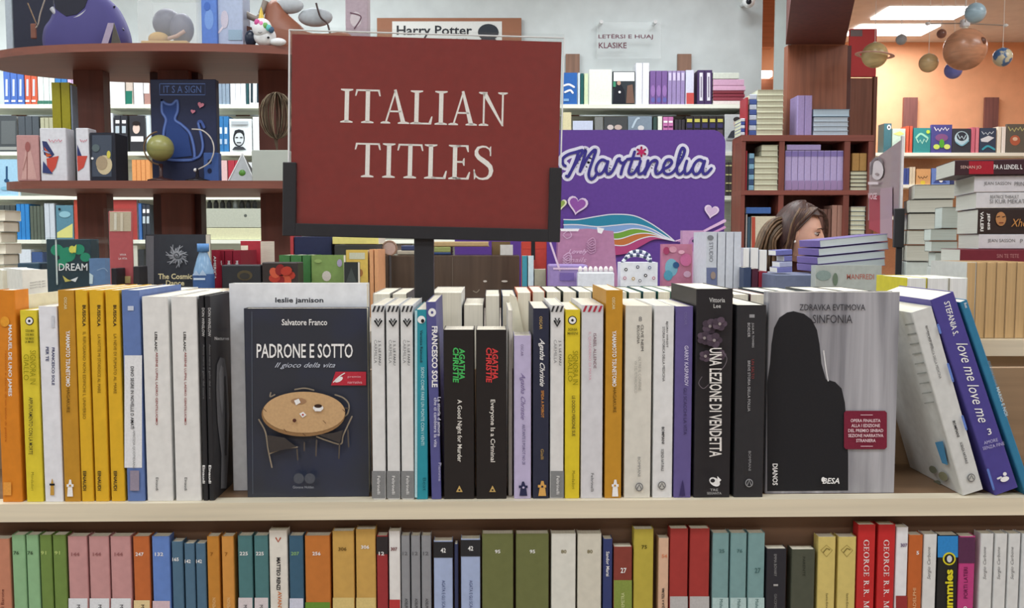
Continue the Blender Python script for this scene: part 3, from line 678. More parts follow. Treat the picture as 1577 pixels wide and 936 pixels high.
for i, (a, b) in enumerate(((366.5, 389.5), (391.5, 413.7))):
    r, f = lb(a, b, 825, (74, 124, 128), 'sea green paperback with pale foot, %s of the lower shelf pair' % nth(i, 2), (920, (216, 206, 210)), '225', WH); f.text('M', (a + b) / 2, 933, 4, 5, INK, 90)
r, f = lb(414.7, 443.5, 817, (226, 222, 212), 'white paperback with a political author name in black and red arrow mark, lower shelf', None)
f.line([(425, 828), (428.5, 834), (432, 828)], 2, P_(190, 80, 50), False).text('MATTEO RENZI', 429, 883, 50, 6, INK, 90, .03).text('AVANTI', 431, 926, 32, 6, P_(210, 120, 60), 90, .02)
lb(445.3, 467.8, 825, (56, 96, 124), 'dark blue paperback with pale foot between the white and the orange spines', (921, (206, 210, 230)), '207', P_(140, 190, 120))
lb(469.5, 509, 825, (204, 118, 46), 'wide orange paperback with green foot on the lower shelf', (927, (104, 150, 50)), '256', WH)
for i, (a, b, t) in enumerate(((512, 546, 818), (548, 579.3, 815))):
    lb(a, b, t, (208, 162, 78), 'sand gold paperback with lighter foot, %s of the pair on the lower shelf' % nth(i, 2), (920, (222, 196, 122)), '306', P_(110, 80, 30) if i == 0 else WH)
lb(580, 597.5, 825, (164, 48, 52), 'narrow crimson paperback with black head on the lower shelf', None, '12', WH, bandtop=(853, (52, 46, 48)))
r, f = lb(598.8, 617, 818, (226, 224, 222), 'narrow white paperback with red foot and number, between crimson and grey ones', (923, (196, 56, 56)), '307', P_(120, 40, 50))
for i, (a, b) in enumerate(((617.7, 631.7), (632.7, 647.7), (648.7, 664.3))):
    r, f = lb(a, b, 825, (142, 144, 150), 'thin grey paperback, %s of the three on the lower shelf' % nth(i, 3), None, '12', P_(100, 100, 106)); f.text('ADELPHI', (a + b) / 2 + 1, 930, 18, 4, INK, 90)
for i, (a, b, t) in enumerate(((667.7, 697.5, 833), (709.5, 740, 830))):
    r, f = lb(a, b, t, (162, 180, 220), 'sky blue paperback with black head numbered 42, %s of the pair' % nth(i, 2), None, None, None, bandtop=(858.5 if i == 0 else 856.5, (46, 46, 50)))
    f.text('42', (a + b) / 2, t + 14, 8, 7, WH, 0, .02).text('AGATA E GLI SCACCHI', (a + b) / 2 + .5, 920, 54, 5, P_(60, 70, 120), 90)
lb(699.5, 706, 838, (50, 58, 96), 'very thin dark blue paperback pushed in between the two sky blue ones')
for i, (a, b) in enumerate(((742, 791), (794, 845.5))):
    lb(a, b, 822, (110, 116, 66), 'very wide olive green paperback, %s of the pair on the lower shelf' % nth(i, 2), None, '95', WH)
for i, (a, b) in enumerate(((848.5, 887), (889, 926.5))):
    lb(a, b, 822, ((220, 220, 210), (212, 208, 192))[i], 'wide off-white paperback, %s of the pair beside the olive ones' % nth(i, 2), None, '80', P_(130, 120, 80))
r, f = lb(928.3, 943.5, 830, (50, 62, 118), 'narrow navy paperback with small white name beside the off-white pair'); f.text('Sandor Marai', 936, 868, 38, 5, WH, 90, .01)
r, f = lb(944.5, 973.8, 842, (140, 60, 50), 'short paperback, brick red above and lime green below, numbered 27', (893, (136, 154, 66)), '27', WH); f.text('DEMETRA', 959, 925, 26, 5, P_(220, 226, 160), -90)
lb(975.3, 1006.5, 815, (190, 172, 60), 'mustard yellow paperback between the short red-green and the peach one', None, '75', P_(90, 84, 20))
r, f = lb(1013.7, 1030, 829, (220, 178, 148), 'narrow peach paperback left of the two red ones on the lower shelf', None, '54', P_(220, 130, 90)); f.text('ACQUA A TEZUMA', 1021.5, 924, 38, 4.5, INK, -90, .02)
for i, (a, b) in enumerate(((1031, 1059.7), (1061.5, 1092.8))):
    lb(a, b, 814, (172, 52, 48), 'plain red paperback with grey foot, %s of the pair on the lower shelf' % nth(i, 2), (918, (186, 184, 184)))
for i, (a, b) in enumerate(((1096.5, 1122.5), (1124, 1149.8), (1151.3, 1177.7))):
    r, f = lb(a, b, 821, (118, 158, 160), 'pale turquoise paperback with lighter foot, %s of the three on the lower shelf' % nth(i, 3), (920, (176, 206, 206)), ('25', '76', '27')[i], P_(70, 110, 110)); f.text('Mishel', (a + b) / 2 + 1, 930, 16, 5, P_(70, 110, 110), 90)
r, f = lb(1180, 1211.5, 845, (44, 44, 52), 'short black paperback with tiny grey lettering, right of the turquoise trio'); f.text('EMMA BOVARY', 1194, 870, 34, 4, P_(150, 150, 150), 90).rect(1191, 899, 1198, 902, P_(170, 170, 170)).text('GIACOMO', 1194, 925, 22, 4, P_(130, 130, 130), 90)
r, f = lb(1218.5, 1255.3, 846, (78, 82, 68), 'short dark moss green paperback beside the two yellow ones'); f.text('PARENTE', 1238, 872, 30, 4, P_(50, 54, 44), 90)
for i, (a, b) in enumerate(((1259, 1286.7), (1290, 1318.3))):
    r, f = lb(a, b, 827, (214, 192, 106), 'pale yellow paperback with thin diamond emblem, %s of the pair beside the red ones' % nth(i, 2)); c = (a + b) / 2
    f.line([(c - 9, 847), (c, 839), (c + 9, 847), (c, 857), (c - 9, 847)], .8, P_(150, 130, 60), False).line([(c - 5, 850), (c, 844), (c + 5, 846)], 1.3, P_(110, 96, 40), False).text('Saint-Exupery', c, 930, 34, 4, P_(60, 50, 30), 90)
RMGLY = 'GEORGE R.R. MARTIN'
GM = []
for i, (a, b) in enumerate(((1319.7, 1347.5), (1350.8, 1378))):
    r, f = lb(a, b, 808, (206, 38, 40), 'bright red paperback with large white serif author name, %s of the pair' % nth(i, 2)); GM.append((f, (a + b) / 2))
r, f = lb(1378.8, 1397.8, 812, (228, 228, 232), 'narrow white paperback with dark red foot right of the bright red pair', (917, (160, 50, 50)), '307', P_(100, 70, 120))
r, f = lb(1398.5, 1420.5, 824, (200, 98, 40), 'narrow burnt orange paperback between two white ones, lower shelf right', None, '5', WH); f.text('ADELPHI', 1408, 922, 34, 5, P_(232, 180, 130), -90, .01)
r, f = lb(1421.3, 1442.3, 823, (216, 217, 216), 'white paperback with handwritten-like grey name, left of the blue and black one'); f.text('Sergio Carbone', 1431, 867, 50, 6.5, GREYI, -90, 0, .3)
r, f = lb(1444, 1475.2, 824, (36, 36, 36), 'black paperback with bright blue head and big yellow lettering', None, bandtop=(858, (40, 136, 214)))
f.ell(1461.5, 860, 10, 10, P_(228, 216, 30), 20).ell(1461.5, 860, 7.6, 7.6, INK, 20).ell(1461.5, 860, 4, 5.5, P_(210, 214, 210), 14).text('dummies', 1460.5, 914, 76, 13, P_(230, 218, 30), -90, .035)
r, f = lb(1476, 1501.5, 826, (196, 56, 128), 'magenta paperback with dark purple head on the lower shelf', None, bandtop=(867, (92, 46, 80))); f.text('PORTI LATERI', 1487, 897, 48, 6, P_(80, 20, 60), -90).text('D', 1486, 936, 6, 6, WH, -90, .02)
for i, (a, b) in enumerate(((1508.5, 1529.2), (1530.7, 1550.3), (1551.8, 1570.5))):
    r, f = lb(a, b, 822, (214, 216, 216), 'white paperback with grey slanted name, %s of three at the lower right edge' % nth(i, 3)); f.text('Sergio Carbone', (a + b) / 2 - 2, 867, 50, 6, GREYI, -90, 0, .3)
lb(1572, 1596, 822, (206, 210, 212), 'greyish white paperback cut by the right edge, lower shelf')
# ================================================================ SECOND ROW (page edges towards us)
R2 = 'books in the row behind, page edges to the viewer'
def fb(x0, x1, yt, col, label, yy=.17, dep=.14, pm=None, ym=None, o='fore'):
    return nb(x0, x1, yt, col, label, R2, dep=dep, yy=yy, o=o, pm=pm or PAGE, ym=ym or yt + 12)[0]
def row2(spec, where):
    n = len(spec)
    for i, s_ in enumerate(spec):
        fb(*s_[:3], s_[3], ('page-edge book, %s %s' % (nth(i, n), where)).replace(', behind', ' behind'), **(s_[4] if len(s_) > 4 else {}))
W_ = (224, 226, 222)
row2([(66, 88, 452, (206, 136, 34)), (89, 121, 449, W_), (122, 155, 449, W_), (156, 188, 449, W_), (189, 221, 449, W_), (222, 252, 451, W_), (253, 309, 453, (222, 206, 180)), ], 'behind the yellow and blue spines')
fb(311, 345, 456, (200, 160, 120), 'flat-topped book with tan page edges behind the thin black spines', yy=.2)
row2([(574, 601.5, 452, (170, 166, 156)), (603.5, 627, 452, (90, 84, 80))], 'left of the sign post above the striped spines')
row2([(664.7, 711.5, 450, (222, 222, 214))], 'x')
bpy.data.objects[-1]['label'] if False else None
fb(713.5, 745, 469, (60, 54, 54), 'low book with page edges to the viewer standing above the red-titled black spine')
row2([(747, 770, 455, (60, 60, 66)), (773, 794.5, 455, (40, 70, 110))], 'between the low book and the orange-brown edged one')
fb(796, 818, 450, (206, 104, 66), 'page-edge book with an orange-brown cover edge behind the lilac spine')
row2([(819.5, 839.5, 449, (196, 96, 66)), (841, 864.5, 449, (70, 76, 60)), (866.5, 888, 449, (90, 96, 84)), (890, 912, 449, (60, 80, 90)), (913, 930, 450, (216, 208, 160))], 'behind the navy, striped and lemon spines')
row2([(957.5, 966, 449, (60, 100, 80)), (967.5, 988, 450, (70, 110, 90)), (989.5, 1011, 449, (20, 84, 96)), (1012.5, 1033, 449, (40, 110, 90)), (1034, 1056, 449, (190, 190, 180)), (1057, 1072, 449, (110, 112, 108))], 'behind the cream, off-white and purple spines')
row2([(1128, 1153.5, 453, (60, 60, 60)), (1155, 1178, 453, (120, 84, 86))], 'behind the black spines left of the silhouette cover')
for i, (a, b) in enumerate(((1181, 1214), (1215, 1247))):
    fb(a, b, 451, (40, 60, 66), 'thick book with broad white top, %s behind the hood of the silhouette cover' % nth(i, 2))
for i, (a, b) in enumerate(((1262, 1308), (1310, 1358))):
    fb(a, b, 450, (90, 94, 90), 'thick book with wide white top, %s above the silhouette cover title' % nth(i, 2))
for o in bpy.data.objects:
    if o.get('label', '').endswith('book,  x'): o['label'] = 'thick book with beige page edges just right of the sign post'
# upright cream bookmark-like slip
o = MB().prism([(-.005, 0), (.017, 0), (.008, .045), (-.0005, .05)], 0, .004, M(238, 232, 206)).build('paper_slip', None, N @ T(nat(786, 510, .16).x, .162, nat(786, 512, .16).z))
o2 = MB().box(-.004, .016, 0, .004, ZS - nat(786, 512, .16).z, 0, M(238, 232, 206)).build('lower_half', o)
tag(o, 'narrow cream paper slip sticking up between the page-edge books right of the red-titled spine', 'paper slip')
# yellow covered row at the right
YR = at(1350, 440, .34)
zt2 = .0
def rb(x0, x1, yt, Y, h, col, label, o='fore', pm=None, dep=.14, group=None, ym=None):
    tz = at((x0 + x1) / 2, yt, Y).z
    return wbook(x0, x1, yt, Y, tz - h, o, col, label, group, dep, pm, detail=True, ym=ym or yt + 15)
RGR = 'thick books with pages to the viewer at the right end'
rb(1396, 1427, 428, .30, .235, (226, 214, 40), 'thick book whose bright yellow cover shows from the side, above the silhouette cover', 'fore', WPAGE, .11, RGR)
f = Face(bpy.data.objects[-1] if False else [o for o in COL.objects if o.get('label', '').startswith('thick book whose bright yellow')][0], (at(1396, 440, .30).x - .0001, 0, 0), (1, 0, 0))
f.ell(1379, 448, 4, 4, P_(190, 176, 20)).ell(1379, 448, 3, 3, P_(226, 214, 40))
for i, (a, b) in enumerate(((1428, 1461), (1462, 1490))):
    rb(a, b, 428, .30, .235, (214, 212, 196), 'thick book with cream pages, %s of two right of the bright yellow one' % nth(i, 2), 'fore', WPAGE, .11, RGR)
# kraft page books on the raised shelf at the right
KY = .38
zk = at(1540, 521, KY).z
kg = thing('raised_display_shelf', 'cream raised shelf behind the leaning books at the right edge, carrying brown-paged books', 'shelf', None, T(0, KY, zk))
xa, xb = at(1480, 530, KY).x, at(1700, 530, KY).x
MB().box(xa, xb, -.02, .15, -.0245, 0, EDGE).build('shelf_board', kg)
MB().box(xa, xb, .01, .03, ZS - zk + .001, -.025, M(196, 180, 154, .6, 'woodx')).build('front_panel', kg)
for x in (xa, xb - .02): MB().box(x, x + .02, .0305, .11, ZS - zk + .001, -.0245, EDGE).build('side_panel', kg)
for i in range(7):
    a = 1487 + i * 15.5
    wbook(a, a + 15, 404, KY, zk, 'fore', (188, 156, 112) if i else (200, 204, 200), 'book with brown kraft-coloured page edges on the raised shelf, %s' % nth(i, 7), 'brown-paged books on the raised shelf', .12, KRAFT, detail=True, gap=.0004, ym=460)
for i in range(2):
    pass
# ================================================================ SIGN
SGY = .16
ctr = nat(653, 207, SGY); k = (1 + SGY + .0) / FOC          # metres per pixel there
ROLL = math.radians(1.35)
SM = N @ T(ctr.x, SGY, ctr.z) @ Matrix.Rotation(ROLL, 4, 'Y')
sg = thing('sign_holder', 'black sign holder on a post with a dark red ITALIAN TITLES card in clear acrylic', 'sign', None, SM)
def SP(px, py):   # picture point -> sign-local (x,z) in pixels un-rolled about the centre
    p = SM.inverted() @ hit(px, py, (SM @ Vector((0, 0, 0))), NY); return p.x, p.z
L, _ = SP(445, 200); R_, _ = SP(865, 205); _, TZ = SP(655, 56); _, BZ = SP(650, 352)
CARD = M(140, 44, 42, .32, 'plain')
FRM = M(46, 46, 50, .4)
MB().box(L + .003, R_ - .003, 0, .001, BZ, TZ - .002, CARD).build('card', sg)
MB().box(L, R_, -.0028, -.0008, BZ, TZ + .003, ACR).build('acrylic_front', sg)
MB().box(L, R_, .0018, .0038, BZ, TZ + .008, ACR).build('acrylic_back', sg)
mb = MB(); rim = M(226, 230, 232, .3)
for x in (L - .0006, R_ - .0008): mb.box(x, x + .0014, -.003, .001, BZ, TZ + .003, rim)
mb.box(L, R_, -.003, .001, TZ + .0022, TZ + .0034, rim).build('acrylic_edge', sg)
l0, lz = SP(437, 250); l1, _ = SP(457, 300); r0, _ = SP(845, 300); r1, rz = SP(865, 259); _, bz0 = SP(650, 368)
mb = MB()
mb.bbox(l0, l1, -.006, .007, bz0, lz, .0008, FRM).bbox(r0, r1, -.006, .007, bz0, rz, .0008, FRM).bbox(l1 - .001, r0 + .001, -.006, .007, bz0, BZ + .003, .0008, FRM).build('bracket', sg)
px0, _ = SP(633, 420); px1, _ = SP(663, 420)
inv = Matrix.Rotation(-ROLL, 4, 'Y')
zlow = ZS - ctr.z
o = MB().bbox(px0, px1, 0.0, .012, zlow + .012, bz0 + .004, .001, FRM).build('post', sg, inv)
MB().bbox(px0 - .0, px1 + .0, -.002, .012, zlow + .001, zlow + .012, .001, FRM).build('foot', sg, inv)
# serif capitals
def arc(cx, cy, rx, ry, a0, a1, w0, w1=None, n=14, wv=None):
    pl = []; 
    for k in range(n):
        q = []
        for t in (k / n, (k + 1) / n):
            a = math.radians(a0 + (a1 - a0) * t); w = wv(a) if wv else w0
            q.append(((cx + (rx) * math.cos(a), cy + ry * math.sin(a)), (cx + (rx - w) * math.cos(a), cy + (ry - w * .42 - .01) * math.sin(a))))
        pl.append([q[0][0], q[1][0], q[1][1], q[0][1]])
    return pl
def R4(x0, x1, y0, y1): return [(x0, y0), (x1, y0), (x1, y1), (x0, y1)]
def serif(cx, y, w, up):     # bracketed serif
    h = .035; s_ = 1 if up else -1
    return [[(cx - w / 2, y), (cx + w / 2, y), (cx + w / 2, y + s_ * h), (cx + w * .24, y + s_ * (h + .03)), (cx - w * .24, y + s_ * (h + .03)), (cx - w / 2, y + s_ * h)]]
def stem(cx, w=.12, top=True, bot=True):
    return [R4(cx - w / 2, cx + w / 2, .02, .98)] + (serif(cx, 1, w * 2.9, False) if top else []) + (serif(cx, 0, w * 2.9, True) if bot else [])
def thickarc(cx, cy, rx, ry, a0, a1, tk, tn, n=16):
    pl = []
    for k in range(n):
        q = []
        for t in (k / n, (k + 1) / n):
            a = math.radians(a0 + (a1 - a0) * t); w = tn + (tk - tn) * abs(math.cos(a)) ** 1.3
            c, s_ = math.cos(a), math.sin(a)
            q.append(((cx + rx * c, cy + ry * s_), (cx + (rx - w) * c, cy + (ry - w) * s_)))
        pl.append([q[0][0], q[1][0], q[1][1], q[0][1]])
    return pl
def sshape():
    pts = [(.50, .78), (.46, .90), (.36, .965), (.26, .97), (.15, .93), (.10, .83), (.11, .73), (.18, .64), (.28, .57), (.39, .49), (.49, .39), (.52, .27), (.49, .14), (.41, .055), (.29, .028), (.19, .04), (.09, .11), (.05, .24)]
    w = [.03, .045, .05, .06, .08, .10, .12, .13, .14, .14, .13, .12, .10, .08, .06, .05, .05, .03]
    pl = []
    for i in range(len(pts) - 1):
        def off(j):
            a, b = pts[max(j - 1, 0)], pts[min(j + 1, len(pts) - 1)]; dx, dy = b[0] - a[0], b[1] - a[1]; l = math.hypot(dx, dy)
            return (pts[j][0] - dy / l * w[j] / 2, pts[j][1] + dx / l * w[j] / 2), (pts[j][0] + dy / l * w[j] / 2, pts[j][1] - dx / l * w[j] / 2)
        a, b = off(i), off(i + 1); pl.append([a[0], a[1], b[1], b[0]])
    return pl + [[(.475, .70), (.51, .70), (.505, .985), (.47, .96)], [(.03, .30), (.065, .30), (.09, .05), (.05, .0)]]
GL = {
    'I': (.40, lambda: stem(.20)),
    'T': (.72, lambda: stem(.36, top=False) + [R4(.03, .69, .945, .995), [(.0, .80), (.035, .80), (.08, .95), (.03, .995)], [(.72, .80), (.685, .80), (.64, .95), (.69, .995)]]),
    'A': (.78, lambda: [[(.10, .02), (.15, .02), (.40, .93), (.37, 1.0)], [(.56, .02), (.69, .02), (.41, 1.02), (.34, 1.0)], R4(.21, .56, .34, .39)] + serif(.12, 0, .27, True) + serif(.63, 0, .32, True)),
    'L': (.64, lambda: stem(.18) + [R4(.2, .58, 0, .05), [(.60, .24), (.635, .24), (.60, 0), (.52, .03)]]),
    'N': (.86, lambda: [R4(.14, .19, .02, .98), R4(.67, .72, 0, .98), [(.10, .98), (.24, .98), (.73, .0), (.68, .0)]] + serif(.165, 0, .27, True) + serif(.14, 1, .24, False) + serif(.695, 1, .27, False)),
    'E': (.64, lambda: stem(.18) + [R4(.2, .53, .95, 1.0), R4(.2, .56, 0, .05), R4(.2, .44, .485, .535), [(.53, .80), (.56, .80), (.55, 1.0), (.47, .96)], [(.575, .22), (.61, .22), (.57, 0), (.49, .03)], [(.42, .40), (.45, .40), (.45, .62), (.42, .62), (.38, .51)]]),
    'S': (.58, sshape),
    'O': (.84, lambda: thickarc(.42, .5, .40, .53, 0, 360, .15, .045, 28)),
    'G': (.82, lambda: thickarc(.43, .5, .41, .53, 40, 325, .15, .045, 22) + [R4(.66, .77, .06, .42)] + serif(.715, .42, .26, False) + [[(.72, .72), (.75, .72), (.75, .98), (.70, .90)]]),
    'R': (.76, lambda: stem(.18) + thickarc(.24, .75, .30, .25, -90, 90, .13, .045) + [[(.30, .48), (.44, .48), (.74, .0), (.58, .0)]] + serif(.68, 0, .2, True)),
    'M': (1.0, lambda: [R4(.14, .19, .02, .98), R4(.75, .88, .02, .98), [(.12, .98), (.25, .98), (.52, .02), (.46, .02)], [(.47, .02), (.52, .02), (.84, .98), (.76, .98)]] + serif(.165, 0, .27, True) + serif(.13, 1, .22, False) + serif(.815, 0, .32, True) + serif(.86, 1, .24, False)),
    '.': (.25, lambda: [R4(.06, .17, 0, .11)]), ' ': (.3, lambda: [])}
def word(st, track=.03):
    x = 0; out = []
    for ch in st:
        a, g_ = GL[ch]
        out += [[(p[0] + x, p[1]) for p in pl] for pl in g_()]; x += a + track
    return out
SG = Face(sg, SM @ Vector((0, -.0001, 0)), NY, step=.0001)
IV = P_(246, 240, 234)
rd = math.degrees(ROLL)
SG.glyphs(word('ITALIAN'), 653, 165, 257, 53, IV, rd).glyphs(word('TITLES'), 653, 248.5, 214, 53, IV, rd)
for f, c in GM: f.glyphs(word('GEORGE R.R. MARTIN', .08), c + .6, 906, 150, 8.5, WH, 90)

# ================================================================ MIDDLE TABLE (behind the second row)
TZ_ = 1.25
mt = thing('display_table', 'low pale display table behind the front shelf unit, loaded with books and gifts', 'table', None, T(0, 1.0, TZ_))
TB = M(170, 160, 146, .5, 'woodx')
MB().bbox(-1.7, 1.9, .02, .70, -.03, 0, .003, TB).build('table_top', mt)
for x in (-1.65, 1.82):
    for y in (.08, .6): MB().box(x, x + .05, y, y + .05, -TZ_, -.03, TB).build('leg', mt)
MB().box(-1.6, 1.82, .1, .12, -.5, -.03, TB).build('apron', mt)
TG = 'books and boxes on the display table'
def tb(x0, x1, yt, Y, col, label, o='cover', dep=.03, pm=None, name='book', cat='book', detail=True, ym=None, zb=TZ_, group=None):
    r = wbook(x0, x1, yt, Y, zb, o, col, label, group, dep, pm, detail=detail, name=name, cat=cat, ym=ym)
    return r, wface(r, Y, name='printed_cover')
def pbox(x0, x1, yt, Y, dep, m, label, name, cat, zb=TZ_, yb=None, group=None, b=.002, ym=None):
    cx, w, h, zb = px_box(x0, x1, yt, Y, zb, False, ym, yb)
    r = MB().bbox(-w / 2, w / 2, 0, dep, 0.0003, h, min(b, w * .1), m).build(name, None, T(cx, Y, zb))
    tag(r, label, cat, group)
    return r, wface(r, Y, name='printed_front')
st = thing('side_table', 'pale side table carrying the paper book stacks at the right', 'table', None, T(0, .53, TZ_))
MB().bbox(.56, 1.6, 0, .47, -.03, 0, .003, TB).build('table_top', st)
for x in (.58, 1.53):
    for y in (.03, .4): MB().box(x, x + .05, y, y + .05, -TZ_, -.03, TB).build('leg', st)
# DREAM cards box in a clear sleeve
r, f = pbox(72, 140, 368, 1.28, .05, M(30, 62, 74), 'dark green boxed card set titled in white, left of the blue notebook', 'card_box', 'box')
for q in ((88, 385, 10), (104, 392, 13), (122, 384, 9), (132, 396, 8), (96, 405, 8)): f.ell(q[0], q[1], q[2], q[2] * .9, P_(30, 150, 112), 12)
f.ell(112, 384, 5, 6, P_(220, 220, 80), 8).poly([(108, 388), (119, 376), (118, 389)], P_(230, 226, 90)).text('DREAM', 114, 411, 44, 11, WH, 0, .01).poly([(98, 424), (106, 430), (112, 432), (102, 434)], P_(214, 200, 90)).poly([(110, 431), (122, 426), (118, 434)], WH)
f.line([(88, 370), (90, 437)], 2.5, P_(200, 214, 210), False)
ob = MB()
a = at(66, 400, 1.26); b = at(152, 400, 1.26); zt = at(100, 365, 1.26).z
ob.box(a.x, b.x, 1.255, 1.257, TZ_ + .001, zt, ACR).box(a.x, a.x + .0015, 1.257, 1.34, TZ_ + .001, zt, ACR).box(b.x - .0015, b.x, 1.257, 1.34, TZ_ + .001, zt, ACR)
tag(ob.build('acrylic_stand'), 'clear acrylic sleeve around the dark green card box', 'display stand')
r, f = tb(138, 172, 398, 1.22, (92, 128, 172), 'medium blue notebook facing out, between the green card box and the pink display card', name='notebook', cat='notebook')
f.line([(150, 416), (160, 413), (166, 418)], 1, P_(150, 180, 210)).poly([(138, 420), (144, 424), (143, 437), (138, 437)], P_(190, 214, 220))
r, f = pbox(28, 62, 405, 1.3, .1, M(54, 80, 100), 'dusky blue box behind the white paperback at the left', 'gift_box', 'box')
# the tilted white open book at the far left, on the second row
r, f = None, None
Mx = N @ T(nat(54, 440, .2).x, .2, ZS) @ Matrix.Rotation(math.radians(38), 4, 'Z')
r = make_book(Mx, .030, nat(50, 415, .2).z - ZS, .12, 'cover', M(226, 226, 218), WPAGE, 'white paperback turned at an angle at the far left, above the orange spine', None, True)
fW = Face(r, (Mx @ Vector((0, 0, 0))), (Mx.to_3x3() @ Vector((0, 1, 0))), step=.0004)
for k in range(3): fW.text('RIASSUNTO DEL LIBRO', 58, 434 + k * 4, 24, 2.2, GREYI, -8)
r2 = make_book(N @ T(nat(14, 440, .2).x - .03, .27, ZS) @ Matrix.Rotation(math.radians(30), 4, 'Z'), .028, nat(14, 418, .22).z - ZS, .12, 'cover', M(232, 228, 206), WPAGE, 'cream book standing askew at the very left edge behind the orange spine', None, True)
r3 = nb(29.5, 34.5, 456, (226, 220, 190), 'slim cream paperback between the orange and lime yellow spines', SPN, yy=.01, dep=.12)[0]
nb(48, 64, 456, (228, 224, 200), 'cream page-edge book above the lime yellow spine at the left', R2, dep=.12, yy=.17, o='fore', ym=466)
# pink card in acrylic with small black plinth
r, f = pbox(168, 203, 325, 1.15, .01, M(196, 84, 90), 'dusty red display card with pale top standing in a clear holder', 'display_card', 'display card', ym=380)
f.rect(169, 326, 202, 356, P_(204, 188, 160)).rect(176, 328, 180, 354, P_(230, 224, 206)).rect(186, 328, 190, 356, P_(226, 214, 190)).text('VIVA', 190, 392, 10, 3, WH).text('LA VITA', 190, 398, 13, 3, WH).rect(184, 425, 202, 436, P_(220, 190, 120))
ob = MB(); a = at(163, 400, 1.14); b = at(208, 400, 1.14); zt = at(180, 321, 1.14).z
ob.box(a.x, b.x, 1.135, 1.137, TZ_ + .001, zt, ACR).box(a.x, b.x, 1.165, 1.167, TZ_ + .001, zt, ACR)
tag(ob.build('acrylic_holder'), 'clear acrylic holder around the dusty red display card', 'display stand')
pbox(172, 180, 413, 1.10, .05, M(40, 38, 44), 'small black block left of the foot of the red display card', 'plinth', 'block')
pbox(206, 215, 410, 1.10, .05, M(48, 46, 50), 'small black block right of the foot of the red display card', 'plinth', 'block')
# The Cosmic Dance
r, f = tb(224, 318, 361, 1.20, (54, 58, 66), 'large charcoal hardback facing out with a pale starburst and gold title', dep=.035)
f.rect(225, 363, 237, 440, P_(104, 106, 112))
for k in range(14):
    a = k * 2 * PI / 14; l = 17 if k % 2 else 12
    f.line([(275 + 3 * math.cos(a), 394 + 3 * math.sin(a)), (275 + l * math.cos(a + .1), 394 + l * math.sin(a + .1))], (4, 1.2), P_(160, 164, 172), False)
    f.line([(275 + l * .6 * math.cos(a), 394 + l * .6 * math.sin(a)), (275 + (l + 1) * math.cos(a + .35), 394 + (l + 1) * math.sin(a + .35))], 1, P_(160, 164, 172), False)
f.text('The Cosmic', 274, 425, 52, 8.5, P_(226, 212, 160), 0, .02).text('Dance', 274, 435, 28, 8, P_(226, 212, 160), 0, .02)
# water bottle
bx = at(307, 420, 1.12); zt = at(307, 375, 1.12).z - TZ_; bw = (at(323, 420, 1.12).x - at(291, 420, 1.12).x) / 2
bt = thing('water_bottle', 'small clear water bottle with blue label and blue cap in front of the charcoal hardback', 'bottle', None, T(bx.x, 1.15, TZ_))
BG = M(128, 168, 206, .12)
MB().lathe([(0.001, .001), (bw * .9, .001), (bw, .01), (bw, zt * .55), (bw * .96, zt * .66), (bw * .6, zt * .82), (bw * .42, zt * .88), (bw * .42, zt * .93), (.001, zt * .93)], BG, 20).build('body', bt)
MB().lathe([(bw * 1.015, zt * .12), (bw * 1.02, zt * .13), (bw * 1.02, zt * .62), (bw * 1.0, zt * .63)], M(56, 92, 150), 20).build('label', bt)
MB().lathe([(0.001, zt * .9), (bw * .56, zt * .9), (bw * .56, zt), (.001, zt)], M(84, 140, 204), 16).build('cap', bt)
f = Face(bt, (0, 1.15 - bw * 1.03, 0), YV, 'label_print'); f.poly([(296, 424), (302, 416), (307, 423), (312, 415), (318, 424)], P_(170, 196, 226)).rect(298, 428, 316, 431, P_(200, 220, 240))
# red books and dark boxes
r, f = tb(326, 333, 385, 1.3, (150, 26, 48), 'dark red book spine with white lettering beside the water bottle', 'spine', .15); f.text('AMERICA', 331, 412, 36, 4, WH, 90, .02)
for i in range(3):
    a = 334 + i * 12.5
    r, f = tb(a, a + 12, 386, 1.34, (142, 26, 46), 'dark red hardback spine, %s of three behind the flat black box' % nth(i, 3), 'spine', .15, group='dark red hardbacks'); f.text('ME', a + 6, 405, 7, 4, WH, 90, .02)
r, f = tb(371, 402, 371, 1.5, (176, 40, 56), 'bright crimson box lying on the books behind the black boxes', 'lie', .15, name='gift_box', cat='box'); f.rect(371, 378, 382, 389, P_(230, 220, 200))
r, f = pbox(342, 402, 408, 1.16, .06, M(48, 50, 54), 'flat black gift box with faint gold emblem right of the bottle', 'gift_box', 'box'); f.ell(377, 424, 12, 8, P_(86, 76, 54), 14).ell(377, 425, 8, 5, P_(60, 58, 54), 12)
r, f = pbox(404, 459, 404, 1.16, .06, M(58, 50, 48), 'dark box printed with a glowing red flower', 'gift_box', 'box')
for k in range(7): f.ell(434 + 12 * math.cos(k * .9), 424 + 9 * math.sin(k * .9), 9, 7, P_(*((190, 60, 44), (214, 90, 60), (150, 40, 40))[k % 3]), 10, k)
for i, (a, b) in enumerate(((430, 447), (448, 465), (466, 479))):
    tb(a, b, 393, 1.28, (70, 130, 70), 'grass green book spine, %s of three below the sign corner' % nth(i, 3), 'spine', .13, group='green books')
r, f = tb(480, 530, 393, 1.26, (126, 158, 84), 'light green cover facing out with a small pale figure'); f.ell(503, 425, 7, 8, P_(206, 200, 190), 12).ell(523, 405, 4, 6, P_(170, 160, 190), 10).ell(490, 402, 6, 3, P_(150, 180, 100), 10)
r, f = tb(530, 552, 404, 1.22, (46, 52, 52), 'small black box with faint triangle, right of the light green cover', name='gift_box', cat='box'); f.poly([(541, 412), (549, 434), (533, 434)], P_(70, 78, 76))
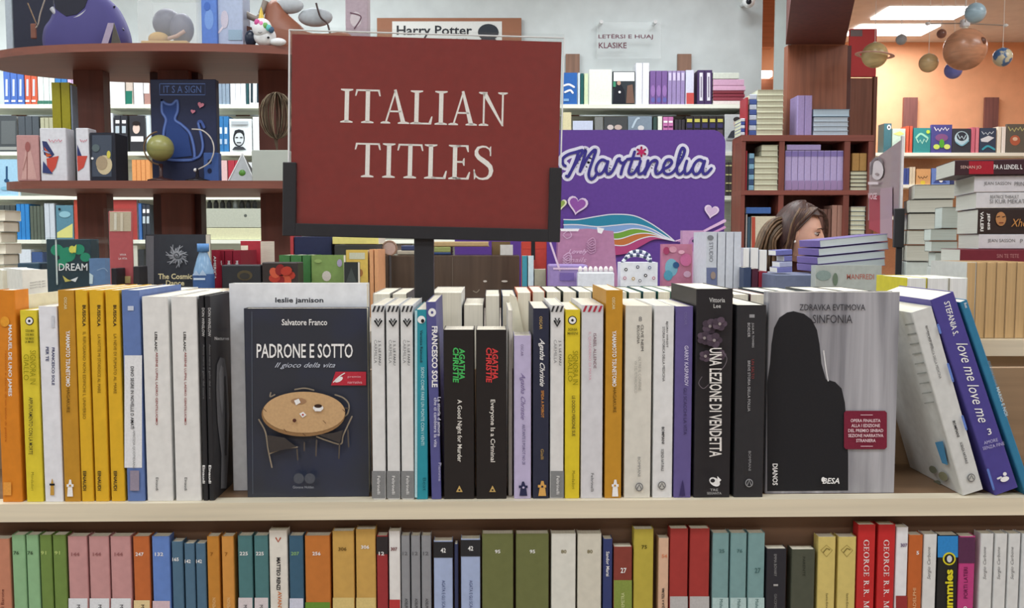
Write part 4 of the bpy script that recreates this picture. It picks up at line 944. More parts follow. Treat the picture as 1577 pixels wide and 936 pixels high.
r, f = tb(533, 567, 385, 1.36, (222, 186, 84), 'yellow cover facing out with a pale label, left of the sign post'); f.rect(538, 389, 562, 399, P_(206, 206, 180)).ell(555, 420, 4, 6, P_(170, 110, 60), 10)
for i, (a, b) in enumerate(((569, 575.5), (576.5, 583))): tb(a, b, 384, 1.36, (224, 160, 110), 'pale orange book spine, %s of the two beside the yellow cover' % nth(i, 2), 'spine', .13)
r, f = tb(512, 583, 365, 1.46, (226, 216, 120), 'yellow magazine stack top edge just under the sign frame', 'lie', .14, zb=at(550, 376, 1.46).z, name='magazine', cat='magazine', ym=370)
pbox(515, 582, 376.5, 1.46, .14, M(60, 62, 60), 'dark box carrying the yellow magazines under the sign frame', 'storage_box', 'box', ym=380)
r, f = pbox(453, 511, 364, 1.48, .12, M(36, 44, 78), 'tall navy box under the left half of the sign', 'gift_box', 'box', ym=380)
pbox(447, 452, 362, 1.48, .1, M(190, 60, 64), 'thin red box beside the tall navy one under the sign', 'gift_box', 'box', ym=380)
# small round mirror stand
m_ = at(600, 382, 1.5)
rm = thing('round_mirror', 'small round mirror with bronze rim on a short stand, left of the sign post', 'mirror', None, T(m_.x, 1.5, TZ_)); zc = m_.z - TZ_; rr = .019
MB().tube([(rr * math.cos(a * PI / 12), 0, zc + rr * math.sin(a * PI / 12)) for a in range(24)], .0028, M(150, 120, 100, .3), 8, True).build('rim', rm)
MB().prism([(rr * .95 * math.cos(a * PI / 12), zc + rr * .95 * math.sin(a * PI / 12)) for a in range(24)], -.001, .001, M(186, 160, 150, .15)).build('glass', rm)
MB().tube([(0, 0, 0.001), (0, 0, zc - rr)], .004, M(70, 70, 72, .4)).box(-.03, .03, -.02, .02, 0.0005, .008, M(70, 70, 72)).build('stand', rm)
# dark brown glossy low counter behind
CT = thing('brown_counter', 'dark brown glossy counter with small scuffs behind the post', 'counter', None, T(0, 1.75, 0))
a, b = at(585, 420, 1.75).x, at(800, 420, 1.75).x; zt = at(700, 393, 1.75).z
MB().bbox(a, b, 0, .27, .0005, zt, .003, M(84, 70, 60, .15, 'wood')).build('cabinet', CT)
f = wface(CT, 1.75, name='marks'); f.ell(747, 433, 3, 1.6, P_(206, 200, 190), 8).ell(777, 433, 5, 1.6, P_(206, 200, 190), 8).line([(729, 448), (734, 450), (738, 446)], 1.5, P_(150, 140, 120)).line([(697, 396), (697, 440)], 1.2, P_(110, 96, 84), False).line([(640, 396), (640, 440)], 1, P_(110, 96, 84), False)  # pale spots and thin lines drawn on the counter front
zcT = zt
random.seed(3)
for i, (a, b, t, c, o, d) in enumerate(((618, 640, 378, (60, 70, 110), 'lie', 'slate blue book lying on the brown counter left of the post'), (612, 640, 386, (180, 170, 150), 'lie', 'grey-beige book lying under the slate blue one'),
        (664, 694, 389, (50, 72, 120), 'lie', 'dark blue book lying on the brown counter right of the post'), (666, 694, 380, (150, 160, 90), 'lie', 'olive-green book lying on the dark blue one'), (668, 752, 372, (190, 160, 110), 'lie', 'wide tan atlas lying highest on the brown counter'),
        (757, 786, 372, (120, 96, 60), 'cover', 'brown book standing on the counter below the sign frame'), (770, 790, 377, (206, 206, 200), 'cover', 'small white box in front of the brown book on the counter'))):
    if o == 'cover': tb(a, b, t, 1.79 + (.05 if i == 5 else 0), c, d, 'cover', .02, zb=zcT, ym=386, detail=False)
    else:
        zz = {0: 386, 1: 393, 2: 393.5, 3: 389, 4: 380}[i]
        cx, w, h, z = px_box(a, b, t, 1.8, None, False, t + 3, zz)
        r = make_book(T(cx, 1.8, max(z, zcT) + .0004), w, h * .98, .15, 'lie', M(*c), PAGE, d, None, False)
r, f = pbox(803, 842, 372, 1.5, .1, M(190, 60, 50), 'reddish gift pack under the right corner of the sign', 'gift_pack', 'box', ym=385); f.rect(804, 372, 841, 383, P_(196, 64, 50)).rect(818, 372, 824, 400, INK)
for i, (a, b, t, c) in enumerate(((804, 812, 394, (60, 150, 170)), (813, 822, 394, (200, 222, 226)), (823, 841, 415, (170, 168, 140)))):
    tb(a, b, t, 1.42, c, ('teal book spine below the right corner of the sign', 'pale blue-white book spine next to the teal one', 'short grey-green book beside the violet gift tray')[i], 'spine', .1)
# ================================================================ COSMETICS DISPLAY (violet board, basket and gift packs)
MY = 2.10
zt = at(990, 200, MY).z; x1 = at(1116, 300, MY).x; x0 = at(700, 300, MY).x
r = thing('display_board', 'large violet cosmetics display board with rounded corner and white-outlined script name', 'display board', None, T(0, MY, 0))
rc = .045; z0 = .001
pts = [(x0, z0), (x1, z0)] + [(x1 - rc + rc * math.cos(a * PI / 16), zt - rc + rc * math.sin(a * PI / 16)) for a in range(9)] + [(x0 + rc - rc * math.sin(a * PI / 16), zt - rc + rc * math.cos(a * PI / 16)) for a in range(9)]
MB().prism(pts, 0, .02, M(98, 62, 158, .35)).build('board', r)
f = wface(r, MY, name='printed_logo')
def z7(l): return [(840 + x / 3.12, 180 + y / 3.12) for x, y in l]
def ev(l): return l
letters = [[(96, 236), (84, 226), (84, 200), (110, 180), (150, 168), (176, 160)], [(160, 164), (146, 210), (124, 260), (110, 286), (100, 284)], [(112, 280), (150, 216), (178, 172), (192, 162), (190, 180), (174, 230), (166, 262)], [(168, 258), (202, 196), (228, 164), (240, 160), (238, 176), (216, 240), (208, 276), (216, 298), (234, 292), (248, 268)],
    [(296, 216), (272, 206), (250, 226), (242, 256), (256, 276), (278, 262), (300, 216)], [(300, 214), (292, 254), (298, 274), (316, 268), (334, 236), (346, 206), (356, 200)], [(352, 206), (366, 222), (386, 214)], [(384, 212), (370, 244), (362, 276)],
    [(428, 168), (412, 220), (400, 262), (408, 276), (426, 268), (444, 240)], [(392, 204), (420, 200), (452, 200)], [(456, 212), (446, 250), (450, 274), (470, 266), (486, 240)],
    [(492, 210), (484, 250), (478, 276)], [(482, 262), (504, 222), (524, 208), (536, 218), (528, 250), (532, 274), (552, 266), (566, 248)],
    [(566, 250), (590, 240), (606, 220), (598, 206), (580, 210), (566, 240), (570, 268), (590, 276), (616, 262), (640, 224)], [(636, 232), (660, 190), (668, 160), (656, 150), (644, 176), (632, 230), (632, 266), (646, 276), (666, 258)],
    [(678, 212), (668, 250), (672, 274), (690, 268), (706, 244)], [(760, 216), (738, 206), (716, 224), (706, 254), (718, 276), (740, 264), (762, 216)], [(764, 212), (754, 254), (760, 274), (776, 270), (796, 248)]]
f.step = .00012
for l in letters: f.line(z7(l), 14, P_(226, 226, 246))
f.ell(840 + 460 / 3.12, 180 + 168 / 3.12, 11, 11, P_(226, 226, 246))
f.lay += 3
for l in letters: f.line(z7(l), 4.4, P_(58, 50, 146))
f.lay += 2
for k in range(3):
    a = k * PI / 3 + PI / 2; c = (840 + 460 / 3.12, 180 + 168 / 3.12); f.line([(c[0] - 7 * math.cos(a), c[1] - 7 * math.sin(a)), (c[0] + 7 * math.cos(a), c[1] + 7 * math.sin(a))], 3, P_(206, 30, 100), False)
def heart(cx, cy, s_, m, rot=0):
    p = []
    for k in range(24):
        t = k * PI / 12; x = 16 * math.sin(t) ** 3; y = -(13 * math.cos(t) - 5 * math.cos(2 * t) - 2 * math.cos(3 * t) - math.cos(4 * t))
        x, y = x * s_ / 16, y * s_ / 16; p.append((cx + x * math.cos(rot) - y * math.sin(rot), cy + x * math.sin(rot) + y * math.cos(rot)))
    f.poly(p, m)
heart(889, 315, 16, P_(226, 206, 236), .2); heart(889, 315, 12.5, P_(150, 82, 176), .2); heart(1095, 325, 11.5, P_(234, 214, 240), .2); heart(1095, 325, 9, P_(214, 186, 224), .2); heart(864, 314, 9, P_(230, 230, 200)); heart(863, 314, 7, P_(150, 180, 80))
def band(top, bot, m):
    n = len(top); f.poly(top + bot[::-1], m)
def cr(pts, n=8):
    q = []; Pn = [pts[0]] + pts + [pts[-1]]
    for i in range(1, len(Pn) - 2):
        for k in range(n):
            t = k / n; a, b, c, d = Pn[i - 1], Pn[i], Pn[i + 1], Pn[i + 2]
            q.append(tuple(.5 * (2 * b[j] + (c[j] - a[j]) * t + (2 * a[j] - 5 * b[j] + 4 * c[j] - d[j]) * t * t + (3 * b[j] - a[j] - 3 * c[j] + d[j]) * t ** 3) for j in (0, 1)))
    return q + [pts[-1]]
C0 = [(868, 338), (890, 338), (920, 333), (945, 330), (975, 332), (1000, 343), (1025, 360), (1038, 371)]
C1 = [(868, 346), (890, 346), (920, 349), (945, 347), (975, 345), (1000, 351), (1024, 364), (1038, 371)]
C2 = [(868, 356), (890, 356), (925, 358), (950, 358), (975, 352), (1000, 356), (1024, 366), (1038, 371)]
C3 = [(868, 366), (890, 366), (925, 366), (952, 368), (980, 360), (1002, 360), (1024, 367), (1038, 371)]
C4 = [(868, 380), (890, 380), (930, 376), (960, 378), (985, 368), (1004, 364), (1024, 368), (1038, 371)]
C5 = [(868, 396), (890, 396), (930, 394), (965, 390), (988, 378), (1006, 369), (1024, 369), (1038, 371)]
for A, B, m in ((C0, C1, P_(40, 140, 176)), (C1, C2, P_(130, 170, 226)), (C2, C3, P_(120, 176, 60)), (C3, C4, P_(210, 120, 60)), (C4, C5, P_(190, 70, 130))):
    band(cr(A), cr(B), m)
for A in (C0, C1, C2, C3, C4): f.line(A, 1.6, P_(230, 232, 244))
f.line([(1040, 371), (1070, 362), (1095, 350), (1115, 340)], (2, 5), P_(230, 190, 230)).line([(1044, 372), (1075, 366), (1100, 357), (1115, 350)], (1, 4), P_(216, 150, 206))
# violet gift tray with pink transparent pack
r, f = pbox(846, 905, 408, 1.30, .12, M(150, 128, 190), 'low violet cardboard tray holding the pink gift pack', 'gift_tray', 'tray', b=.003)
f.line([(847, 372), (862, 416)], 3, P_(226, 200, 230), False); f.rect(852, 412, 900, 415, P_(220, 190, 222)); f.rect(862, 420, 884, 432, P_(116, 96, 170))
cx, w, h, zb = px_box(858, 952, 352, 1.45, TZ_, False, 390)
MBp = MB().prism([(-w * .5, 0), (w * .44, 0), (w * .5, h * .35), (w * .42, h * .97), (0, h), (-w * .48, h * .98), (-w * .5, h * .5)], 0, .09, M(184, 128, 164, .2))
r = tag(MBp.build('gift_pack', None, T(cx, 1.45, TZ_ + .0003)), 'mauve pink gift pack with looping pale print, in front of the violet board', 'gift pack')
f = wface(r, 1.45, name='printed_front')
for k in range(9): x, y = 868 + (k * 37) % 74, 360 + (k * 23) % 50; f.line([(x, y), (x + 8, y - 5), (x + 12, y + 3), (x + 5, y + 7), (x - 1, y + 2)], 1.6, P_(*((216, 176, 206), (200, 150, 184))[k % 2]))
f.text('Lovely', 890, 388, 30, 9, P_(220, 182, 210), 0, .01, .4).text('nails', 890, 400, 26, 8, P_(214, 170, 200), 0, .01, .4).poly([(862, 352), (892, 352), (890, 356), (864, 356)], WH).poly([(919, 350), (930, 352), (926, 360), (920, 358)], WH)
# translucent white tray of little pots
r = thing('pot_tray', 'clear tray with a row of small white pots between the tray and the basket', 'tray', None, T(at(918, 430, 1.24).x, 1.24, TZ_))
zz = at(918, 419, 1.24).z - TZ_
MB().bbox(-.045, .045, 0, .04, .0003, zz, .003, M(222, 228, 238, .2)).build('tray', r)
for k in range(7): MB().lathe([(0.001, zz + .0002), (.006, zz + .0002), (.005, zz + .009), (.002, zz + .014), (.0005, zz + .014)], M(234, 226, 226), 10, (-.038 + k * .0127, .015, 0)).build('pot', r)
# little white basket bag with striped handle
B_ = at(984, 420, 1.26); bw = (at(1012, 420, 1.26).x - at(955, 420, 1.26).x) / 2; bh = at(984, 404, 1.26).z - TZ_
r = thing('gift_bag', 'little white printed basket bag with blue and white striped bow handle', 'bag', None, T(B_.x, 1.26, TZ_))
MB().slab([(-bw * .92, 0), (bw * .92, 0), (bw * .92, .06), (-bw * .92, .06)], .0003, bh * .5, M(224, 230, 238)).build('body', r)
MB().slab([(-bw, -.003), (bw, -.003), (bw, .063), (-bw, .063)], bh * .5, bh, M(228, 233, 240)).build('upper_body', r)
for k, (x, y, c) in enumerate(((964, 415, INK), (982, 411, P_(50, 60, 100)), (994, 424, INK), (962, 428, P_(196, 120, 150)), (975, 429, P_(190, 150, 60)), (1000, 412, P_(80, 100, 150)), (985, 432, P_(120, 120, 130)), (1006, 428, P_(190, 110, 140)))):
    f2 = Face(r, (0, 1.2565, 0), YV, 'print', .0005) if k == 0 else f2
    f2.ell(x, y, 2.6, 2.6, c, 10); f2.ell(x, y, 1.3, 1.3, WH, 8)
hx = lambda x: at(x, 395, 1.26).x - B_.x; hz = lambda y: at(984, y, 1.26).z - TZ_
SB, SW = M(60, 72, 110), M(226, 232, 240)
for q, (pts) in enumerate((((958, 406), (966, 396), (980, 393), (996, 397), (1006, 407)), ((962, 403), (972, 390), (986, 387), (1000, 392), (1004, 400)))):
    P3 = [(hx(x), .005 + q * .02, hz(y)) for x, y in cr(list(pts), 6)]
    for k in range(0, len(P3) - 2, 2):
        MB().tube(P3[k:k + 3], .0042, (SB, SW)[(k // 2) % 2], 8).build('handle_stripe', r)
# pink teddy cover and mauve one
r, f = tb(1019, 1066, 376, 1.34, (196, 120, 150), 'pink cover with turquoise and rose teddy shapes facing out', 'cover', .03)
f.ell(1034, 412, 10, 14, P_(120, 180, 200), 14).ell(1029, 424, 7, 8, P_(80, 160, 186), 12).ell(1041, 408, 5, 5, P_(46, 90, 140), 10).ell(1056, 400, 9, 10, P_(212, 110, 160), 12).ell(1026, 386, 5, 6, P_(170, 60, 100), 10).ell(1036, 384, 6, 5, P_(214, 150, 170), 10).ell(1058, 422, 6, 5, P_(216, 176, 206), 10).ell(1049, 388, 5, 3, P_(230, 170, 190), 10)
r, f = tb(1050, 1084, 355, 1.5, (196, 150, 190), 'mauve cover standing behind the pink teddy cover', 'cover', .03, ym=400); f.ell(1070, 376, 10, 12, P_(180, 120, 176), 12).ell(1068, 371, 2.5, 2.5, P_(60, 50, 90), 8).rect(1077, 400, 1084, 438, P_(130, 180, 206))
# white spines
for i, (a, b, t) in enumerate(((1087, 1104, 357), (1105, 1117, 357), (1117.7, 1129.5, 357), (1130, 1141.5, 357))):
    r, f = tb(a, b, t, 1.16, (206, 212, 222), 'tall white-blue spine, %s of the four right of the teddy covers' % nth(i, 4), 'spine', .15, group='tall white spines')
    if i == 0: f.rect(1088, 412, 1104, 440, P_(110, 120, 160)).ell(1094, 366, 5, 4, P_(130, 134, 140), 12).text('STUDIO', 1095, 388, 30, 6, P_(120, 124, 130), 90).ell(1098, 424, 4, 6, P_(160, 140, 130), 10)
for i, (a, b) in enumerate(((1144, 1154), (1155.5, 1168), (1169, 1181))):
    tb(a, b, 382 + (i == 2) * 3, 1.45, (196, 204, 214), 'short pale page-edge book, %s of the three before the woman\'s hair' % nth(i, 3), 'fore', .12, WPAGE, group='short pale books', ym=400)
for i, (a, b, t, c) in enumerate(((1145, 1157, 412, (60, 76, 110)), (1158, 1168, 414, (90, 40, 60)), (1168.5, 1175, 418, (170, 40, 60)), (1176, 1182, 418, (170, 40, 60)), (1190, 1202, 422, (56, 58, 96)), (1203, 1229, 421, (64, 70, 120)), (1230, 1249, 424, (110, 130, 190)))):
    tb(a, b, t, 1.12, c, ('slate blue book top below the short pale ones', 'plum book between slate blue and red ones', 'left red book beside the plum one', 'right red book below the lavender stack', 'dark indigo book under the lavender stack', 'wide indigo book under the lavender stack', 'periwinkle book right end under the lavender stack')[i], 'spine', .15, ym=425)
# lavender stack, lying
zb = TZ_ + .165
zs = at(1290, 424, 1.0).z
LV = (112, 96, 168)
lav = thing('stack_riser', 'grey box carrying the tilted lavender book stack', 'box', None, T(at(1300, 430, 1.03).x, 1.02, TZ_))
h0 = at(1300, 422.5, 1.02).z - TZ_
MB().bbox(at(1190, 430, 1.02).x - at(1300, 430, 1.02).x, at(1362, 430, 1.02).x - at(1300, 430, 1.02).x, 0, .16, .0005, h0, .002, M(110, 120, 150)).build('body', lav)
r, f = tb(1255, 1357, 409, .93, (176, 184, 180), 'grey-green cover with small red title standing below the lavender stack', 'cover', .03)
f.text('MANFREDI', 1325, 426, 42, 8, P_(190, 110, 96), 0, .01).ell(1268, 424, 12, 8, P_(140, 160, 156), 12).ell(1286, 430, 4, 10, P_(110, 130, 110), 12)
tilt = math.radians(-5.6)
for i in range(4):
    yb_ = 421 - i * 12.0; th = .0160
    a = at((1259, 1259, 1261, 1263)[i], yb_ - (2, 2, 3, 4)[i], 1.03); b = at((1364, 1364, 1369, 1368)[i], yb_, 1.03)
    w = b.x - a.x
    Mx = T(a.x, 1.03, a.z) @ Matrix.Rotation(tilt, 4, 'Y') @ T(w / 2, 0, 0)
    r = make_book(Mx, w, th, .145, 'lieend', M(*LV), M(206, 216, 218, .8, 'page'), 'lavender-spined book lying in the tilted stack before the woman, %s from the bottom' % ORD[i], 'lavender stack', True)
for i in range(4):
    yb_ = (421, 412.5, 403.5, 394)[i]; a = at((1203, 1207, 1214, 1201)[i], yb_, 1.0); b = at(1226.5, yb_, 1.0)
    make_book(T((a.x + b.x) / 2, 1.03, a.z + .0012) @ Matrix.Rotation(math.radians(-3), 4, 'Y'), b.x - a.x, .0118, .06, 'lie', M(*((116, 120, 190), (170, 176, 214), (110, 112, 184), (104, 108, 186))[i]), WPAGE, 'small periwinkle book left of the lavender stack, %s from the bottom' % ORD[i], 'periwinkle books', True)
# ================================================================ RIGHT PAPER STACKS
SD = .55
def lay(x0, x1, yt, yb_, Y, col, label, o='lie', dep=.15, pm=None, prints=None, rot=0, group=None):
    c = at(x0, yb_, Y); R = Matrix.Rotation(math.radians(rot), 4, 'Z'); n = R @ YV
    h = at(x0, yt, Y).z - c.z; w = (hit(x1, (yt + yb_) / 2, c, n) - Vector((c.x, c.y, 0))); w.z = 0; w = w.length
    r = make_book(T(*c) @ R @ T(w / 2, 0, 0), w, h * .975, dep, o, M(*col), pm or GREYPAGE, label, group, True, t=.0008)
    return r, Face(r, c, n, step=.0006)
def carton(x0, x1, py, Y, rot, h, dep, col, label):
    c = at(x0, py, Y); R = Matrix.Rotation(math.radians(rot), 4, 'Z'); n = R @ YV; h = c.z - TZ_ - .001
    w = (hit(x1, py, c, n) - c); w.z = 0; w = w.length
    r = thing('stack_riser', label, 'box', None, T(c.x, c.y, c.z - h - .0006) @ R)
    MB().bbox(.002, w, .003, dep, 0, h, .002, M(*col)).build('body', r)
GS = 'tall stack of lying books at the right edge'
stk = [(1478, 1640, 393, 407, (120, 36, 52), 'dark crimson book at the bottom of the right-hand stack'), (1507, 1640, 360, 384, (206, 204, 212), 'pale grey book under the black portrait one in the right-hand stack'),
       (1505, 1640, 321, 359, (52, 38, 36), 'dark brown book with orange face print in the right-hand stack'), (1503, 1640, 296, 320.5, (208, 208, 214), 'pale grey book third from the top of the right-hand stack'),
       (1500, 1640, 270, 295.5, (208, 206, 214), 'pale grey book second from the top of the right-hand stack'), (1470, 1640, 246, 269.5, (64, 36, 44), 'dark red and black book lying on top of the right-hand stack')]
ys = [407, 383, 360, 320.8, 296, 270, 246]
yy_ = {}
for i, (a, b, t, bt_, c, l) in enumerate(stk):
    t, bt_ = ys[i + 1], ys[i]
    r, f = lay(a, 1600, t, bt_, SD, c, l, group=GS, dep=.14, rot=-13)
    yy_[i] = (r, f)
yy_[5][1].rect(1492, 248, 1530, 268, P_(176, 30, 48)).text('SENAN JO', 1495, 258, 32, 6, P_(230, 190, 180)).text('PA A LENDEL L', 1552, 257, 44, 7, WH, 0, .01)
yy_[4][1].text('JEAN SASSON', 1536, 283, 42, 6.5, GREYI).text('PRINC', 1572, 283, 20, 6.5, GREYI)
yy_[3][1].text('BEATRICE THIBAULT', 1547, 303, 44, 5, GREYI).text('SI KUR MEKATI', 1552, 310, 56, 6.5, GREYI)
yy_[2][1].text('VALERI', 1512, 341, 30, 5, WH, 90, .02).text('JENIS', 1522, 341, 26, 5, WH, 90, .02).ell(1541, 337, 8, 11, P_(190, 130, 80), 14).line([(1535, 334), (1539, 333)], 1.2, INK, False).line([(1543, 334), (1547, 333)], 1.2, INK, False).line([(1538, 343), (1544, 343)], 1.5, P_(120, 50, 40), False).text('Xhe', 1568, 343, 24, 12, P_(206, 140, 70), 0, 0, .3)
yy_[1][1].text('JEAN SASSON', 1542, 371, 42, 6.5, GREYI).text('P', 1573, 371, 4, 6, GREYI)
yy_[0][1].text('SIN TE TETE', 1552, 394, 34, 6, P_(190, 130, 130))
carton(1462, 1600, 407, SD, -13, .1, .14, (206, 212, 208), 'white carton under the right-hand book stack')
# side stack of paper blocks left of it
GS2 = 'lower stack of page blocks beside the tall one'
a_, ysl = 0, [412, 393, 374, 352]
for i, (a, b, t, bt_) in enumerate(((1440, 1466, 388, 411), (1434, 1475, 371, 387.5), (1433, 1474, 352, 370.5), (1450, 1476, 318, 351.5))):
    lay(a, b, t, bt_, .74, (70, 80, 76), 'short white page block book in the inner stack, %s from the bottom' % ORD[i], 'liefore', .08, M(206, 216, 210, .8, 'page'), group=GS2, rot=-16)
for i, (a, b, t, bt_) in enumerate(((1396, 1432, 377, 402), (1399, 1432, 354, 376.5), (1401, 1449, 328, 353.5), (1400, 1468, 307, 327.5), (1408, 1471, 284, 306.5))):
    r, f = lay(a, b, t, bt_, .95, (66, 66, 62), 'thick grey-paged book lying in the middle stack, %s from the bottom' % ORD[i], 'liefore', .10, M(196, 196, 184, .8, 'page'), group='middle stack of thick grey-paged books', rot=-17)
carton(1394, 1440, 402.3, .95, -17, .145, .1, (196, 206, 200), 'pale carton under the middle stack of grey-paged books')
carton(1436, 1472, 411.3, .745, -16, .1, .08, (200, 208, 204), 'pale carton under the inner stack of short page blocks')
# second sign holder seen from the side
A, B = at(1338, 300, 1.6), at(1387, 300, 1.0)
dv = Vector((B.x - A.x, B.y - A.y, 0)); ln = dv.length; Mx = T(A.x, A.y, 0) @ Matrix.Rotation(math.atan2(dv.y, dv.x), 4, 'Z')
z0 = at(1387, 330, 1.0).z; z1 = at(1387, 214, 1.0).z
r = thing('sign_holder', 'clear sign holder seen slantwise with a faded rose portrait card', 'sign', None, Mx @ T(0, 0, z0))
MB().box(0, ln, .0, .001, 0, z1 - z0, M(176, 148, 152, .3)).build('card', r)
MB().box(-.004, ln + .004, -.003, -.001, -.005, z1 - z0 + .006, ACR).build('acrylic_front', r)
MB().box(ln, ln + .004, -.003, .004, -.005, z1 - z0 + .006, M(226, 222, 224, .2)).build('acrylic_edge', r)
pl_ = Mx @ Vector((0, 0, 0)); nn = (Mx.to_3x3() @ Vector((0, 1, 0)))
f = Face(r, pl_, nn, 'printed_photo', .0012)
f.poly([(1339, 300), (1372, 302), (1372, 368), (1339, 352)], P_(176, 64, 78)).poly([(1357, 290), (1376, 288), (1376, 368), (1357, 362)], P_(176, 146, 156)).ell(1353, 262, 10, 15, P_(206, 196, 196), 16).line([(1344, 268), (1346, 250), (1354, 243), (1362, 250)], 3, P_(120, 110, 114)).ell(1354, 268, 3, 2, P_(150, 130, 130), 8).text('VOGE', 1348, 302, 14, 10, P_(230, 200, 204), 0, .01).rect(1342, 280, 1358, 284, P_(214, 200, 202))
pb = at(1378, 380, .98); pt = at(1378, 320, .98)
MB().bbox(ln - .012, ln + .012, -.012, .008, at(1378, 381, 1.0).z - z0, at(1378, 321, 1.0).z - z0, .001, FRM).build('clip', r)
MB().box(ln - .006, ln + .006, -.006, .006, TZ_ - z0, at(1378, 381, 1.0).z - z0, FRM).build('post', r)
# ================================================================ ROUND DISPLAY TOWER at the left
TY = 1.72
def ax(px, Y=TY, py=200): return at(px, py, Y).x
def az(py, Y=TY, px=240): return at(px, py, Y).z
cxT = ax(290, TY + .28); ra_ = cxT - ax(-4, TY + .28)
tw = thing('display_tower', 'dark reddish-brown wooden display tower with two rounded shelves at the left', 'display unit', None, T(cxT, TY + .28, 0))
def oval(a, b, p=2.6, n=48):
    o = []
    for k in range(n):
        t = 2 * PI * k / n; c, s_ = math.cos(t), math.sin(t)
        o.append((a * math.copysign(abs(c) ** (2 / p), c), b * math.copysign(abs(s_) ** (2 / p), s_)))
    return o
ZU = az(66); ZUb = az(78.5); ZLs = az(278); ZLb = az(290)
MB().slab(oval(ra_, .28, 2.2), ZUb, ZU, BROWNX).build('shelf', tw)
MB().slab(oval(cxT - ax(4, TY + .12), .28, 4.5), ZLb, ZLs, BROWNX).build('shelf', tw)
for i, (a, b, y, m) in enumerate(((115, 161, .10, BROWN), (245, 291, .10, BROWN), (233, 245, .14, DARKB), (291, 307, .14, DARKB), (399, 445, .10, BROWN), (530, 575, .10, BROWN))):
    Y = TY + .20 + y
    for z0, z1 in ((ZLs + .0005, ZUb - .0005), (.0, ZLb - .0005)):
        MB().box(ax(a, Y) - cxT, ax(b, Y) - cxT, Y - TY - .28, Y - TY - .28 + .05, z0, z1, m).build('upright', tw)
mb = MB().slab(oval(ra_ * .9, .24, 4), .05, .08, BROWNX).build('base', tw)
# --- items on the lower tower shelf
def tbx(x0, x1, yt, dep, m, label, name='gift_box', cat='box', Y=TY + .02, group=None, z=ZLs, b=.002):
    return pbox(x0, x1, yt, Y, dep, m, label, name, cat, zb=z, group=group, b=b)
FYT = TY + .03
r, f = tbx(26, 60, 208, .06, M(190, 140, 138, .4), 'rose box printed with folded hands at the left end of the tower shelf', Y=FYT)
f.poly([(33, 276), (38, 240), (41, 218), (44, 218), (50, 242), (57, 276)], P_(206, 160, 154)).line([(42, 222), (42, 276)], 1.2, P_(150, 92, 90)).ell(43, 226, 4, 8, P_(160, 92, 90), 12).line([(36, 262), (42, 240)], 1, P_(170, 116, 110))
for i, (a, b, t) in enumerate(((62, 102, 197), (117.5, 137, 197))):
    r, f = tbx(a, b, t, .055, M(212, 214, 222, .4), 'white box printed with a red and blue winged figure, %s of the two' % nth(i, 2), Y=FYT, group='white winged-figure boxes')
    c = (a + b) / 2
    if i: c = 127
    if i: f.poly([(119, 222), (126, 240), (124, 258), (119, 250)], P_(52, 60, 110)).poly([(119, 240), (135, 240), (129, 258), (120, 264)], P_(206, 74, 60)).scrib(129, 217, 10, 4, P_(206, 90, 110), 3); continue
    f.poly([(c - 17, 217), (c - 10, 218), (c + 2, 238), (c - 4, 244), (c - 14, 238)], P_(52, 60, 110)).poly([(c - 14, 226), (c - 2, 240), (c - 10, 242)], P_(206, 90, 50)).poly([(c - 10, 244), (c + 9, 240), (c + 4, 258), (c - 2, 266), (c - 9, 256)], P_(206, 74, 60)).poly([(c - 15, 248), (c - 9, 256), (c, 268), (c - 16, 266)], P_(56, 66, 120)).line([(c - 15, 232), (c - 5, 236)], 2, P_(150, 170, 210)).scrib(c + 4, 217, 20, 5, P_(206, 90, 110), 4)
r, f = tbx(139, 178, 204, .09, M(38, 42, 54, .35), 'black window box with a glowing golden moon shape inside', Y=FYT)
f.poly([(142, 208), (172, 208), (172, 272), (142, 272)], P_(70, 80, 96)).ell(161, 254, 12, 15, P_(206, 190, 150), 18).ell(157, 251, 9, 11, P_(170, 150, 120), 14).ell(148, 228, 6, 6, P_(90, 106, 110), 12).ell(168, 238, 3, 6, P_(210, 200, 80), 10).ell(143, 244, 2, 2, WH, 8)
# olive pair and grey neighbour
for i, (a, b) in enumerate(((80, 93.5), (94.5, 108))):
    wbook(a, b, 127, TY + .11, ZLs, 'spine', (150, 142, 22), 'tall olive yellow book, %s of the two standing behind the white boxes' % nth(i, 2), 'olive yellow books', .045, detail=True)
wbook(109, 112, 131, TY + .11, ZLs, 'spine', (110, 122, 138), 'tall slate grey book right of the two olive yellow ones', None, .035, detail=True)
# cat light box
r, f = tbx(232, 333, 122, .03, M(36, 44, 76, .4), 'big navy panel box with a glowing blue cat outline and heading', 'cat_sign_box', 'box', Y=TY + .13)
NB = P_(96, 126, 196); NB2 = P_(64, 88, 160)
f.line([(246, 129), (316, 129), (316, 146), (246, 146), (246, 129)], 1.2, NB, False).text('IT S A SIGN', 281, 137.5, 58, 11, NB)
catp = [(250, 155), (256, 160), (265, 161), (273, 155), (274, 170), (270, 184), (280, 192), (292, 204), (298, 222), (300, 240), (296, 246), (262, 246), (256, 240), (252, 222), (253, 200), (256, 184), (250, 172), (250, 155)]
f.poly([(251, 158), (256, 162), (265, 163), (272, 158), (272, 170), (268, 184), (290, 206), (296, 240), (262, 244), (255, 232), (256, 190), (251, 172)], P_(40, 66, 130))
f.line(catp, 4.5, NB2).line(catp, 2, NB).line([(298, 245), (308, 240), (313, 226), (310, 206), (306, 190), (310, 187), (315, 196)], 4, NB2).line([(298, 245), (308, 240), (313, 226), (310, 206), (306, 190)], 1.8, NB)
heart(310, 162, 5, P_(216, 130, 150), .3); heart(298, 172, 3.6, P_(206, 120, 140), .2)
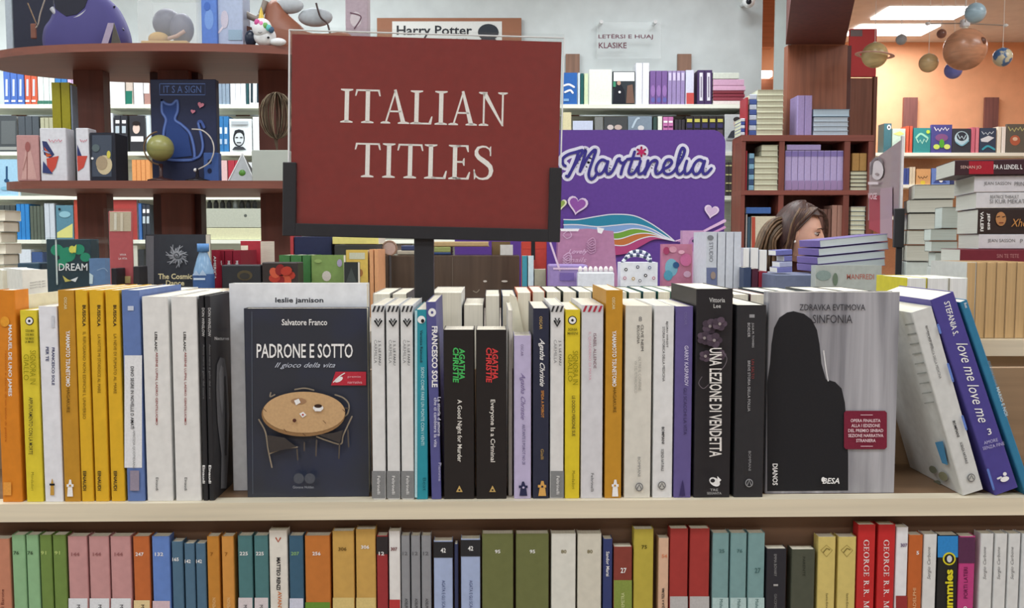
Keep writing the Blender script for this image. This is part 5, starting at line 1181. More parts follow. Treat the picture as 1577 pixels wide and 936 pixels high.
r, f = tbx(314, 337, 235, .03, M(52, 84, 150, .4), 'small mid blue box with two round dials at the corner of the cat panel', 'gift_box', Y=TY + .08); f.ell(323, 249, 3.4, 4, P_(26, 34, 66), 12).ell(323, 263, 3.4, 4, P_(26, 34, 66), 12)
# globes
def globe(px, py, r_px, m, label, ball=True, arm=M(120, 92, 66, .3), yb_=276):
    Y = TY + .07; c = at(px, py, Y); rr = r_px / FOC * (Y + 1)
    t_ = thing('desk_globe', label, 'globe', None, T(c.x, Y, ZLs))
    zc = c.z - ZLs
    if ball:
        MB().sphere((0, 0, zc), rr, m, 28, 16).build('ball', t_)
        a0, a1 = 95, 275
    MB().tube([(rr * 1.25 * math.cos(math.radians(a)), 0, zc + rr * 1.25 * math.sin(math.radians(a))) for a in (range(100, 272, 9) if ball else range(-85, 100, 9))], rr * .06, arm, 8).build('meridian_arm', t_)
    MB().lathe([(.001, .0005), (rr * 1.0, .0005), (rr * 1.0, rr * .16), (rr * .6, rr * .26), (rr * .2, rr * .34), (rr * .12, rr * .5), (rr * .16, max(zc - rr * 1.2, rr * .6)), (.001, max(zc - rr * 1.18, rr * .62))], M(62, 36, 34, .25), 24).build('base', t_)
globe(247, 228, 20, M(150, 150, 84, .3, 'planet'), 'small olive antique desk globe on a turned dark base in front of the cat panel')
Y = TY + .07; c = at(300, 222, Y); t_ = thing('desk_globe', 'desk globe stand with bare bright meridian arc right of the olive globe', 'globe', None, T(at(303, 222, Y).x, Y, ZLs))
sc = (Y + 1) / FOC
pts = [((x - 303) * sc, 0, (276 - y) * sc) for x, y in cr([(296, 196), (312, 198), (325, 210), (329, 228), (322, 246), (306, 256), (300, 258)], 5)]
MB().tube(pts, .0022, M(196, 190, 182, .2), 8).build('meridian_arm', t_)
MB().lathe([(.001, .0005), (.036, .0005), (.036, .006), (.02, .01), (.006, .016), (.004, .04), (.001, .04)], M(30, 26, 30, .25), 24).build('base', t_)
MB().sphere((-.006, 0, .036), .006, M(214, 214, 214, .15), 12, 8).build('knob', t_)
# pyramid
Y = TY + .05; a, b = at(352, 277, Y), at(392, 277, Y); hp = az(235, Y) - ZLs; w = (b.x - a.x) / 2
r = thing('glass_pyramid', 'small silver pyramid with green round gem, right of the cat panel', 'ornament', None, T((a.x + b.x) / 2, Y, ZLs))
mb = MB(); mb.add([(-w, 0, .0005), (w, 0, .0005), (w, 2 * w, .0005), (-w, 2 * w, .0005), (-.004, w * .7, hp)], [(0, 1, 4), (1, 2, 4), (2, 3, 4), (3, 0, 4), (3, 2, 1, 0)], M(170, 176, 180, .2)); mb.build('body', r)
for q in ((-w, 0), (w, 0)): MB().tube([(q[0], q[1] - .001, .003), (-.004, w * .7, hp)], .002, M(226, 230, 232, .2), 6).build('edge', r)
MB().sphere((0, w * .22, hp * .3), (.0105, .006, .0105), M(90, 150, 60, .2), 16, 10).build('gem', r)
# planter and twig ball
r, f = tbx(388, 444, 231, .1, M(176, 184, 176, .6, 'wall'), 'pale grey stone-like square planter beside the sign edge', 'planter', 'planter', Y=TY + .04)
Y = TY + .09; c = at(426, 178, Y); rr = 28 * (Y + 1) / FOC
tg = thing('twig_ball', 'dried twig bundle in a globe shape standing in the grey planter', 'dried twigs', None, T(c.x, Y, az(231, TY + .04)))
random.seed(11); mb = MB(); zc = c.z - az(231, TY + .04)
for k in range(70):
    a = random.uniform(0, 2 * PI); s_ = random.uniform(.6, 1.0); tt = random.uniform(-.3, .3)
    pts = []
    for j in range(9):
        t = j / 8; ph = -PI / 2 + t * PI * random.uniform(.94, 1.0)
        x = rr * s_ * math.cos(ph); pts.append((x * math.cos(a + tt * t), x * math.sin(a + tt * t) * .8, zc + rr * 1.25 * math.sin(ph) + .0))
    mb.tube(pts, .0012, M(*((110, 92, 70), (80, 66, 52), (150, 134, 108))[k % 3], .8), 4)
for k in range(6): mb.tube([(0, 0, .001), (random.uniform(-.012, .012), random.uniform(-.01, .01), zc - rr)], .002, M(90, 74, 58, .8), 5)
o = mb.build('twigs', tg); o['kind'] = 'stuff'
# --- items on the upper tower shelf
UY = TY + .06
r, f = pbox(20, 82, -30, UY + .18, .04, M(34, 38, 58, .5), 'dark navy upright board behind the violet-blue hat at the top left', 'backdrop_board', 'panel', zb=ZU, ym=30)
r, f = pbox(8, 19, -30, UY + .19, .03, M(170, 184, 196, .4), 'narrow light grey upright strip at the top left corner', 'backdrop_strip', 'panel', zb=ZU, ym=30)
# hat / bag
c = at(134, 64, UY + .06); sc = (UY + 1.06) / FOC
ht = thing('hand_bag', 'slouchy violet-blue felt bag with a silver band on the upper tower shelf', 'bag', None, T(c.x, UY + .07, ZU))
VB = M(70, 66, 122, .8, 'wall')
prof = [(-62, 2), (-63, 18), (-59, 34), (-50, 46), (-44, 60), (-38, 80), (-10, 84), (20, 84), (38, 74), (50, 54), (58, 32), (60, 14), (56, 1)]
q = cr(prof, 5); mb = MB(); n = len(q)
rows = []
for j, (yy, s_) in enumerate(((-.052, .82), (-.036, .97), (0, 1.0), (.04, .97), (.056, .82))):
    rows.append([(x * s_ * sc, yy, max(.0008, z * (s_ * .9 + .1) * sc)) for x, z in q])
v = [p for rw in rows for p in rw]; fcs = [(j * n + i, j * n + i + 1, (j + 1) * n + i + 1, (j + 1) * n + i) for j in range(4) for i in range(n - 1)]
fcs += [tuple(range(n))[::-1], tuple(range(4 * n, 5 * n))]
mb.add(v, fcs, VB, True); mb.build('body', ht)
MB().tube([(x * sc, -.045 + abs(x) * .0001, z * sc) for x, z in cr([(-44, 60), (-34, 50), (-20, 45), (-4, 47), (10, 58), (18, 76)], 5)], .008, M(176, 178, 186, .4), 8).build('band', ht)
MB().prism([((-38) * sc, 80 * sc), (-36 * sc, 58 * sc), (-20 * sc, 47 * sc), (-4 * sc, 50 * sc), (8 * sc, 60 * sc), (16 * sc, 80 * sc)], -.0535, -.05, M(30, 32, 48)).build('opening', ht)
MB().tube([(x * sc, -.055, z * sc) for x, z in cr([(-50, 72), (-58, 50), (-62, 34), (-68, 28)], 5)], .0024, M(150, 140, 130, .5), 6).build('strap', ht)
MB().tube([(x * sc, -.055, z * sc) for x, z in cr([(-76, 66), (-66, 40), (-64, 36)], 4)], .0018, M(130, 100, 70, .5), 6).build('cord', ht)
MB().bbox(-73 * sc, -65 * sc, -.058, -.05, 14 * sc, 36 * sc, .002, M(120, 74, 60, .6)).build('leather_tag', ht)
MB().tube([(x * sc, -.02, z * sc) for x, z in cr([(46, 66), (40, 56), (48, 44), (58, 30)], 4)], .003, M(44, 44, 60), 6).build('handle', ht)
# small A card
c1 = at(168, 64, UY); sc = (UY + 1) / FOC
r = thing('tent_card', 'small tent card with mauve front standing before the violet-blue bag', 'card', None, T(c1.x, UY - .01, ZU))
MB().add([((-11) * sc, 0, .0005), (-1 * sc, 0, .0005), (9 * sc, .01, 36 * sc), (-1 * sc, .01, 36 * sc)], [(0, 1, 2, 3)], M(150, 136, 160)).add([((-11) * sc, .001, .0005), (-1 * sc, .001, .0005), (9 * sc, .011, 36 * sc), (-1 * sc, .011, 36 * sc)], [(3, 2, 1, 0)], M(150, 136, 160)).build('front', r)
MB().prism([(3 * sc, .0005), (20 * sc, .0005), (9 * sc, 36 * sc)], .006, .008, M(78, 74, 66)).build('side', r)
# clear case with figurine
Y = UY; a, b = at(212, 40, Y), at(303, 40, Y); w = (b.x - a.x) / 2; h = az(-12, Y) - ZU; sc = (Y + 1) / FOC
r = thing('display_case', 'clear display case with dark figures on a straw-yellow base on the upper shelf', 'display case', None, T((a.x + b.x) / 2, Y, ZU))
mb = MB()
for x0_, x1_, y0_, y1_ in ((-w, w, 0, .0015), (-w, w, .1185, .12), (-w, -w + .0015, .0016, .118), (w - .0015, w, .0016, .118)): mb.box(x0_, x1_, y0_, y1_, .0006, h, CLR)
mb.build('clear_walls', r)
STR = M(196, 158, 88, .8, 'wall')
MB().bbox(-w + .004, w * .62, .01, .1, .0008, 11 * sc, .002, STR).build('base', r)
MB().sphere((-w * .5, .05, 17 * sc), (w * .36, .03, 11 * sc), STR, 16, 10).build('straw_heap', r)
MB().sphere((w * .25, .06, 34 * sc), (w * .42, .03, 24 * sc), M(92, 90, 112, .5, 'wall'), 16, 10).sphere((-w * .3, .07, 44 * sc), (w * .5, .03, 22 * sc), M(84, 82, 104, .5, 'wall'), 16, 10).build('dark_figure', r)
MB().tube([(-w * .1, .03, 16 * sc), (w * .2, .03, 20 * sc), (w * .45, .035, 28 * sc)], .006, M(190, 150, 130), 8).build('figure_arm', r)
# blue box, pale box
r, f = pbox(310, 334, -20, UY + .02, .08, M(86, 128, 214, .4), 'bright blue box on the upper tower shelf right of the display case', 'gift_box', 'box', zb=ZU, ym=30); f.ell(322, 30, 7, 16, P_(116, 158, 230), 14).ell(319, 10, 5, 7, P_(70, 110, 200), 12)
r, f = pbox(335, 374, -20, UY + .03, .08, M(170, 186, 216, .3), 'pale lilac-blue plastic pack beside the bright blue box', 'gift_box', 'box', zb=ZU, ym=30); f.line([(337, 50), (346, 36), (343, 20)], 3, P_(224, 214, 226)).ell(346, 30, 6, 14, P_(200, 196, 214), 12).rect(352, 46, 373, 62, P_(150, 180, 204))
# brown leather bag with strap
c = at(470, 64, UY + .1); sc = (UY + 1.1) / FOC
r = thing('leather_bag', 'large tan-brown leather bag with drawstring, top right of the tower shelf', 'bag', None, T(c.x, UY + .1, ZU))
LB = M(138, 84, 62, .5, 'wall')
q = cr([(-62, 1), (-66, 12), (-60, 40), (-54, 70), (-40, 78), (-26, 60), (-8, 44), (8, 30), (40, 28), (62, 30), (76, 22), (80, 1)], 5); n = len(q); v = []
for yy, s_ in ((-.05, .85), (-.03, .98), (.02, 1.0), (.05, .85)): v += [(x * s_ * sc, yy, max(.0008, z * (.2 + .8 * s_) * sc)) for x, z in q]
MB().add(v, [(j * n + i, j * n + i + 1, (j + 1) * n + i + 1, (j + 1) * n + i) for j in range(3) for i in range(n - 1)] + [tuple(range(n))[::-1], tuple(range(3 * n, 4 * n))], LB, True).build('body', r)
MB().sphere((18 * sc, -.02, 52 * sc), (26 * sc, .02, 14 * sc), M(166, 174, 180, .6), 16, 10).sphere((-20 * sc, -.03, 68 * sc), (22 * sc, .02, 12 * sc), M(176, 184, 190, .6), 16, 10).build('fur_lining', r)
MB().tube([(x * sc, -.045, z * sc) for x, z in cr([(22, 70), (28, 50), (38, 40), (42, 26)], 5)], .003, M(70, 52, 50), 6).build('drawstring', r)
MB().prism([(-98 * sc, 20 * sc), (-72 * sc, 16 * sc), (-68 * sc, 34 * sc), (-96 * sc, 42 * sc)], -.03, .0, M(92, 52, 40, .5)).build('flap', r)
MB().tube([(x * sc, -.02, z * sc) for x, z in cr([(-92, 60), (-70, 50), (-62, 60), (-56, 76)], 5)], [.01] * 16, M(150, 140, 130, .5), 8).build('strap', r)
# clear case behind bag
r, f = pbox(532, 566, -20, UY + .2, .06, M(176, 160, 172, .4), 'pale mauve printed pack behind the leather bag at the top', 'gift_box', 'box', zb=ZU, ym=30); f.ell(548, 30, 9, 12, P_(206, 200, 206), 12).line([(540, 20), (556, 26), (546, 44)], 2, P_(110, 80, 96))
# unicorn ornament
Y = UY - .01; c = at(408, 62, Y); sc = (Y + 1) / FOC
r = thing('unicorn_figurine', 'small white unicorn ornament with yellow horn and rainbow forelock', 'figurine', None, T(c.x, Y, ZU)); WU = M(226, 230, 232, .3)
MB().sphere((0, 0, 15 * sc), (17 * sc, .022, 15 * sc), WU).sphere((20 * sc, -.006, 6 * sc), (13 * sc, .014, 6 * sc), WU, 16, 10).build('body', r)
MB().sphere((-3 * sc, -.008, 26 * sc), (15 * sc, .022, 15 * sc), WU).build('head', r)
MB().lathe([(5 * sc, 0), (3 * sc, 10 * sc), (.3 * sc, 20 * sc)], M(222, 190, 60, .3), 12, (-4 * sc, -.006, 38 * sc)).build('horn', r)
for k, (x, z, cc) in enumerate(((-8, 33, (214, 80, 150)), (-2, 30, (226, 120, 180)), (4, 28, (110, 180, 90)), (9, 25, (90, 190, 190)), (13, 22, (60, 90, 120)))):
    MB().sphere((x * sc, -.024, z * sc), (4.5 * sc, .006, 5 * sc), M(*cc, .4), 12, 8).build('forelock_curl', r)
MB().sphere((-22 * sc, .004, 12 * sc), (9 * sc, .014, 13 * sc), M(30, 40, 60, .3), 14, 10).build('tail', r)
MB().tube([(-6 * sc, -.0298, 18 * sc), (-3 * sc, -.0305, 16.5 * sc), (0, -.0298, 18 * sc)], .0008, INK, 6).sphere((8 * sc, -.021, 11 * sc), (2 * sc, .003, 1.6 * sc), INK, 8, 6).build('face_marks', r)

# ================================================================ BACK WALL SHELVES
BY = 4.3
bc = thing('wall_bookshelf', 'long white wall bookshelf at the back with cream shelves and brown uprights', 'bookshelf', None, T(0, BY, 0))
bx0, bx1 = -4.9, at(1150, 200, BY).x
LV_ = [at(300, y, BY).z for y in (160.5, 233.5, 301.5, 369, 437)]
SH = M(236, 240, 226, .5, 'woodx')
for z in LV_: MB().box(bx0, bx1, 0, .28, z - .022, z, SH).build('shelf', bc)
for k in range(4): pass
MB().box(bx0, bx1, .282, .295, .1, LV_[0] - .03, M(206, 206, 196, .6, 'woodx')).build('back_board', bc)
for px in (25, 197, 372, 542, 712, 882, 1054):
    x = at(px, 95, 4.6).x
    MB().box(x - .042, x + .042, .30, .315, .1, at(px, 83, 4.6).z, M(128, 96, 78, .6, 'wood')).build('upright', bc)
for x in (bx0, bx1 - .02): MB().box(x, x + .02, .005, .28, 0, LV_[0] - .0225, SH).build('side_panel', bc)
for px in (456, 872): pass
def fw(l, z, where, grp, Y=BY + .012, dep=.13):
    """l: (x0, x1, ytop, colour, orient, description)"""
    n = len(l)
    out = []
    for i, s_ in enumerate(l):
        a, b, t, c, o, d = s_[:6]
        r = wbook(a, b, t, Y, z, o, c, d + ' ' + where, grp if grp else None, .13 if o != 'cover' else .03, WPAGE, ym=t + 20, gap=.0015)
        out.append((r, wface(r, Y, name='spine_print', step=.0012)))
    return out
def run(x0, x1, n, t, c, o, desc, jit=0):
    w = (x1 - x0) / n; return [(x0 + i * w, x0 + (i + 1) * w, t + random.uniform(-jit, jit), c, o, (desc + (', ' + nth(i, n) if n > 1 else ''))) for i in range(n)]
random.seed(5)
A_ = 'on the top back shelf'
o = fw(run(5, 37, 3, 110, (66, 106, 190), 'spine', 'royal blue book with white spine lettering') + run(37.5, 57, 2, 105, (210, 88, 56), 'spine', 'orange-red book with white spine lettering') + run(57.5, 84, 3, 103, (216, 230, 226), 'spine', 'white-green tall book at the left') +
       run(84.5, 103, 2, 105, (50, 120, 190), 'spine', 'azure book behind the olive pair') + run(103.5, 117, 2, 103, (206, 176, 214), 'spine', 'pink-lilac book by the first tower post') +
       [(165, 192, 107, (232, 236, 238), 'cover', 'plain white cover between tower posts'), (193, 204, 102, (206, 190, 176), 'spine', 'salmon book with green foot'), (205, 220, 101, (220, 226, 230), 'spine', 'tall thick white book beside the salmon one'), (221, 230.5, 102, (176, 130, 120), 'spine', 'brownish book with white middle')] +
       run(336, 353, 3, 120, (130, 150, 170), 'spine', 'blue-grey book left of the planted twigs') + run(354, 378, 3, 107, (226, 232, 236), 'spine', 'white spine left of the dark-green one') + [(378.5, 382.5, 110, (30, 76, 80), 'spine', 'thin dark green book')] + run(383, 402, 2, 99, (226, 232, 234), 'spine', 'tall white book with dark stripe'), LV_[0], A_, 'books on the top back shelf, left')
for r, f in o[:3]: pass
for i, (r, f) in enumerate(o[:5]):
    x = (5 + 10.67 * (i + .5)) if i < 3 else 37.5 + 9.75 * (i - 2.5); f.rect(x - 1.6, 122, x + 1.6, 148, P_(196, 206, 230)).rect(x - 3, 154, x + 3, 157, WH)
for i in (5, 6, 7): x = 57.5 + 8.83 * (i - 4.5); o[i][1].rect(x - 4.3, 155, x + 4.3, 160, P_(60, 120, 100))
o[13][1].rect(193.5, 140, 203.7, 160, P_(30, 120, 100)); o[15][1].rect(221.5, 118, 230, 144, WH)
for i in (-2, -1): x = 387.7 if i == -2 else 397.2; o[i][1].rect(x - 1.6, 105, x + 2, 158, P_(30, 50, 60))
o = fw([(867, 889, 112, (30, 96, 180), 'cover', 'blue cover with white brush lettering beside the sign'), (890, 893.5, 112, (206, 226, 240), 'spine', 'thin pale blue book'), (894, 899, 113, (20, 90, 90), 'spine', 'thin dark teal book right of the pale blue one'), (899.5, 906, 113, (206, 224, 180), 'spine', 'pale green book'), (907, 942, 107, (226, 232, 220), 'cover', 'blank ivory cover'),
        (943, 978, 110, (40, 50, 56), 'cover', 'dark cover with white head and two figures')] + run(979, 1000, 2, 97, (222, 226, 236), 'spine', 'tall rounded white spine') + run(1001, 1028, 3, 109, (116, 84, 150), 'spine', 'purple book with violet ovals') + run(1028.5, 1055, 4, 109, (150, 132, 184), 'spine', 'lilac book with pale letters') +
       [(1056, 1069, 108, (206, 210, 230), 'spine', 'white-lilac book with red foot')] + run(1074, 1097, 2, 108, (70, 50, 96), 'spine', 'dark violet book with white label'), LV_[0], A_, 'books on the top back shelf, right')
f = o[0][1]; f.line([(868, 132), (876, 130), (884, 134)], 3, WH).line([(870, 142), (878, 139), (882, 143)], 3, WH).rect(868, 152, 876, 156, P_(120, 170, 220))
f = o[5][1]; f.rect(945, 111, 977, 125, P_(226, 232, 230)).poly([(944, 159), (946, 138), (954, 126), (962, 140), (963, 159)], P_(30, 34, 44)).poly([(964, 159), (966, 132), (974, 130), (977, 159)], P_(120, 90, 76)).ell(953, 128, 3, 3.6, P_(190, 150, 130), 10).ell(954, 142, 2, 2, WH, 8).rect(944, 126, 948, 134, P_(60, 150, 110))
for i in range(8, 11): o[i][1].ell(1001 + 9 * (i - 7.5), 140, 3.4, 9, P_(150, 110, 180), 10).ell(1001 + 9 * (i - 7.5), 154, 3, 4, P_(100, 100, 180), 10)  # violet and blue ovals on the three purple spines
for i in range(11, 15): x = 1028.5 + 6.6 * (i - 10.5); o[i][1].rect(x - 2, 112, x + 2, 124, P_(206, 196, 226))
o[15][1].rect(1057, 143, 1068.5, 160, P_(206, 80, 74))
for i in (16, 17): x = 1074 + 11.5 * (i - 15.5); o[i][1].rect(x - 2.5, 112, x + 2.5, 155, P_(226, 226, 236)).rect(x - .7, 118, x + .7, 150, P_(90, 70, 110))
ys_ = [160.3, 155, 149.5, 144.5, 139.5, 132, 122]
for i, (a, b, c) in enumerate(((1098, 1147, (226, 214, 210)), (1098, 1146, (150, 62, 76)), (1098, 1147, (140, 50, 66)), (1098, 1146, (130, 48, 60)), (1098, 1148, (214, 166, 196)), (1098, 1146, (206, 160, 190)))):
    zb_ = at(1120, ys_[i], BY + .012).z if i else LV_[0]
    r = wbook(a, b, ys_[i + 1] + .3, BY + .012, zb_, 'lie', c, '%s book in the lying pile on the top back shelf, %s from the bottom' % (('pale', 'maroon', 'maroon', 'maroon', 'pink', 'pink')[i], ORD[i]), 'pile at the end of the top back shelf', .13, WPAGE, ym=ys_[i] - 3)
wbook(1098, 1138, 112, BY + .012, at(1120, 121.6, BY + .012).z, 'lie', (206, 214, 200), 'greyish white book on top of the pink pile, top back shelf', None, .13, WPAGE, ym=118)
r, f = pbox(313, 374, 60, BY + .03, .13, M(84, 124, 206, .4), 'blue box with white lettering lying on the books under the upper tower shelf', 'gift_box', 'box', zb=at(340, 118, BY + .03).z, ym=100)
f.rect(336, 70, 373, 116, P_(66, 96, 176)).rect(314, 90, 318, 93, WH).rect(314, 98, 318, 101, WH).rect(349, 89, 363, 91, WH).rect(347, 97, 364, 99, WH).text('T', 360, 108, 7, 6, WH, 90)
# row B
B_ = 'on the second back shelf'
o = fw([(-14, 26, 178, (70, 76, 80), 'cover', 'large dark framed cover at the left edge')] + run(28, 60, 3, 179, (74, 82, 90), 'spine', 'dark slate book') + run(62, 82, 3, 181, (170, 170, 140), 'spine', 'mixed pale book beside the olive pair') + [(165, 174, 174, (214, 222, 230), 'spine', 'pale book at the first post')] +
       run(176, 196, 2, 178, (44, 46, 54), 'spine', 'black book with two white labels') + [(199, 224, 178, (46, 46, 52), 'cover', 'black cover with a pale face'), (225, 231, 178, (210, 226, 236), 'spine', 'ice blue book by the navy cat panel')] +
       run(336, 352, 2, 179, (40, 116, 180), 'spine', 'strong blue book right of the cat panel') + [(353, 388, 183, (214, 224, 228), 'cover', 'white cover with a black stencil portrait'), (389, 404, 180, (222, 228, 230), 'spine', 'white book by the twig ball')], LV_[1], B_, 'books on the second back shelf, left')
o[0][1].rect(2, 186, 24, 222, P_(96, 102, 104)).rect(0, 226, 26, 231, P_(150, 154, 150))
for i in (8, 9): x = 181 + 10 * (i - 8); o[i][1].rect(x - 3, 185, x + 3, 190, WH).rect(x - 3, 194, x + 3, 205, P_(180, 196, 206))
f = o[10][1]; f.ell(210, 198, 5.5, 8, P_(226, 200, 186), 14).rect(202, 210, 221, 218, WH).ell(210, 190, 6, 3.5, P_(40, 30, 28), 12)
f = o[13 - 0][1] if len(o) > 13 else o[-2][1]
f = [q[1] for q in o if q[0]['label'].startswith('white cover with a black stencil')][0]
f.ell(368, 213, 9, 13, P_(40, 44, 50), 18).ell(368.5, 214, 7, 10, P_(206, 216, 222), 16).poly([(360, 208), (362, 201), (368, 199), (375, 201), (377, 208), (372, 204), (364, 205)], P_(40, 44, 50)).rect(363, 211, 367, 212.5, INK).rect(370, 211, 374, 212.5, INK).rect(365, 219, 372, 220.5, INK).poly([(358, 231), (362, 226), (375, 226), (380, 231)], P_(60, 64, 70)).rect(357, 187, 383, 192, P_(170, 180, 186))
for i, q in enumerate([q for q in o if 'strong blue' in q[0]['label']]): q[1].rect(338 + 8 * i, 196, 342 + 8 * i, 206, P_(206, 220, 232)); q[1].rect(338 + 8 * i, 214, 342 + 8 * i, 222, P_(170, 196, 220))
o = fw([(867, 880, 173, (214, 206, 160), 'spine', 'yellowish book right of the sign'), (882, 913, 186, (190, 202, 226), 'cover', 'pale blue lying cover'), (916, 929, 180, (120, 124, 122), 'spine', 'grey book'), (930, 966, 180, (64, 68, 70), 'cover', 'charcoal cover with blurred figures'), (967, 1004, 179, (120, 138, 154), 'cover', 'blue-grey cover with a pointing arm'), (1006, 1012, 180, (50, 76, 70), 'spine', 'dark green book'), (1013, 1020, 179, (226, 232, 216), 'spine', 'white book')] +
       run(1021, 1037, 2, 180, (196, 110, 170), 'spine', 'pink-magenta book') + run(1039, 1055, 3, 184, (56, 52, 58), 'spine', 'thin black book with white foot') + run(1056, 1115, 5, 179, (48, 44, 46), 'spine', 'black book with yellow head') + [(1116, 1146, 176, (190, 196, 196), 'cover', 'grey cover with a seated man')], LV_[1], B_, 'books on the second back shelf, right')
f = o[3][1]; f.ell(940, 196, 5, 4, P_(200, 190, 186), 10).ell(952, 196, 6, 4, P_(190, 170, 160), 10); f = o[4][1]; f.line([(974, 196), (980, 184), (984, 182)], 3, P_(180, 200, 214)).ell(987, 197, 5, 4, P_(206, 206, 206), 10)
for i in range(12, 17): x = 1056 + 11.8 * (i - 11.5); o[i][1].rect(x - 4, 183, x + 4, 188, P_(206, 200, 90)).rect(x - 4, 190, x + 4, 197, P_(60, 56, 100)).rect(x - 4, 200, x + 4, 215, P_(96, 80, 90))
for i in (7, 8): x = 1021 + 8 * (i - 6.5); o[i][1].rect(x - 3, 186, x + 3, 189, WH).rect(x - 3, 194, x + 3, 196, P_(90, 40, 90))
f = o[17][1]; f.ell(1135, 190, 5.5, 8, P_(206, 180, 166), 14).ell(1135, 184, 6, 4, P_(60, 56, 56), 12).poly([(1120, 212), (1126, 202), (1134, 199), (1143, 203), (1145, 212)], P_(60, 64, 72)).rect(1118, 213, 1145, 216, P_(150, 154, 154))
# row C
C_ = 'on the third back shelf'
o = fw([(-14, 27, 245, (150, 196, 224), 'cover', 'sky blue cover with a dark bottle-shaped drop')] + run(203, 231, 4, 246, (226, 150, 84), 'spine', 'orange book beside the globe') + run(338, 350, 1, 247, (214, 176, 176), 'spine', 'pink book left of the pyramid') + run(351, 372, 2, 247, (176, 44, 60), 'spine', 'crimson book behind the pyramid') + run(373, 400, 3, 250, (206, 212, 214), 'spine', 'pale book behind the planter'), LV_[2], C_, 'books on the third back shelf')
o[0][1].rect(9, 256, 12, 276, P_(40, 80, 120)).ell(10.5, 278, 4, 3, P_(40, 80, 120), 10).ell(10, 290, 9, 3, P_(120, 180, 210), 12)
o = fw(run(870, 1115, 16, 248, (150, 140, 130), 'spine', 'muted book hidden by the violet board')[:0] + run(1117, 1134, 3, 250, (70, 66, 64), 'spine', 'dark book right of the violet board'), LV_[2], C_, 'dark books by the board')
for k, y in enumerate((254, 268, 281, 293)): o[0][1].rect(1117.5, y, 1122, y + 2, P_(206, 206, 140)); o[1][1].rect(1123, y, 1127.5, y + 2, P_(206, 206, 140)); o[2][1].rect(1128.6, y, 1133.4, y + 2, P_(206, 206, 140))
# row D
D_ = 'on the fourth back shelf'
o = fw(run(-10, 24, 4, 316, (70, 76, 74), 'spine', 'dark grey-green book at the left edge') + run(25, 45, 3, 314, (40, 128, 204), 'spine', 'vivid blue book') + run(46, 67, 4, 317, (88, 98, 86), 'spine', 'olive-grey book') + run(68, 84, 2, 313, (190, 200, 210), 'spine', 'pale grey-blue book') + [(86, 113, 316, (80, 130, 150), 'cover', 'teal landscape cover with yellow foot'), (113.5, 124, 304, (190, 70, 52), 'spine', 'tall brick red book at the first tower post'), (171, 211, 307, (176, 60, 56), 'cover', 'brick red cover between the tower posts'), (213, 218, 313, (60, 110, 180), 'spine', 'thin blue book')] + run(219, 231, 2, 315, (56, 62, 72), 'spine', 'black and white labelled book'), LV_[3], D_, 'books on the fourth back shelf')
f = [q[1] for q in o if q[0]['label'].startswith('teal landscape')][0]; f.poly([(88, 358), (112, 344), (112, 366), (88, 366)], P_(206, 206, 120)).ell(100, 330, 9, 5, P_(130, 180, 196), 12).ell(92, 322, 2, 2, P_(30, 40, 50), 8)
for i, q in enumerate([q for q in o if 'labelled' in q[0]['label']]): q[1].rect(220 + 6 * i, 322, 224 + 6 * i, 328, WH); q[1].rect(220 + 6 * i, 333, 224 + 6 * i, 344, P_(190, 206, 214))
for i, (a, b, t, bt_, c, d) in enumerate(((317, 402, 351, 368.8, (206, 206, 166), 'cream carton lying lowest between the tower posts'), (317, 402, 321, 350.4, (176, 182, 166), 'large grey-beige carton lying above the cream one'))):
    r, f = pbox(a, b, t, BY + .02, .2, M(*c, .6), d, 'carton', 'box', zb=None, yb=bt_, ym=340); 
    if i: f.ell(378, 332, 2.5, 2.5, P_(90, 96, 90), 8)
    if not i: r.location.z = LV_[3] + .0005
z_ = at(350, 320.6, BY + .02).z
for i in range(8):
    x = at(322 + i * 10, 316, BY + .05).x
    r = tag(MB().lathe([(.001, 0), (.014, 0), (.014, .03), (.008, .04), (.008, .048), (.001, .048)], M(*((60, 64, 66), (150, 160, 160))[i == 4]), 12).build('small_jar', None, T(x, BY + .06, z_ + .0012)), ('tiny dark jar on the grey-beige carton, %s' % nth(i, 8)) if i != 4 else 'tiny pale jar among the dark ones on the grey-beige carton', 'jar', 'tiny jars on the carton')
# row E: lower left items and others visible between
E_ = 'on the lowest back shelf'
o = fw([(28, 48, 384, (206, 216, 226), 'spine', 'pale blue-white book'), (49, 66, 388, (60, 86, 140), 'spine', 'navy-blue book'), (176, 186, 380, (90, 70, 80), 'spine', 'plum book'), (205, 212, 378, (206, 206, 190), 'spine', 'ivory book'), (213, 222, 384, (52, 56, 60), 'spine', 'dark book by the charcoal hardback')] + run(-8, 26, 3, 386, (150, 160, 166), 'spine', 'blurred grey book at the left edge') + run(584, 632, 4, 376, (110, 96, 86), 'spine', 'muted brown book left of the post') + run(755, 846, 7, 376, (120, 104, 90), 'spine', 'muted book right of the post'), LV_[4], E_, 'books on the lowest visible back shelf')
for i, (t, bt_, c) in enumerate(((360, 368.8, (206, 214, 160)), (349, 359.4, (60, 60, 56)), (338, 348.4, (160, 110, 150)))):
    pass
# left nearer stacks (cream pile at x 0-30, y 325-430) on the table
for i in range(6):
    yb2 = 425 - i * 17
    a, b = -30, 6 + (2, 0, 3, -4, 0, 2)[i]
    cx, w, h, z = px_box(a, b, yb2 - 16.5, 1.5, None, False, yb2 - 8, yb2)
    make_book(T(cx, 1.5, z), w, h, .08, 'liefore', M(*((206, 206, 180), (150, 150, 140), (220, 216, 196))[i % 3]), PAGE, 'thick cream-paged book lying in the pile at the left edge, %s from the bottom' % ORD[i], 'pile at the left edge', False)
r_, _f = pbox(-28, 4, 426, 1.5, .08, M(170, 166, 150), 'box carrying the cream-paged pile at the left edge', 'box', 'box', zb=TZ_, ym=430)

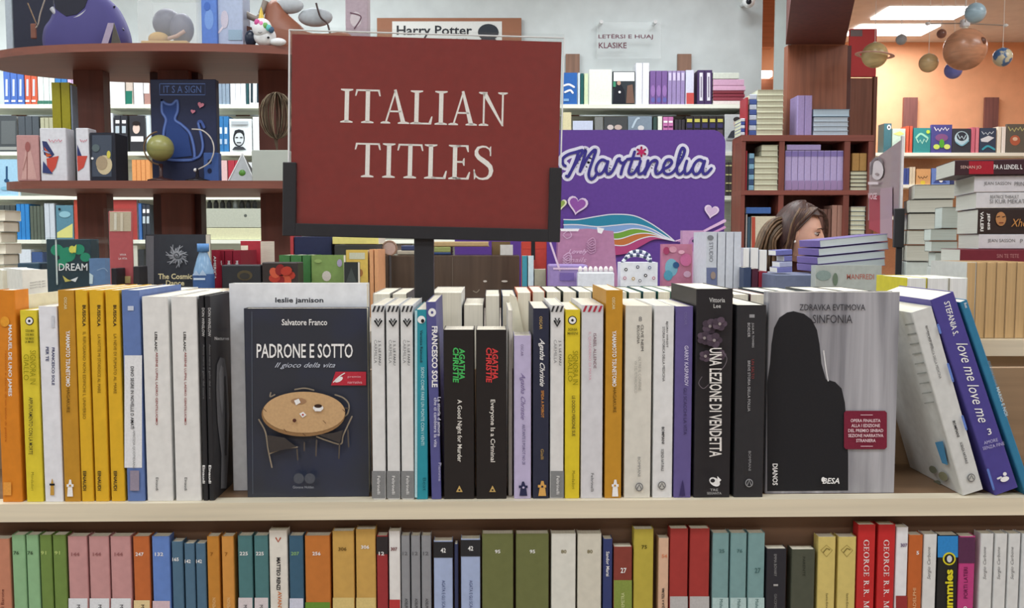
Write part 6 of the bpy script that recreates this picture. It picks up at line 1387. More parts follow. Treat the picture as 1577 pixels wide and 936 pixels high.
# harry poster on the wall (brown frame, half hidden by the sign)
PY = 4.60
a, b = at(581, 60, PY), at(803, 60, PY); zt = at(690, 28, PY).z; zb = zt - .5
r = thing('notice_board', 'brown cork board with a white poster, mostly hidden behind the red sign', 'notice board', None, T((a.x + b.x) / 2, PY - .008, zb))
w = (b.x - a.x) / 2
MB().bbox(-w, w, 0, .015, 0, zt - zb, .002, M(140, 92, 66, .7, 'wall')).build('board', r)
f = Face(r, (0, PY - .008, 0), YV, 'poster', .001)
f.rect(604, 33, 773, 110, P_(206, 208, 204)).text('Harry Potter', 669, 49, 116, 19, P_(40, 44, 50), 0, .02).text('KOLEKSIONI', 669, 64, 100, 9, P_(70, 74, 78), 0, .01).ell(752, 50, 16, 13, P_(46, 52, 60), 20).poly([(738, 64), (744, 57), (760, 57), (766, 64)], P_(46, 52, 60))
# acrylic wall sign LETERSI E HUAJ KLASIKE
PY = 4.56
a, b = at(919, 60, PY), at(1018, 60, PY); zt = at(960, 34, PY).z; zb = at(960, 90, PY).z
r = thing('wall_sign', 'clear acrylic sign with dark raised letters and two metal standoffs on the back wall', 'sign', None, T((a.x + b.x) / 2, PY, zb)); w = (b.x - a.x) / 2
MB().bbox(-w, w, 0, .004, 0, zt - zb, .001, CLR).build('plate', r)
for px in (926, 1009): x = at(px, 33, PY).x - r.location.x; MB().tube([(x, -.012, zt - zb - .0), (x, .058, zt - zb - .0)], .011, M(206, 206, 206, .2), 12).build('standoff', r)
f = Face(r, (0, PY - .001, 0), YV, 'raised_letters', .001); LT = P_(110, 60, 74)
f.text('LETËRSI E HUAJ', 963.5, 56.5, 84, 9, LT, 0, .012).text('KLASIKE', 943.5, 70, 43, 9, LT, 0, .012)
# security camera
c = at(1153, 2, 4.45)
r = thing('security_camera', 'white dome security camera at the top of the back wall', 'camera', None, T(c.x, 4.45, c.z))
MB().sphere((0, 0, 0), .037, M(226, 230, 230, .3), 20, 12).build('dome', r); MB().sphere((-.006, -.026, -.008), .017, M(30, 32, 40, .1), 14, 10).build('lens', r); MB().tube([(0, 0, 0), (0, .17, .02)], .012, M(214, 218, 218, .3), 10).build('arm', r)

# ================================================================ BROWN BOOKCASE at the right
KY2 = 3.8
kx = lambda px, Y=KY2: at(px, 250, Y).x
kz = lambda py, Y=KY2: at(1250, py, Y).z
C1_ = M(124, 64, 52, .5, 'wood'); C2_ = M(128, 68, 56, .5, 'woodx')
kb = thing('brown_bookcase', 'reddish-brown wooden bookcase with square compartments behind the woman', 'bookcase', None, T(0, KY2, 0))
X0, X1 = kx(1142), kx(1345)
ZK = [kz(208), kz(293), kz(382), kz(470)]
for z, dz in zip(ZK, (9, 7, 7, 7)): MB().box(X0, X1, -.004, .20, z - dz * (KY2 + 1) / FOC, z, C2_).build('shelf', kb)
for a, b in ((1142, 1148), (1200, 1208), (1300, 1309), (1337, 1345)):
    for z1, z0 in zip([ZK[0] - .031] + [z - .0243 for z in ZK[1:]], ZK[1:] + [0]):
        MB().box(kx(a), kx(b), 0, .195, z0 + .0002, z1, C1_).build('upright', kb)
MB().box(X0, X1, .202, .212, 0, ZK[0] - .01, M(96, 52, 44, .6, 'wood')).build('back_board', kb)
# tall column panel above with dark soffit beam, red panel, brown panel
Z7 = kz(69, 3.95)
pn = struct(MB().box(kx(1210, 3.95), kx(1301, 3.95), 3.95, 4.02, ZK[0] + .0005, Z7, M(146, 90, 66, .5, 'wood')).build('trim_2'))
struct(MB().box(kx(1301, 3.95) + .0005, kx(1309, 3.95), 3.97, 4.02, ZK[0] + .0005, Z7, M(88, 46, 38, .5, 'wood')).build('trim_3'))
# sloping beam running to the front, underside dark
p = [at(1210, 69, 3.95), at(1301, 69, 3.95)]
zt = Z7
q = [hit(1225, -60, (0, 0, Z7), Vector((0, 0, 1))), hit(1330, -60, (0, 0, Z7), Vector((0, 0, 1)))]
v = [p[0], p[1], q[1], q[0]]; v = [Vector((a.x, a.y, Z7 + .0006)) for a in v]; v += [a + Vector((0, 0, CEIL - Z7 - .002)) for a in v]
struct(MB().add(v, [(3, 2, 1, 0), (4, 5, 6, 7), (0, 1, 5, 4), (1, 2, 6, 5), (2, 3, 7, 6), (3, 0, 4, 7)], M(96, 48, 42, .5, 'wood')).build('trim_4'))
o = struct(MB().box(kx(1190, 4.5), kx(1214, 4.5), 4.5, 4.52, 0, CEIL - .001, M(188, 202, 200, .7, 'wall')).build('trim_5'))
struct(MB().box(at(1173, 60, 5.6).x, at(1192, 60, 5.6).x, 5.6, 5.7, at(1180, 72, 5.6).z, CEIL - .06, M(190, 124, 88, .7, 'woodx')).build('trim_6'))
struct(MB().box(at(1171, 60, 5.6).x, at(1192, 60, 5.6).x, 5.6, 5.7, 0.0, at(1180, 122, 5.6).z, M(170, 108, 80, .7, 'woodx')).build('trim_7'))
c = at(1179, 114, 5.5)
tag(MB().bbox(-.045, .045, -.04, .04, -.022, .022, .006, M(255, 250, 240, .4, 'emit')).build('wall_lamp', None, T(c.x, 5.52, c.z)), 'small bright white wall lamp head in the gap beside the grey pillar', 'lamp')
RY = 4.6
r, f = pbox(1309, 1350, 44, RY, .03, M(178, 40, 42, .5, 'wall'), 'dark red wall panel with grey top right of the brown column', 'wall_panel', 'panel', zb=kz(118, RY), ym=80)
f.rect(1309.5, 46, 1328, 56, P_(120, 110, 112))
r, f = pbox(1309.5, 1343, 120, RY + .005, .03, M(120, 76, 60, .6, 'wood'), 'plain brown wood panel under the red one', 'wall_panel', 'panel', zb=0, ym=160)
struct(MB().box(kx(1343, RY) , kx(1343, RY) + .02, RY, RY + .3, 0, kz(118, RY), M(112, 70, 56, .6, 'wood')).build('trim_8'))
# content of the bookcase
def kbk(l, z, Y=KY2 + .012): return fw(l, z, 'of the brown bookcase', None, Y)
def kst(a, b, y0, y1, n, cf, o, desc, grp, Y=KY2 + .01, z=None, pm=None):
    z0 = z if z is not None else kz(y0, Y); h = (kz(y1, Y) - z0) / n
    for i in range(n):
        cx, w, _, _ = px_box(a, b, y1, Y, 0, False, (y0 + y1) / 2)
        make_book(T(cx, Y, z0 + i * h + .0004), w * (1 - .02 * (i % 2)), h - .0008, .14, o, M(*(cf(i) if callable(cf) else cf)), pm or M(214, 216, 190, .8, 'page'), '%s, %s from the bottom' % (desc, ORD[i]), grp, False)
kst(1166, 1207, 208, 138, 8, (196, 196, 170), 'liefore', 'pale cream page-edge book piled above the left bookcase compartment', 'cream pile on the bookcase', z=ZK[0])
kst(1154, 1165, 208, 145, 8, lambda i: ((66, 90, 160), (190, 200, 216))[i % 2], 'lie', 'book in the blue and white pile on the brown bookcase', 'blue and white pile', Y=KY2 + .02, z=ZK[0])
kbk([(1148.5, 1152.5, 150, (176, 50, 60), 'spine', 'thin tall red book upright at the left end on top')], ZK[0])
kst(1141, 1147, 208, 182, 5, lambda i: ((206, 210, 220), (60, 80, 160))[i % 2], 'lie', 'tiny booklet in the leftmost pile on the brown bookcase', 'booklet pile', z=ZK[0])
kbk(run(1228, 1251, 2, 147, (166, 148, 204), 'spine', 'upright lavender book on top'), ZK[0])
kst(1253, 1307, 208, 180, 4, (170, 190, 206), 'liefore', 'pale blue book in the wide pile on top of the bookcase', 'wide pale blue pile', z=ZK[0], pm=M(196, 212, 224, .8, 'page'))
kst(1253, 1309, 179, 168, 1, (120, 160, 190), 'liefore', 'blue-edged book topping the wide pale blue pile', 'wide pale blue pile', z=kz(179.3, KY2 + .01), pm=M(190, 212, 226, .8, 'page'))
kbk([(1148.5, 1151, 232, (178, 46, 56), 'spine', 'tall red book in the middle left compartment'), (1151.3, 1153, 236, (40, 70, 80), 'spine', 'thin dark teal book in the middle left compartment')], ZK[1])
kst(1153.5, 1161, 293, 236, 7, lambda i: ((120, 170, 196), (50, 80, 120))[i % 2], 'lie', 'small teal-blue book in the narrow pile, middle left compartment', 'narrow teal pile', z=ZK[1])
kst(1162, 1199, 293, 241, 6, (190, 190, 160), 'liefore', 'cream page-edge book in the middle left compartment pile', 'cream pile in the bookcase', z=ZK[1])
kst(1173, 1199, 240.5, 223, 2, (190, 190, 160), 'liefore', 'smaller cream book topping the middle left compartment pile', 'cream pile in the bookcase', z=kz(240.5, KY2 + .01))
o = kbk(run(1209, 1299, 9, 232, (178, 164, 212), 'spine', 'dark-headed lavender book'), ZK[1])
for i in range(9): x = 1209 + 10 * (i + .5); o[i][1].rect(x - 4.6, 233, x + 4.6, 241, P_(130, 116, 184)).rect(x - 4.6, 278, x + 4.6, 292, P_(158, 132, 180))
kst(1212, 1264, 231.5, 222.5, 1, (166, 152, 206), 'lie', 'lavender book lying across the lavender row', None, z=kz(231.4, KY2 + .01))
kbk(run(1312, 1335, 2, 236, (176, 134, 70), 'spine', 'ochre book in the right compartment'), kz(263, KY2 + .012))
kst(1310, 1336, 293, 263.3, 5, (60, 60, 56), 'liefore', 'black-covered pale-paged book in the right compartment pile', 'right compartment pile', z=ZK[1])
o = kbk([(1148.5, 1151, 330, (190, 186, 180), 'spine', 'pale narrow book in the lower left compartment'), (1151.3, 1156, 334, (60, 90, 110), 'spine', 'slate book in the lower left compartment'), (1157, 1196, 333, (216, 208, 180), 'cover', 'cream hardback with red spine in the lower left compartment')], ZK[2])
o[2][1].rect(1157.5, 334, 1163, 381, P_(196, 80, 60))
kst(1149, 1187, 331.5, 319, 1, (60, 104, 176), 'lie', 'blue book lying on top in the lower left compartment', None, z=kz(329, KY2 + .01))
kbk([(1210, 1215, 318, (214, 210, 200), 'spine', 'white book in the lower central compartment'), (1216, 1219, 320, (40, 36, 38), 'spine', 'thin black book in the lower central compartment')] + run(1220, 1232, 2, 318, (150, 100, 80), 'spine', 'brown and white book in the lower central compartment') + run(1262, 1280, 3, 322, (110, 76, 66), 'spine', 'dark brown book right of the woman\'s head') + run(1281, 1298, 2, 316, (168, 124, 108), 'spine', 'rose-brown book by the right upright'), ZK[2])
kst(1310, 1333, 382, 318, 9, lambda i: ((60, 100, 116), (200, 90, 66), (206, 214, 216))[(0, 1, 2, 0, 2, 0, 2, 0, 2)[i]], 'liefore', 'book in the teal and white pile, lower right compartment', 'teal and white pile', z=ZK[2])

# ================================================================ ORANGE WALL SHELF
OY = 7.0
ob_ = thing('wall_bookshelf', 'white shelf with face-out children\'s books along the orange wall', 'bookshelf', None, T(0, OY, 0))
ox0, ox1 = at(1345, 240, OY).x, 5.55
oz = [at(1480, y, OY).z for y in (235, 284, 333)]
for z in oz: MB().box(ox0, ox1, 0, .25, z - .028, z, SH).build('shelf', ob_)
MB().box(ox0, ox1, .252, .262, .1, oz[0] - .0285, M(206, 150, 110, .6)).build('back_board', ob_)
for px in (1402, 1527): x = at(px, 170, 7.27).x; MB().box(x - .062, x + .062, .265, .29, .1, at(px, 150, 7.27).z, M(122, 76, 70, .6, 'wood')).build('upright', ob_)
O_ = 'on the upper shelf of the orange wall'
o = fw([(1361, 1373, 190, (60, 110, 120), 'spine', 'teal owl-shaped book end'), (1374, 1394, 198, (190, 214, 196), 'cover', 'pale mint cover'), (1396, 1400, 194, (214, 90, 60), 'spine', 'thin vermilion book'), (1401, 1405.5, 194, (206, 84, 60), 'spine', 'second thin vermilion book'), (1407, 1433, 197, (46, 140, 140), 'cover', 'teal cover with mint lettering'), (1434, 1466, 192, (70, 70, 140), 'cover', 'violet-blue cover with bright green monster'), (1467, 1495, 198, (52, 56, 66), 'cover', 'black cover with pale blue creature'),
        (1496, 1502, 196, (206, 100, 120), 'spine', 'thin rose book'), (1503, 1508, 196, (214, 120, 134), 'spine', 'lighter rose book'), (1509, 1534, 197, (50, 66, 90), 'cover', 'dark blue cover with white swoosh'), (1536, 1542, 195, (236, 230, 210), 'spine', 'ivory book'), (1543, 1549, 195, (236, 232, 222), 'spine', 'ivory book beside another, right one'), (1550, 1582, 191, (96, 94, 84), 'cover', 'grey-olive cover with orange round figure')], oz[0], O_, None, OY + .012)
fc = {int(q[0].location.x * 100): q for q in o}
f = o[4][1]; f.line([(1411, 212), (1418, 206), (1428, 212)], 3, P_(150, 220, 190)).scrib(1420, 217, 18, 8, P_(170, 226, 200), 3).ell(1429, 203, 3, 3, P_(190, 220, 60), 8)
f = o[5][1]; f.scrib(1450, 199, 22, 6, WH, 4).ell(1450, 212, 10, 6, P_(130, 80, 130), 12).ell(1442, 226, 5, 4, P_(200, 226, 90), 10).ell(1450, 221, 4, 7, P_(80, 170, 50), 10).ell(1458, 226, 5, 4, P_(214, 230, 110), 10)
f = o[6][1]; f.ell(1481, 213, 11, 11, P_(180, 210, 220), 16).ell(1481, 210, 8, 7, P_(52, 56, 66), 14).scrib(1481, 211, 12, 7, P_(190, 214, 224), 2).line([(1472, 219), (1481, 224), (1491, 217)], 2, P_(120, 180, 200))
f = o[9][1]; f.scrib(1521, 205, 18, 5, P_(206, 224, 236), 3).poly([(1510, 214), (1522, 209), (1531, 212), (1521, 219), (1511, 218)], P_(214, 220, 226)).line([(1513, 230), (1521, 225), (1531, 230)], 3, P_(60, 170, 190))
f = o[12][1]; f.scrib(1565, 199, 24, 7, P_(206, 206, 130), 4).ell(1563, 216, 8, 8, P_(190, 100, 70), 14).ell(1563, 214, 4, 3, P_(226, 190, 160), 10)
f = o[0][1]; f.ell(1369, 196, 3, 4, WH, 10).ell(1369, 196, 1.4, 2, INK, 8)
f = o[1][1]; f.poly([(1375, 206), (1386, 202), (1393, 206), (1385, 209)], P_(220, 224, 120))
o = fw(run(1391, 1400, 2, 259, (60, 80, 150), 'spine', 'small blue book') + run(1400.5, 1409.5, 2, 257, (214, 200, 170), 'spine', 'small cream book') + [(1411, 1433, 260, (216, 160, 100), 'cover', 'orange-yellow cover with a face'), (1435, 1463, 259, (100, 130, 200), 'cover', 'periwinkle cover with dark mountain'), (1464, 1470, 258, (50, 60, 110), 'spine', 'navy book')], oz[1], 'on the lower shelf of the orange wall', None, OY + .012)
f = o[4][1]; f.scrib(1421, 273, 14, 4, P_(90, 60, 40), 3).ell(1421, 281, 4, 3, P_(226, 200, 60), 10); f = o[5][1]; f.poly([(1437, 282), (1448, 268), (1458, 282)], P_(60, 80, 150)).ell(1449, 278, 3, 3, WH, 8).ell(1449, 264, 8, 4, P_(150, 180, 226), 12)
# ================================================================ PLANETS
GP = 'hanging planet mobile'
PYY = 3.7
def planet(px, py, r_px, Y, m, label, ring=False, moon=None):
    c = at(px, py, Y); rr = r_px / FOC * (Y + 1)
    t = thing('hanging_planet', label, 'planet ornament', GP, T(c.x, Y, c.z))
    MB().sphere((0, 0, 0), rr, m, 32, 18).build('ball', t)
    MB().tube([(0, 0, rr * .98), (0, 0, CEIL - c.z - .001)], .0014, M(226, 224, 214, .4), 5).build('string', t)
    MB().lathe([(.001, rr * 1.06), (rr * .1 + .002, rr * 1.04), (rr * .14 + .002, rr * .98), (.001, rr * .97)], M(226, 222, 200, .4), 10).build('cap', t)
    if ring:
        mb = MB(); n = 40; R0, R1 = rr * 1.15, rr * 1.5; v = []
        for k in range(n):
            a = 2 * PI * k / n
            for R_, dz in ((R0, .001), (R1, .001), (R1, -.001), (R0, -.001)): v.append((R_ * math.cos(a), R_ * math.sin(a), dz + R_ * math.cos(a) * -.12 + R_ * math.sin(a) * .02))
        mb.add(v, [(k * 4 + j, ((k + 1) % n) * 4 + j, ((k + 1) % n) * 4 + (j + 1) % 4, k * 4 + (j + 1) % 4) for k in range(n) for j in range(4)], M(226, 176, 160, .4)); mb.build('ring', t)
    if moon: MB().sphere((moon[0] * rr, -rr * .8, moon[1] * rr), (rr * .2, rr * .12, rr * .2), M(110, 66, 48, .4), 14, 8).build('spot', t)
    return t
planet(1347, 85, 19, PYY, M(196, 172, 116, .3, 'planet'), 'sandy yellow planet ball with a thin pink ring, hanging furthest left', True)
planet(1388, 61, 8, PYY + .4, M(150, 154, 156, .4, 'planet'), 'small grey planet ball hanging right of the ringed one')
planet(1430, 97, 14, PYY, M(204, 172, 120, .3, 'planet'), 'beige planet ball hanging between the ringed one and the big orange one')
planet(1450, 52, 7, PYY + .3, M(130, 84, 70, .3, 'planet'), 'tiny brown planet ball hanging above the beige one')
planet(1486, 76, 31, PYY - .1, M(200, 140, 104, .3, 'planet'), 'biggest orange-brown planet ball with a dark red spot', False, (.42, .22))
planet(1468, 108, 13, PYY + .3, M(104, 112, 190, .3, 'planet'), 'violet-blue planet ball half hidden under the big orange one')
planet(1502, 20, 15, PYY - .35, M(150, 180, 194, .3, 'planet'), 'pale blue planet ball hanging highest near the ceiling light')
planet(1544, 88, 14, PYY, M(70, 110, 160, .3, 'earth'), 'blue and white earth-like planet ball hanging furthest right')
c = at(1486, 36, PYY + .1)
r = thing('mobile_hub', 'white star-shaped hub with thin rods holding the planet balls near the ceiling', 'mobile hub', None, T(c.x, PYY + .1, c.z))
MB().bbox(-.02, .02, -.02, .02, -.02, .02, .006, M(222, 228, 232, .3)).build('hub', r)
for dx, dz, dy in ((-.17, .01, .05), (.19, -.02, -.04), (.05, -.03, .15), (-.06, .03, -.15)): MB().tube([(0, 0, 0), (dx, dy, dz)], .003, M(150, 140, 130, .4), 6).sphere((dx, dy, dz), (.013, .013, .009), M(226, 228, 226, .3), 10, 6).build('rod', r)
MB().tube([(0, 0, .02), (0, 0, CEIL - c.z - .001)], .002, M(210, 210, 200, .4), 6).build('wire', r)
# ================================================================ WOMAN
WY = 2.95
hc = at(1230, 361, WY)   # centre of the head
yaw = math.radians(62)    # faces to the right and slightly to the viewer
pw = thing('person', 'woman with brown hair, white earring and dark blue top looking to the right', 'person', None, T(hc.x, WY, 0))
SK = M(222, 176, 154, .5, 'skin'); HB = M(66, 44, 38, .45, 'hair'); HB2 = M(112, 88, 64, .5, 'hair'); NAVY = M(34, 42, 66, .8, 'wall')
HZ = hc.z
HM = T(0, 0, HZ) @ Matrix.Rotation(yaw, 4, 'Z') @ Matrix.Rotation(math.radians(10), 4, 'X')
def head_pt(u, v_):
    # u azimuth, v polar; local front is -y
    st, ct = math.sin(v_), math.cos(v_)
    x = .073 * st * math.sin(u); y = -.094 * st * math.cos(u); z = .118 * ct
    if z < -.02:
        k = min(1, (-.02 - z) / .09); x *= 1 - .30 * k; y = y * (1 - .12 * k) - .012 * k * (1 if y < 0 else -.4)
    if y < 0:
        g = lambda cx, cz, sx, sz, a: a * math.exp(-((x - cx) / sx) ** 2 - ((z - cz) / sz) ** 2)
        nose = (.026 * math.exp(-((z + .022) / .014) ** 2) + .016 * math.exp(-((z + .006) / .02) ** 2) + .006 * math.exp(-((z - .016) / .014) ** 2)) * math.exp(-(x / (.0105 + .004 * (z < -.01))) ** 2)
        y -= nose
        y += g(.031, .018, .016, .012, .010) + g(-.031, .018, .016, .012, .010)
        y -= g(.03, .036, .02, .007, .004) + g(-.03, .036, .02, .007, .004)
        y -= g(0, -.050, .020, .006, .006) + g(0, -.060, .017, .005, .005); y += g(0, -.0555, .02, .0025, .004)
        y -= g(0, -.088, .018, .014, .008); y -= g(.04, -.01, .02, .02, .003) + g(-.04, -.01, .02, .02, .003)
    return (x, y, z)
mb = MB(); NU, NV = 72, 56
v = [head_pt(2 * PI * i / NU, PI * (j + .02) / (NV + .04)) for j in range(NV + 1) for i in range(NU)]
fcs = [(j * NU + i, j * NU + (i + 1) % NU, (j + 1) * NU + (i + 1) % NU, (j + 1) * NU + i) for j in range(NV) for i in range(NU)] + [tuple(range(NU))[::-1], tuple(range(NV * NU, (NV + 1) * NU))]
v = [HM @ Vector(p) for p in v]
def skinned(verts, edges, radii, root=0, sub=1):
    me = bpy.data.meshes.new('s'); me.from_pydata(verts, edges, []); o = bpy.data.objects.new('s', me); COL.objects.link(o)
    m = o.modifiers.new('k', 'SKIN'); m.use_smooth_shade = True
    for i, r_ in enumerate(radii): me.skin_vertices[0].data[i].radius = (r_, r_) if not isinstance(r_, tuple) else r_
    me.skin_vertices[0].data[root].use_root = True
    m2 = o.modifiers.new('s', 'SUBSURF'); m2.levels = sub; m2.render_levels = sub
    dg = bpy.context.evaluated_depsgraph_get(); dg.update(); e = o.evaluated_get(dg).to_mesh()
    V = [tuple(x.co) for x in e.vertices]; F_ = [tuple(p.vertices) for p in e.polygons]
    bpy.data.objects.remove(o); return V, F_
sx = lambda l, f_: (l * math.cos(yaw) + f_ * math.sin(yaw), l * math.sin(yaw) - f_ * math.cos(yaw))
def J(l, f_, z): a = sx(l, f_); return (a[0], a[1], z)
SHZ = HZ - .25
jt = {'pel': J(0, 0, .86), 'waist': J(0, .0, 1.0), 'chest': J(0, .0, SHZ - .12), 'neck0': J(0, .0, SHZ + .02), 'neck1': J(0, .0, HZ - .05),
      'shL': J(.165, 0, SHZ - .03), 'elL': J(.20, .03, SHZ - .30), 'wrL': J(.13, .24, SHZ - .34), 'haL': J(.11, .30, SHZ - .33),
      'shR': J(-.165, 0, SHZ - .03), 'elR': J(-.20, .03, SHZ - .30), 'wrR': J(-.13, .24, SHZ - .34), 'haR': J(-.11, .30, SHZ - .33),
      'hiL': J(.085, 0, .80), 'knL': J(.09, .01, .44), 'anL': J(.09, 0, .07), 'toL': J(.09, .13, .03),
      'hiR': J(-.085, 0, .80), 'knR': J(-.09, .01, .44), 'anR': J(-.09, 0, .07), 'toR': J(-.09, .13, .03)}
ks = list(jt); ed = [('pel', 'waist'), ('waist', 'chest'), ('chest', 'neck0'), ('neck0', 'neck1')]
for s_ in 'LR': ed += [('chest', 'sh' + s_), ('sh' + s_, 'el' + s_), ('el' + s_, 'wr' + s_), ('wr' + s_, 'ha' + s_), ('pel', 'hi' + s_), ('hi' + s_, 'kn' + s_), ('kn' + s_, 'an' + s_), ('an' + s_, 'to' + s_)]
rad = {'pel': .125, 'waist': .11, 'chest': .12, 'neck0': .055, 'neck1': .05, 'sh': .055, 'el': .04, 'wr': .027, 'ha': .026, 'hi': .085, 'kn': .055, 'an': .038, 'to': .03}
E_i = [(ks.index(a), ks.index(b)) for a, b in ed]; Rr = [rad.get(k_, rad.get(k_[:2], .05)) for k_ in ks]
V, F_ = skinned([jt[k_] for k_ in ks], E_i, Rr)
mb.add(v, fcs, SK, True); mb.add(V, F_, SK, True)
for s_ in 'LR':    # fingers
    h = Vector(jt['ha' + s_]); fw_ = Vector(J(0, 1, 0)); sd = Vector(J(1, 0, 0))
    for k, (o_, l_) in enumerate(((-.024, .068), (-.008, .076), (.008, .072), (.023, .056))):
        b = h + sd * o_; P4 = [b - fw_ * .01, b + fw_ * l_ * .45, b + fw_ * l_ * .8 - Vector((0, 0, .014)), b + fw_ * l_ - Vector((0, 0, .032))]
        mb.tube(P4, [.0085, .008, .007, .006], SK, 8)
    sg_ = -1 if s_ == 'L' else 1; b = h - fw_ * .03 + sd * .02 * sg_; mb.tube([b, b + fw_ * .025 + sd * .026 * sg_, b + fw_ * .055 + sd * .03 * sg_], [.011, .009, .007], SK, 8)
bd = mb.build('body', pw)
rm_ = bd.modifiers.new('remesh', 'REMESH'); rm_.mode = 'VOXEL'; rm_.voxel_size = .0048; rm_.use_smooth_shade = True
cs = bd.modifiers.new('smooth', 'SMOOTH'); cs.factor = .5; cs.iterations = 2
# clothes
TR = {'pel', 'waist', 'chest', 'neck0', 'shL', 'elL', 'wrL', 'shR', 'elR', 'wrR'}
def garment(keys, grow, m, name, over={}):
    kk = [k_ for k_ in ks if k_ in keys]; e2 = [(kk.index(a), kk.index(b)) for a, b in ed if a in keys and b in keys]
    V, F_ = skinned([jt[k_] for k_ in kk], e2, [over.get(k_, Rr[ks.index(k_)] + grow) for k_ in kk])
    MB().add(V, F_, m, True).build(name, pw)
garment(TR, .017, NAVY, 'sweater', {'neck0': .066})
garment({'pel', 'hiL', 'knL', 'anL', 'hiR', 'knR', 'anR'}, .014, M(40, 42, 54, .8), 'trousers')
for s_ in 'LR':
    a = jt['an' + s_]; b = jt['to' + s_]; MB().sphere((.5 * (a[0] + b[0]), .5 * (a[1] + b[1]), .038), (.075, .075, .0375), M(30, 30, 34, .4), 16, 10).build('shoe', pw)
# eyes, lips, brows, ear, earring
for sx_ in (-1, 1):
    e = MB().sphere((0, 0, 0), (.0125, .0112, .0072), M(196, 184, 176, .2), 16, 10).build('eye', pw, HM @ T(sx_ * .031, -.0755, .016))
    MB().sphere((0, 0, 0), (.0066, .003, .0062), M(40, 28, 24, .15), 12, 8).build('iris', e, T(.0, -.0102, -.002))
    MB().tube([(sx_ * .018, -.0885, .0215), (sx_ * .031, -.0895, .0255), (sx_ * .046, -.0795, .0205)], .0016, M(40, 28, 26, .5), 6).build('eyelid_line', pw, HM)
    MB().tube([(sx_ * .014, -.094, .036), (sx_ * .03, -.093, .042), (sx_ * .05, -.080, .036)], [.002, .0028, .0015], M(70, 48, 38, .6), 6).build('eyebrow', pw, HM)
    MB().sphere((sx_ * .0735, .004, .004), (.008, .018, .03), SK, 14, 10).sphere((sx_ * .079, .0, .012), (.004, .012, .016), SK, 10, 8).build('ear', pw, HM)
MB().sphere((-.0815, -.004, -.030), .0066, M(240, 240, 236, .15), 12, 8).build('earring', pw, HM)
MB().sphere((0, -.0965, -.0505), (.021, .008, .005), M(176, 96, 92, .4), 14, 8).sphere((0, -.096, -.0595), (.018, .008, .0055), M(176, 96, 92, .4), 14, 8).build('lips', pw, HM)
# hair cap with a parting, swept behind the ear
def hair_pt(u, v_, r_):
    x, y, z = .073 * math.sin(v_) * math.sin(u), -.094 * math.sin(v_) * math.cos(u), .118 * math.cos(v_)
    k = 1 + r_ / .09
    return (x * k, y * k, z * k)
mb = MB(); n1, n2 = 60, 26; v = []
for j in range(n2 + 1):
    for i in range(n1 + 1):
        u = 2 * PI * i / n1; fr = math.cos(u)      # 1 at the forehead
        lim = .84 if fr > .6 else (.84 + (.6 - fr) / .6 * .7 if fr > 0 else 1.54 + min(1, -fr * 2) * .6)
        vv = lim * j / n2
        rr = .013 + .004 * math.sin(u * 17 + 3 * vv) * .3 + (.006 if fr < 0 else 0)
        v.append(hair_pt(u, vv, rr))
mb.add(v, [(j * (n1 + 1) + i, j * (n1 + 1) + i + 1, (j + 1) * (n1 + 1) + i + 1, (j + 1) * (n1 + 1) + i) for j in range(n2) for i in range(n1)], HB, True)
hr = mb.build('hair', pw, HM); so = hr.modifiers.new('solid', 'SOLIDIFY'); so.thickness = .006; so.offset = -1
# side locks framing the face and long loose hair behind
random.seed(21)
def lock(P, r0, m, nm='hair_lock'):
    q = []
    Pn = [P[0]] + P + [P[-1]]
    for i in range(1, len(Pn) - 2):
        for k in range(6):
            t = k / 6; a, b, c, d = Pn[i - 1], Pn[i], Pn[i + 1], Pn[i + 2]
            q.append(tuple(.5 * (2 * b[j] + (c[j] - a[j]) * t + (2 * a[j] - 5 * b[j] + 4 * c[j] - d[j]) * t * t + (3 * b[j] - a[j] - 3 * c[j] + d[j]) * t ** 3) for j in range(3)))
    q.append(P[-1]); n = len(q)
    return q, [r0 * (.55 + .6 * math.sin(PI * min(1, .15 + .85 * i / n)) ) * (1 if i < n * .8 else (n - i) / (n * .2) * .8 + .2) for i in range(n)]
lk = MB()
sc = (WY + 1) / FOC
def pp(px, py, dy): c = at(px, py, WY); return (c.x - hc.x, dy, c.z)
for k in range(44):    # near side: parting to behind the ear and down
    t = k / 43; j_ = random.uniform(-.004, .004)
    P = [pp(1232 + 18 * t, 318 + 3 * t, -.02 - .06 * t), pp(1219 + 14 * t, 327 + 9 * t, -.086 + j_), pp(1210 + 8 * t, 346 + 5 * t, -.086 + j_), pp(1206 + 9 * t, 370, -.07 + j_), pp(1200 + 12 * t, 400 + 6 * t, -.05), pp(1196 + 12 * t, 430, -.04)]
    q, R_ = lock(P, .0046, HB); lk.tube(q, R_, HB if k % 3 else HB2, 6)
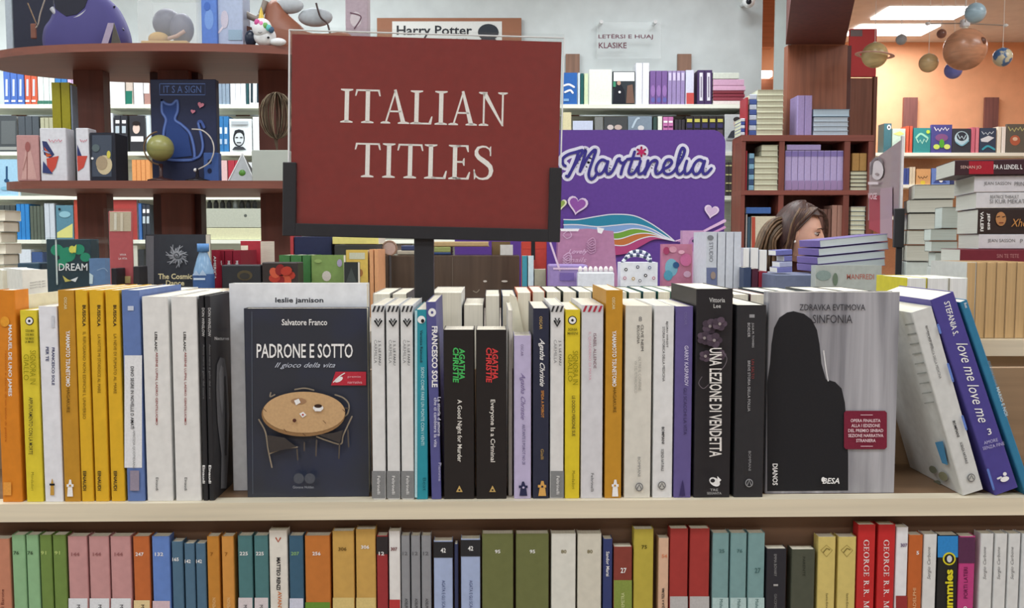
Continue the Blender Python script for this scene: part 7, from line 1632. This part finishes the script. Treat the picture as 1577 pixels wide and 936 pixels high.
for k in range(16):    # right fringe falling past the far cheek
    t = k / 15
    P = [pp(1242 + 2 * t, 317 + 2 * t, -.05), pp(1256 + 4 * t, 324 + 2 * t, -.05), pp(1266 + 4 * t, 338, -.03), pp(1270 + 4 * t, 356, -.005), pp(1268 + 5 * t, 376, .01)]
    q, R_ = lock(P, .0045, HB); lk.tube(q, R_, HB, 6)
for k in range(110):    # loose light brown hair swept to the left
    t = random.random(); s_ = random.uniform(-.05, .05)
    P = [pp(1206 + 8 * t, 334 + 14 * t, s_ * .5), pp(1188 + 10 * t, 338 + 22 * t, s_), pp(1174 + 14 * t, 356 + 18 * t, s_ * 1.2), pp(1162 + 30 * t, 388 + 10 * t, s_), pp(1154 + 40 * t, 414, s_)]
    q, R_ = lock(P, .0045, HB2); lk.tube(q, R_, HB2 if k % 2 else M(84, 68, 50, .5, 'hair'), 6)
lk.build('loose_hair', pw)['kind'] = 'stuff'
flush_decals()
# the smallest of the far books, past the first 300, become one object
allb = [o for o in COL.objects if o.parent is None and o.get('category') == 'book']
def app(o):
    bb = [world(o) @ Vector(c) for c in o.bound_box]; w = max(p.x for p in bb) - min(p.x for p in bb); h = max(p.z for p in bb) - min(p.z for p in bb)
    return w * h / (o.location.y + 1) ** 2
far = sorted([o for o in allb if o.type == 'MESH'], key=app)
drop = far[:max(0, len(allb) - 298)]
mb = MB()
for o in drop:
    for q in [o] + list(o.children):
        W = world(q); me = q.data
        for m in range(len(me.materials)):
            fs = [tuple(p.vertices) for p in me.polygons if p.material_index == m]
            if fs: mb.add([W @ v.co for v in me.vertices], fs, me.materials[m])
for o in drop:
    for q in list(o.children): bpy.data.objects.remove(q)
    bpy.data.objects.remove(o)
if drop:
    # drop unused copies of vertices
    used = sorted({i for f in mb.f for i in f}); mp = {a: b for b, a in enumerate(used)}
    mb.v = [mb.v[i] for i in used]; mb.f = [tuple(mp[i] for i in f) for f in mb.f]
    o = tag(mb.build('distant_books'), 'the many smallest far-off books on the back shelves, piles and compartments', 'books'); o['kind'] = 'stuff'
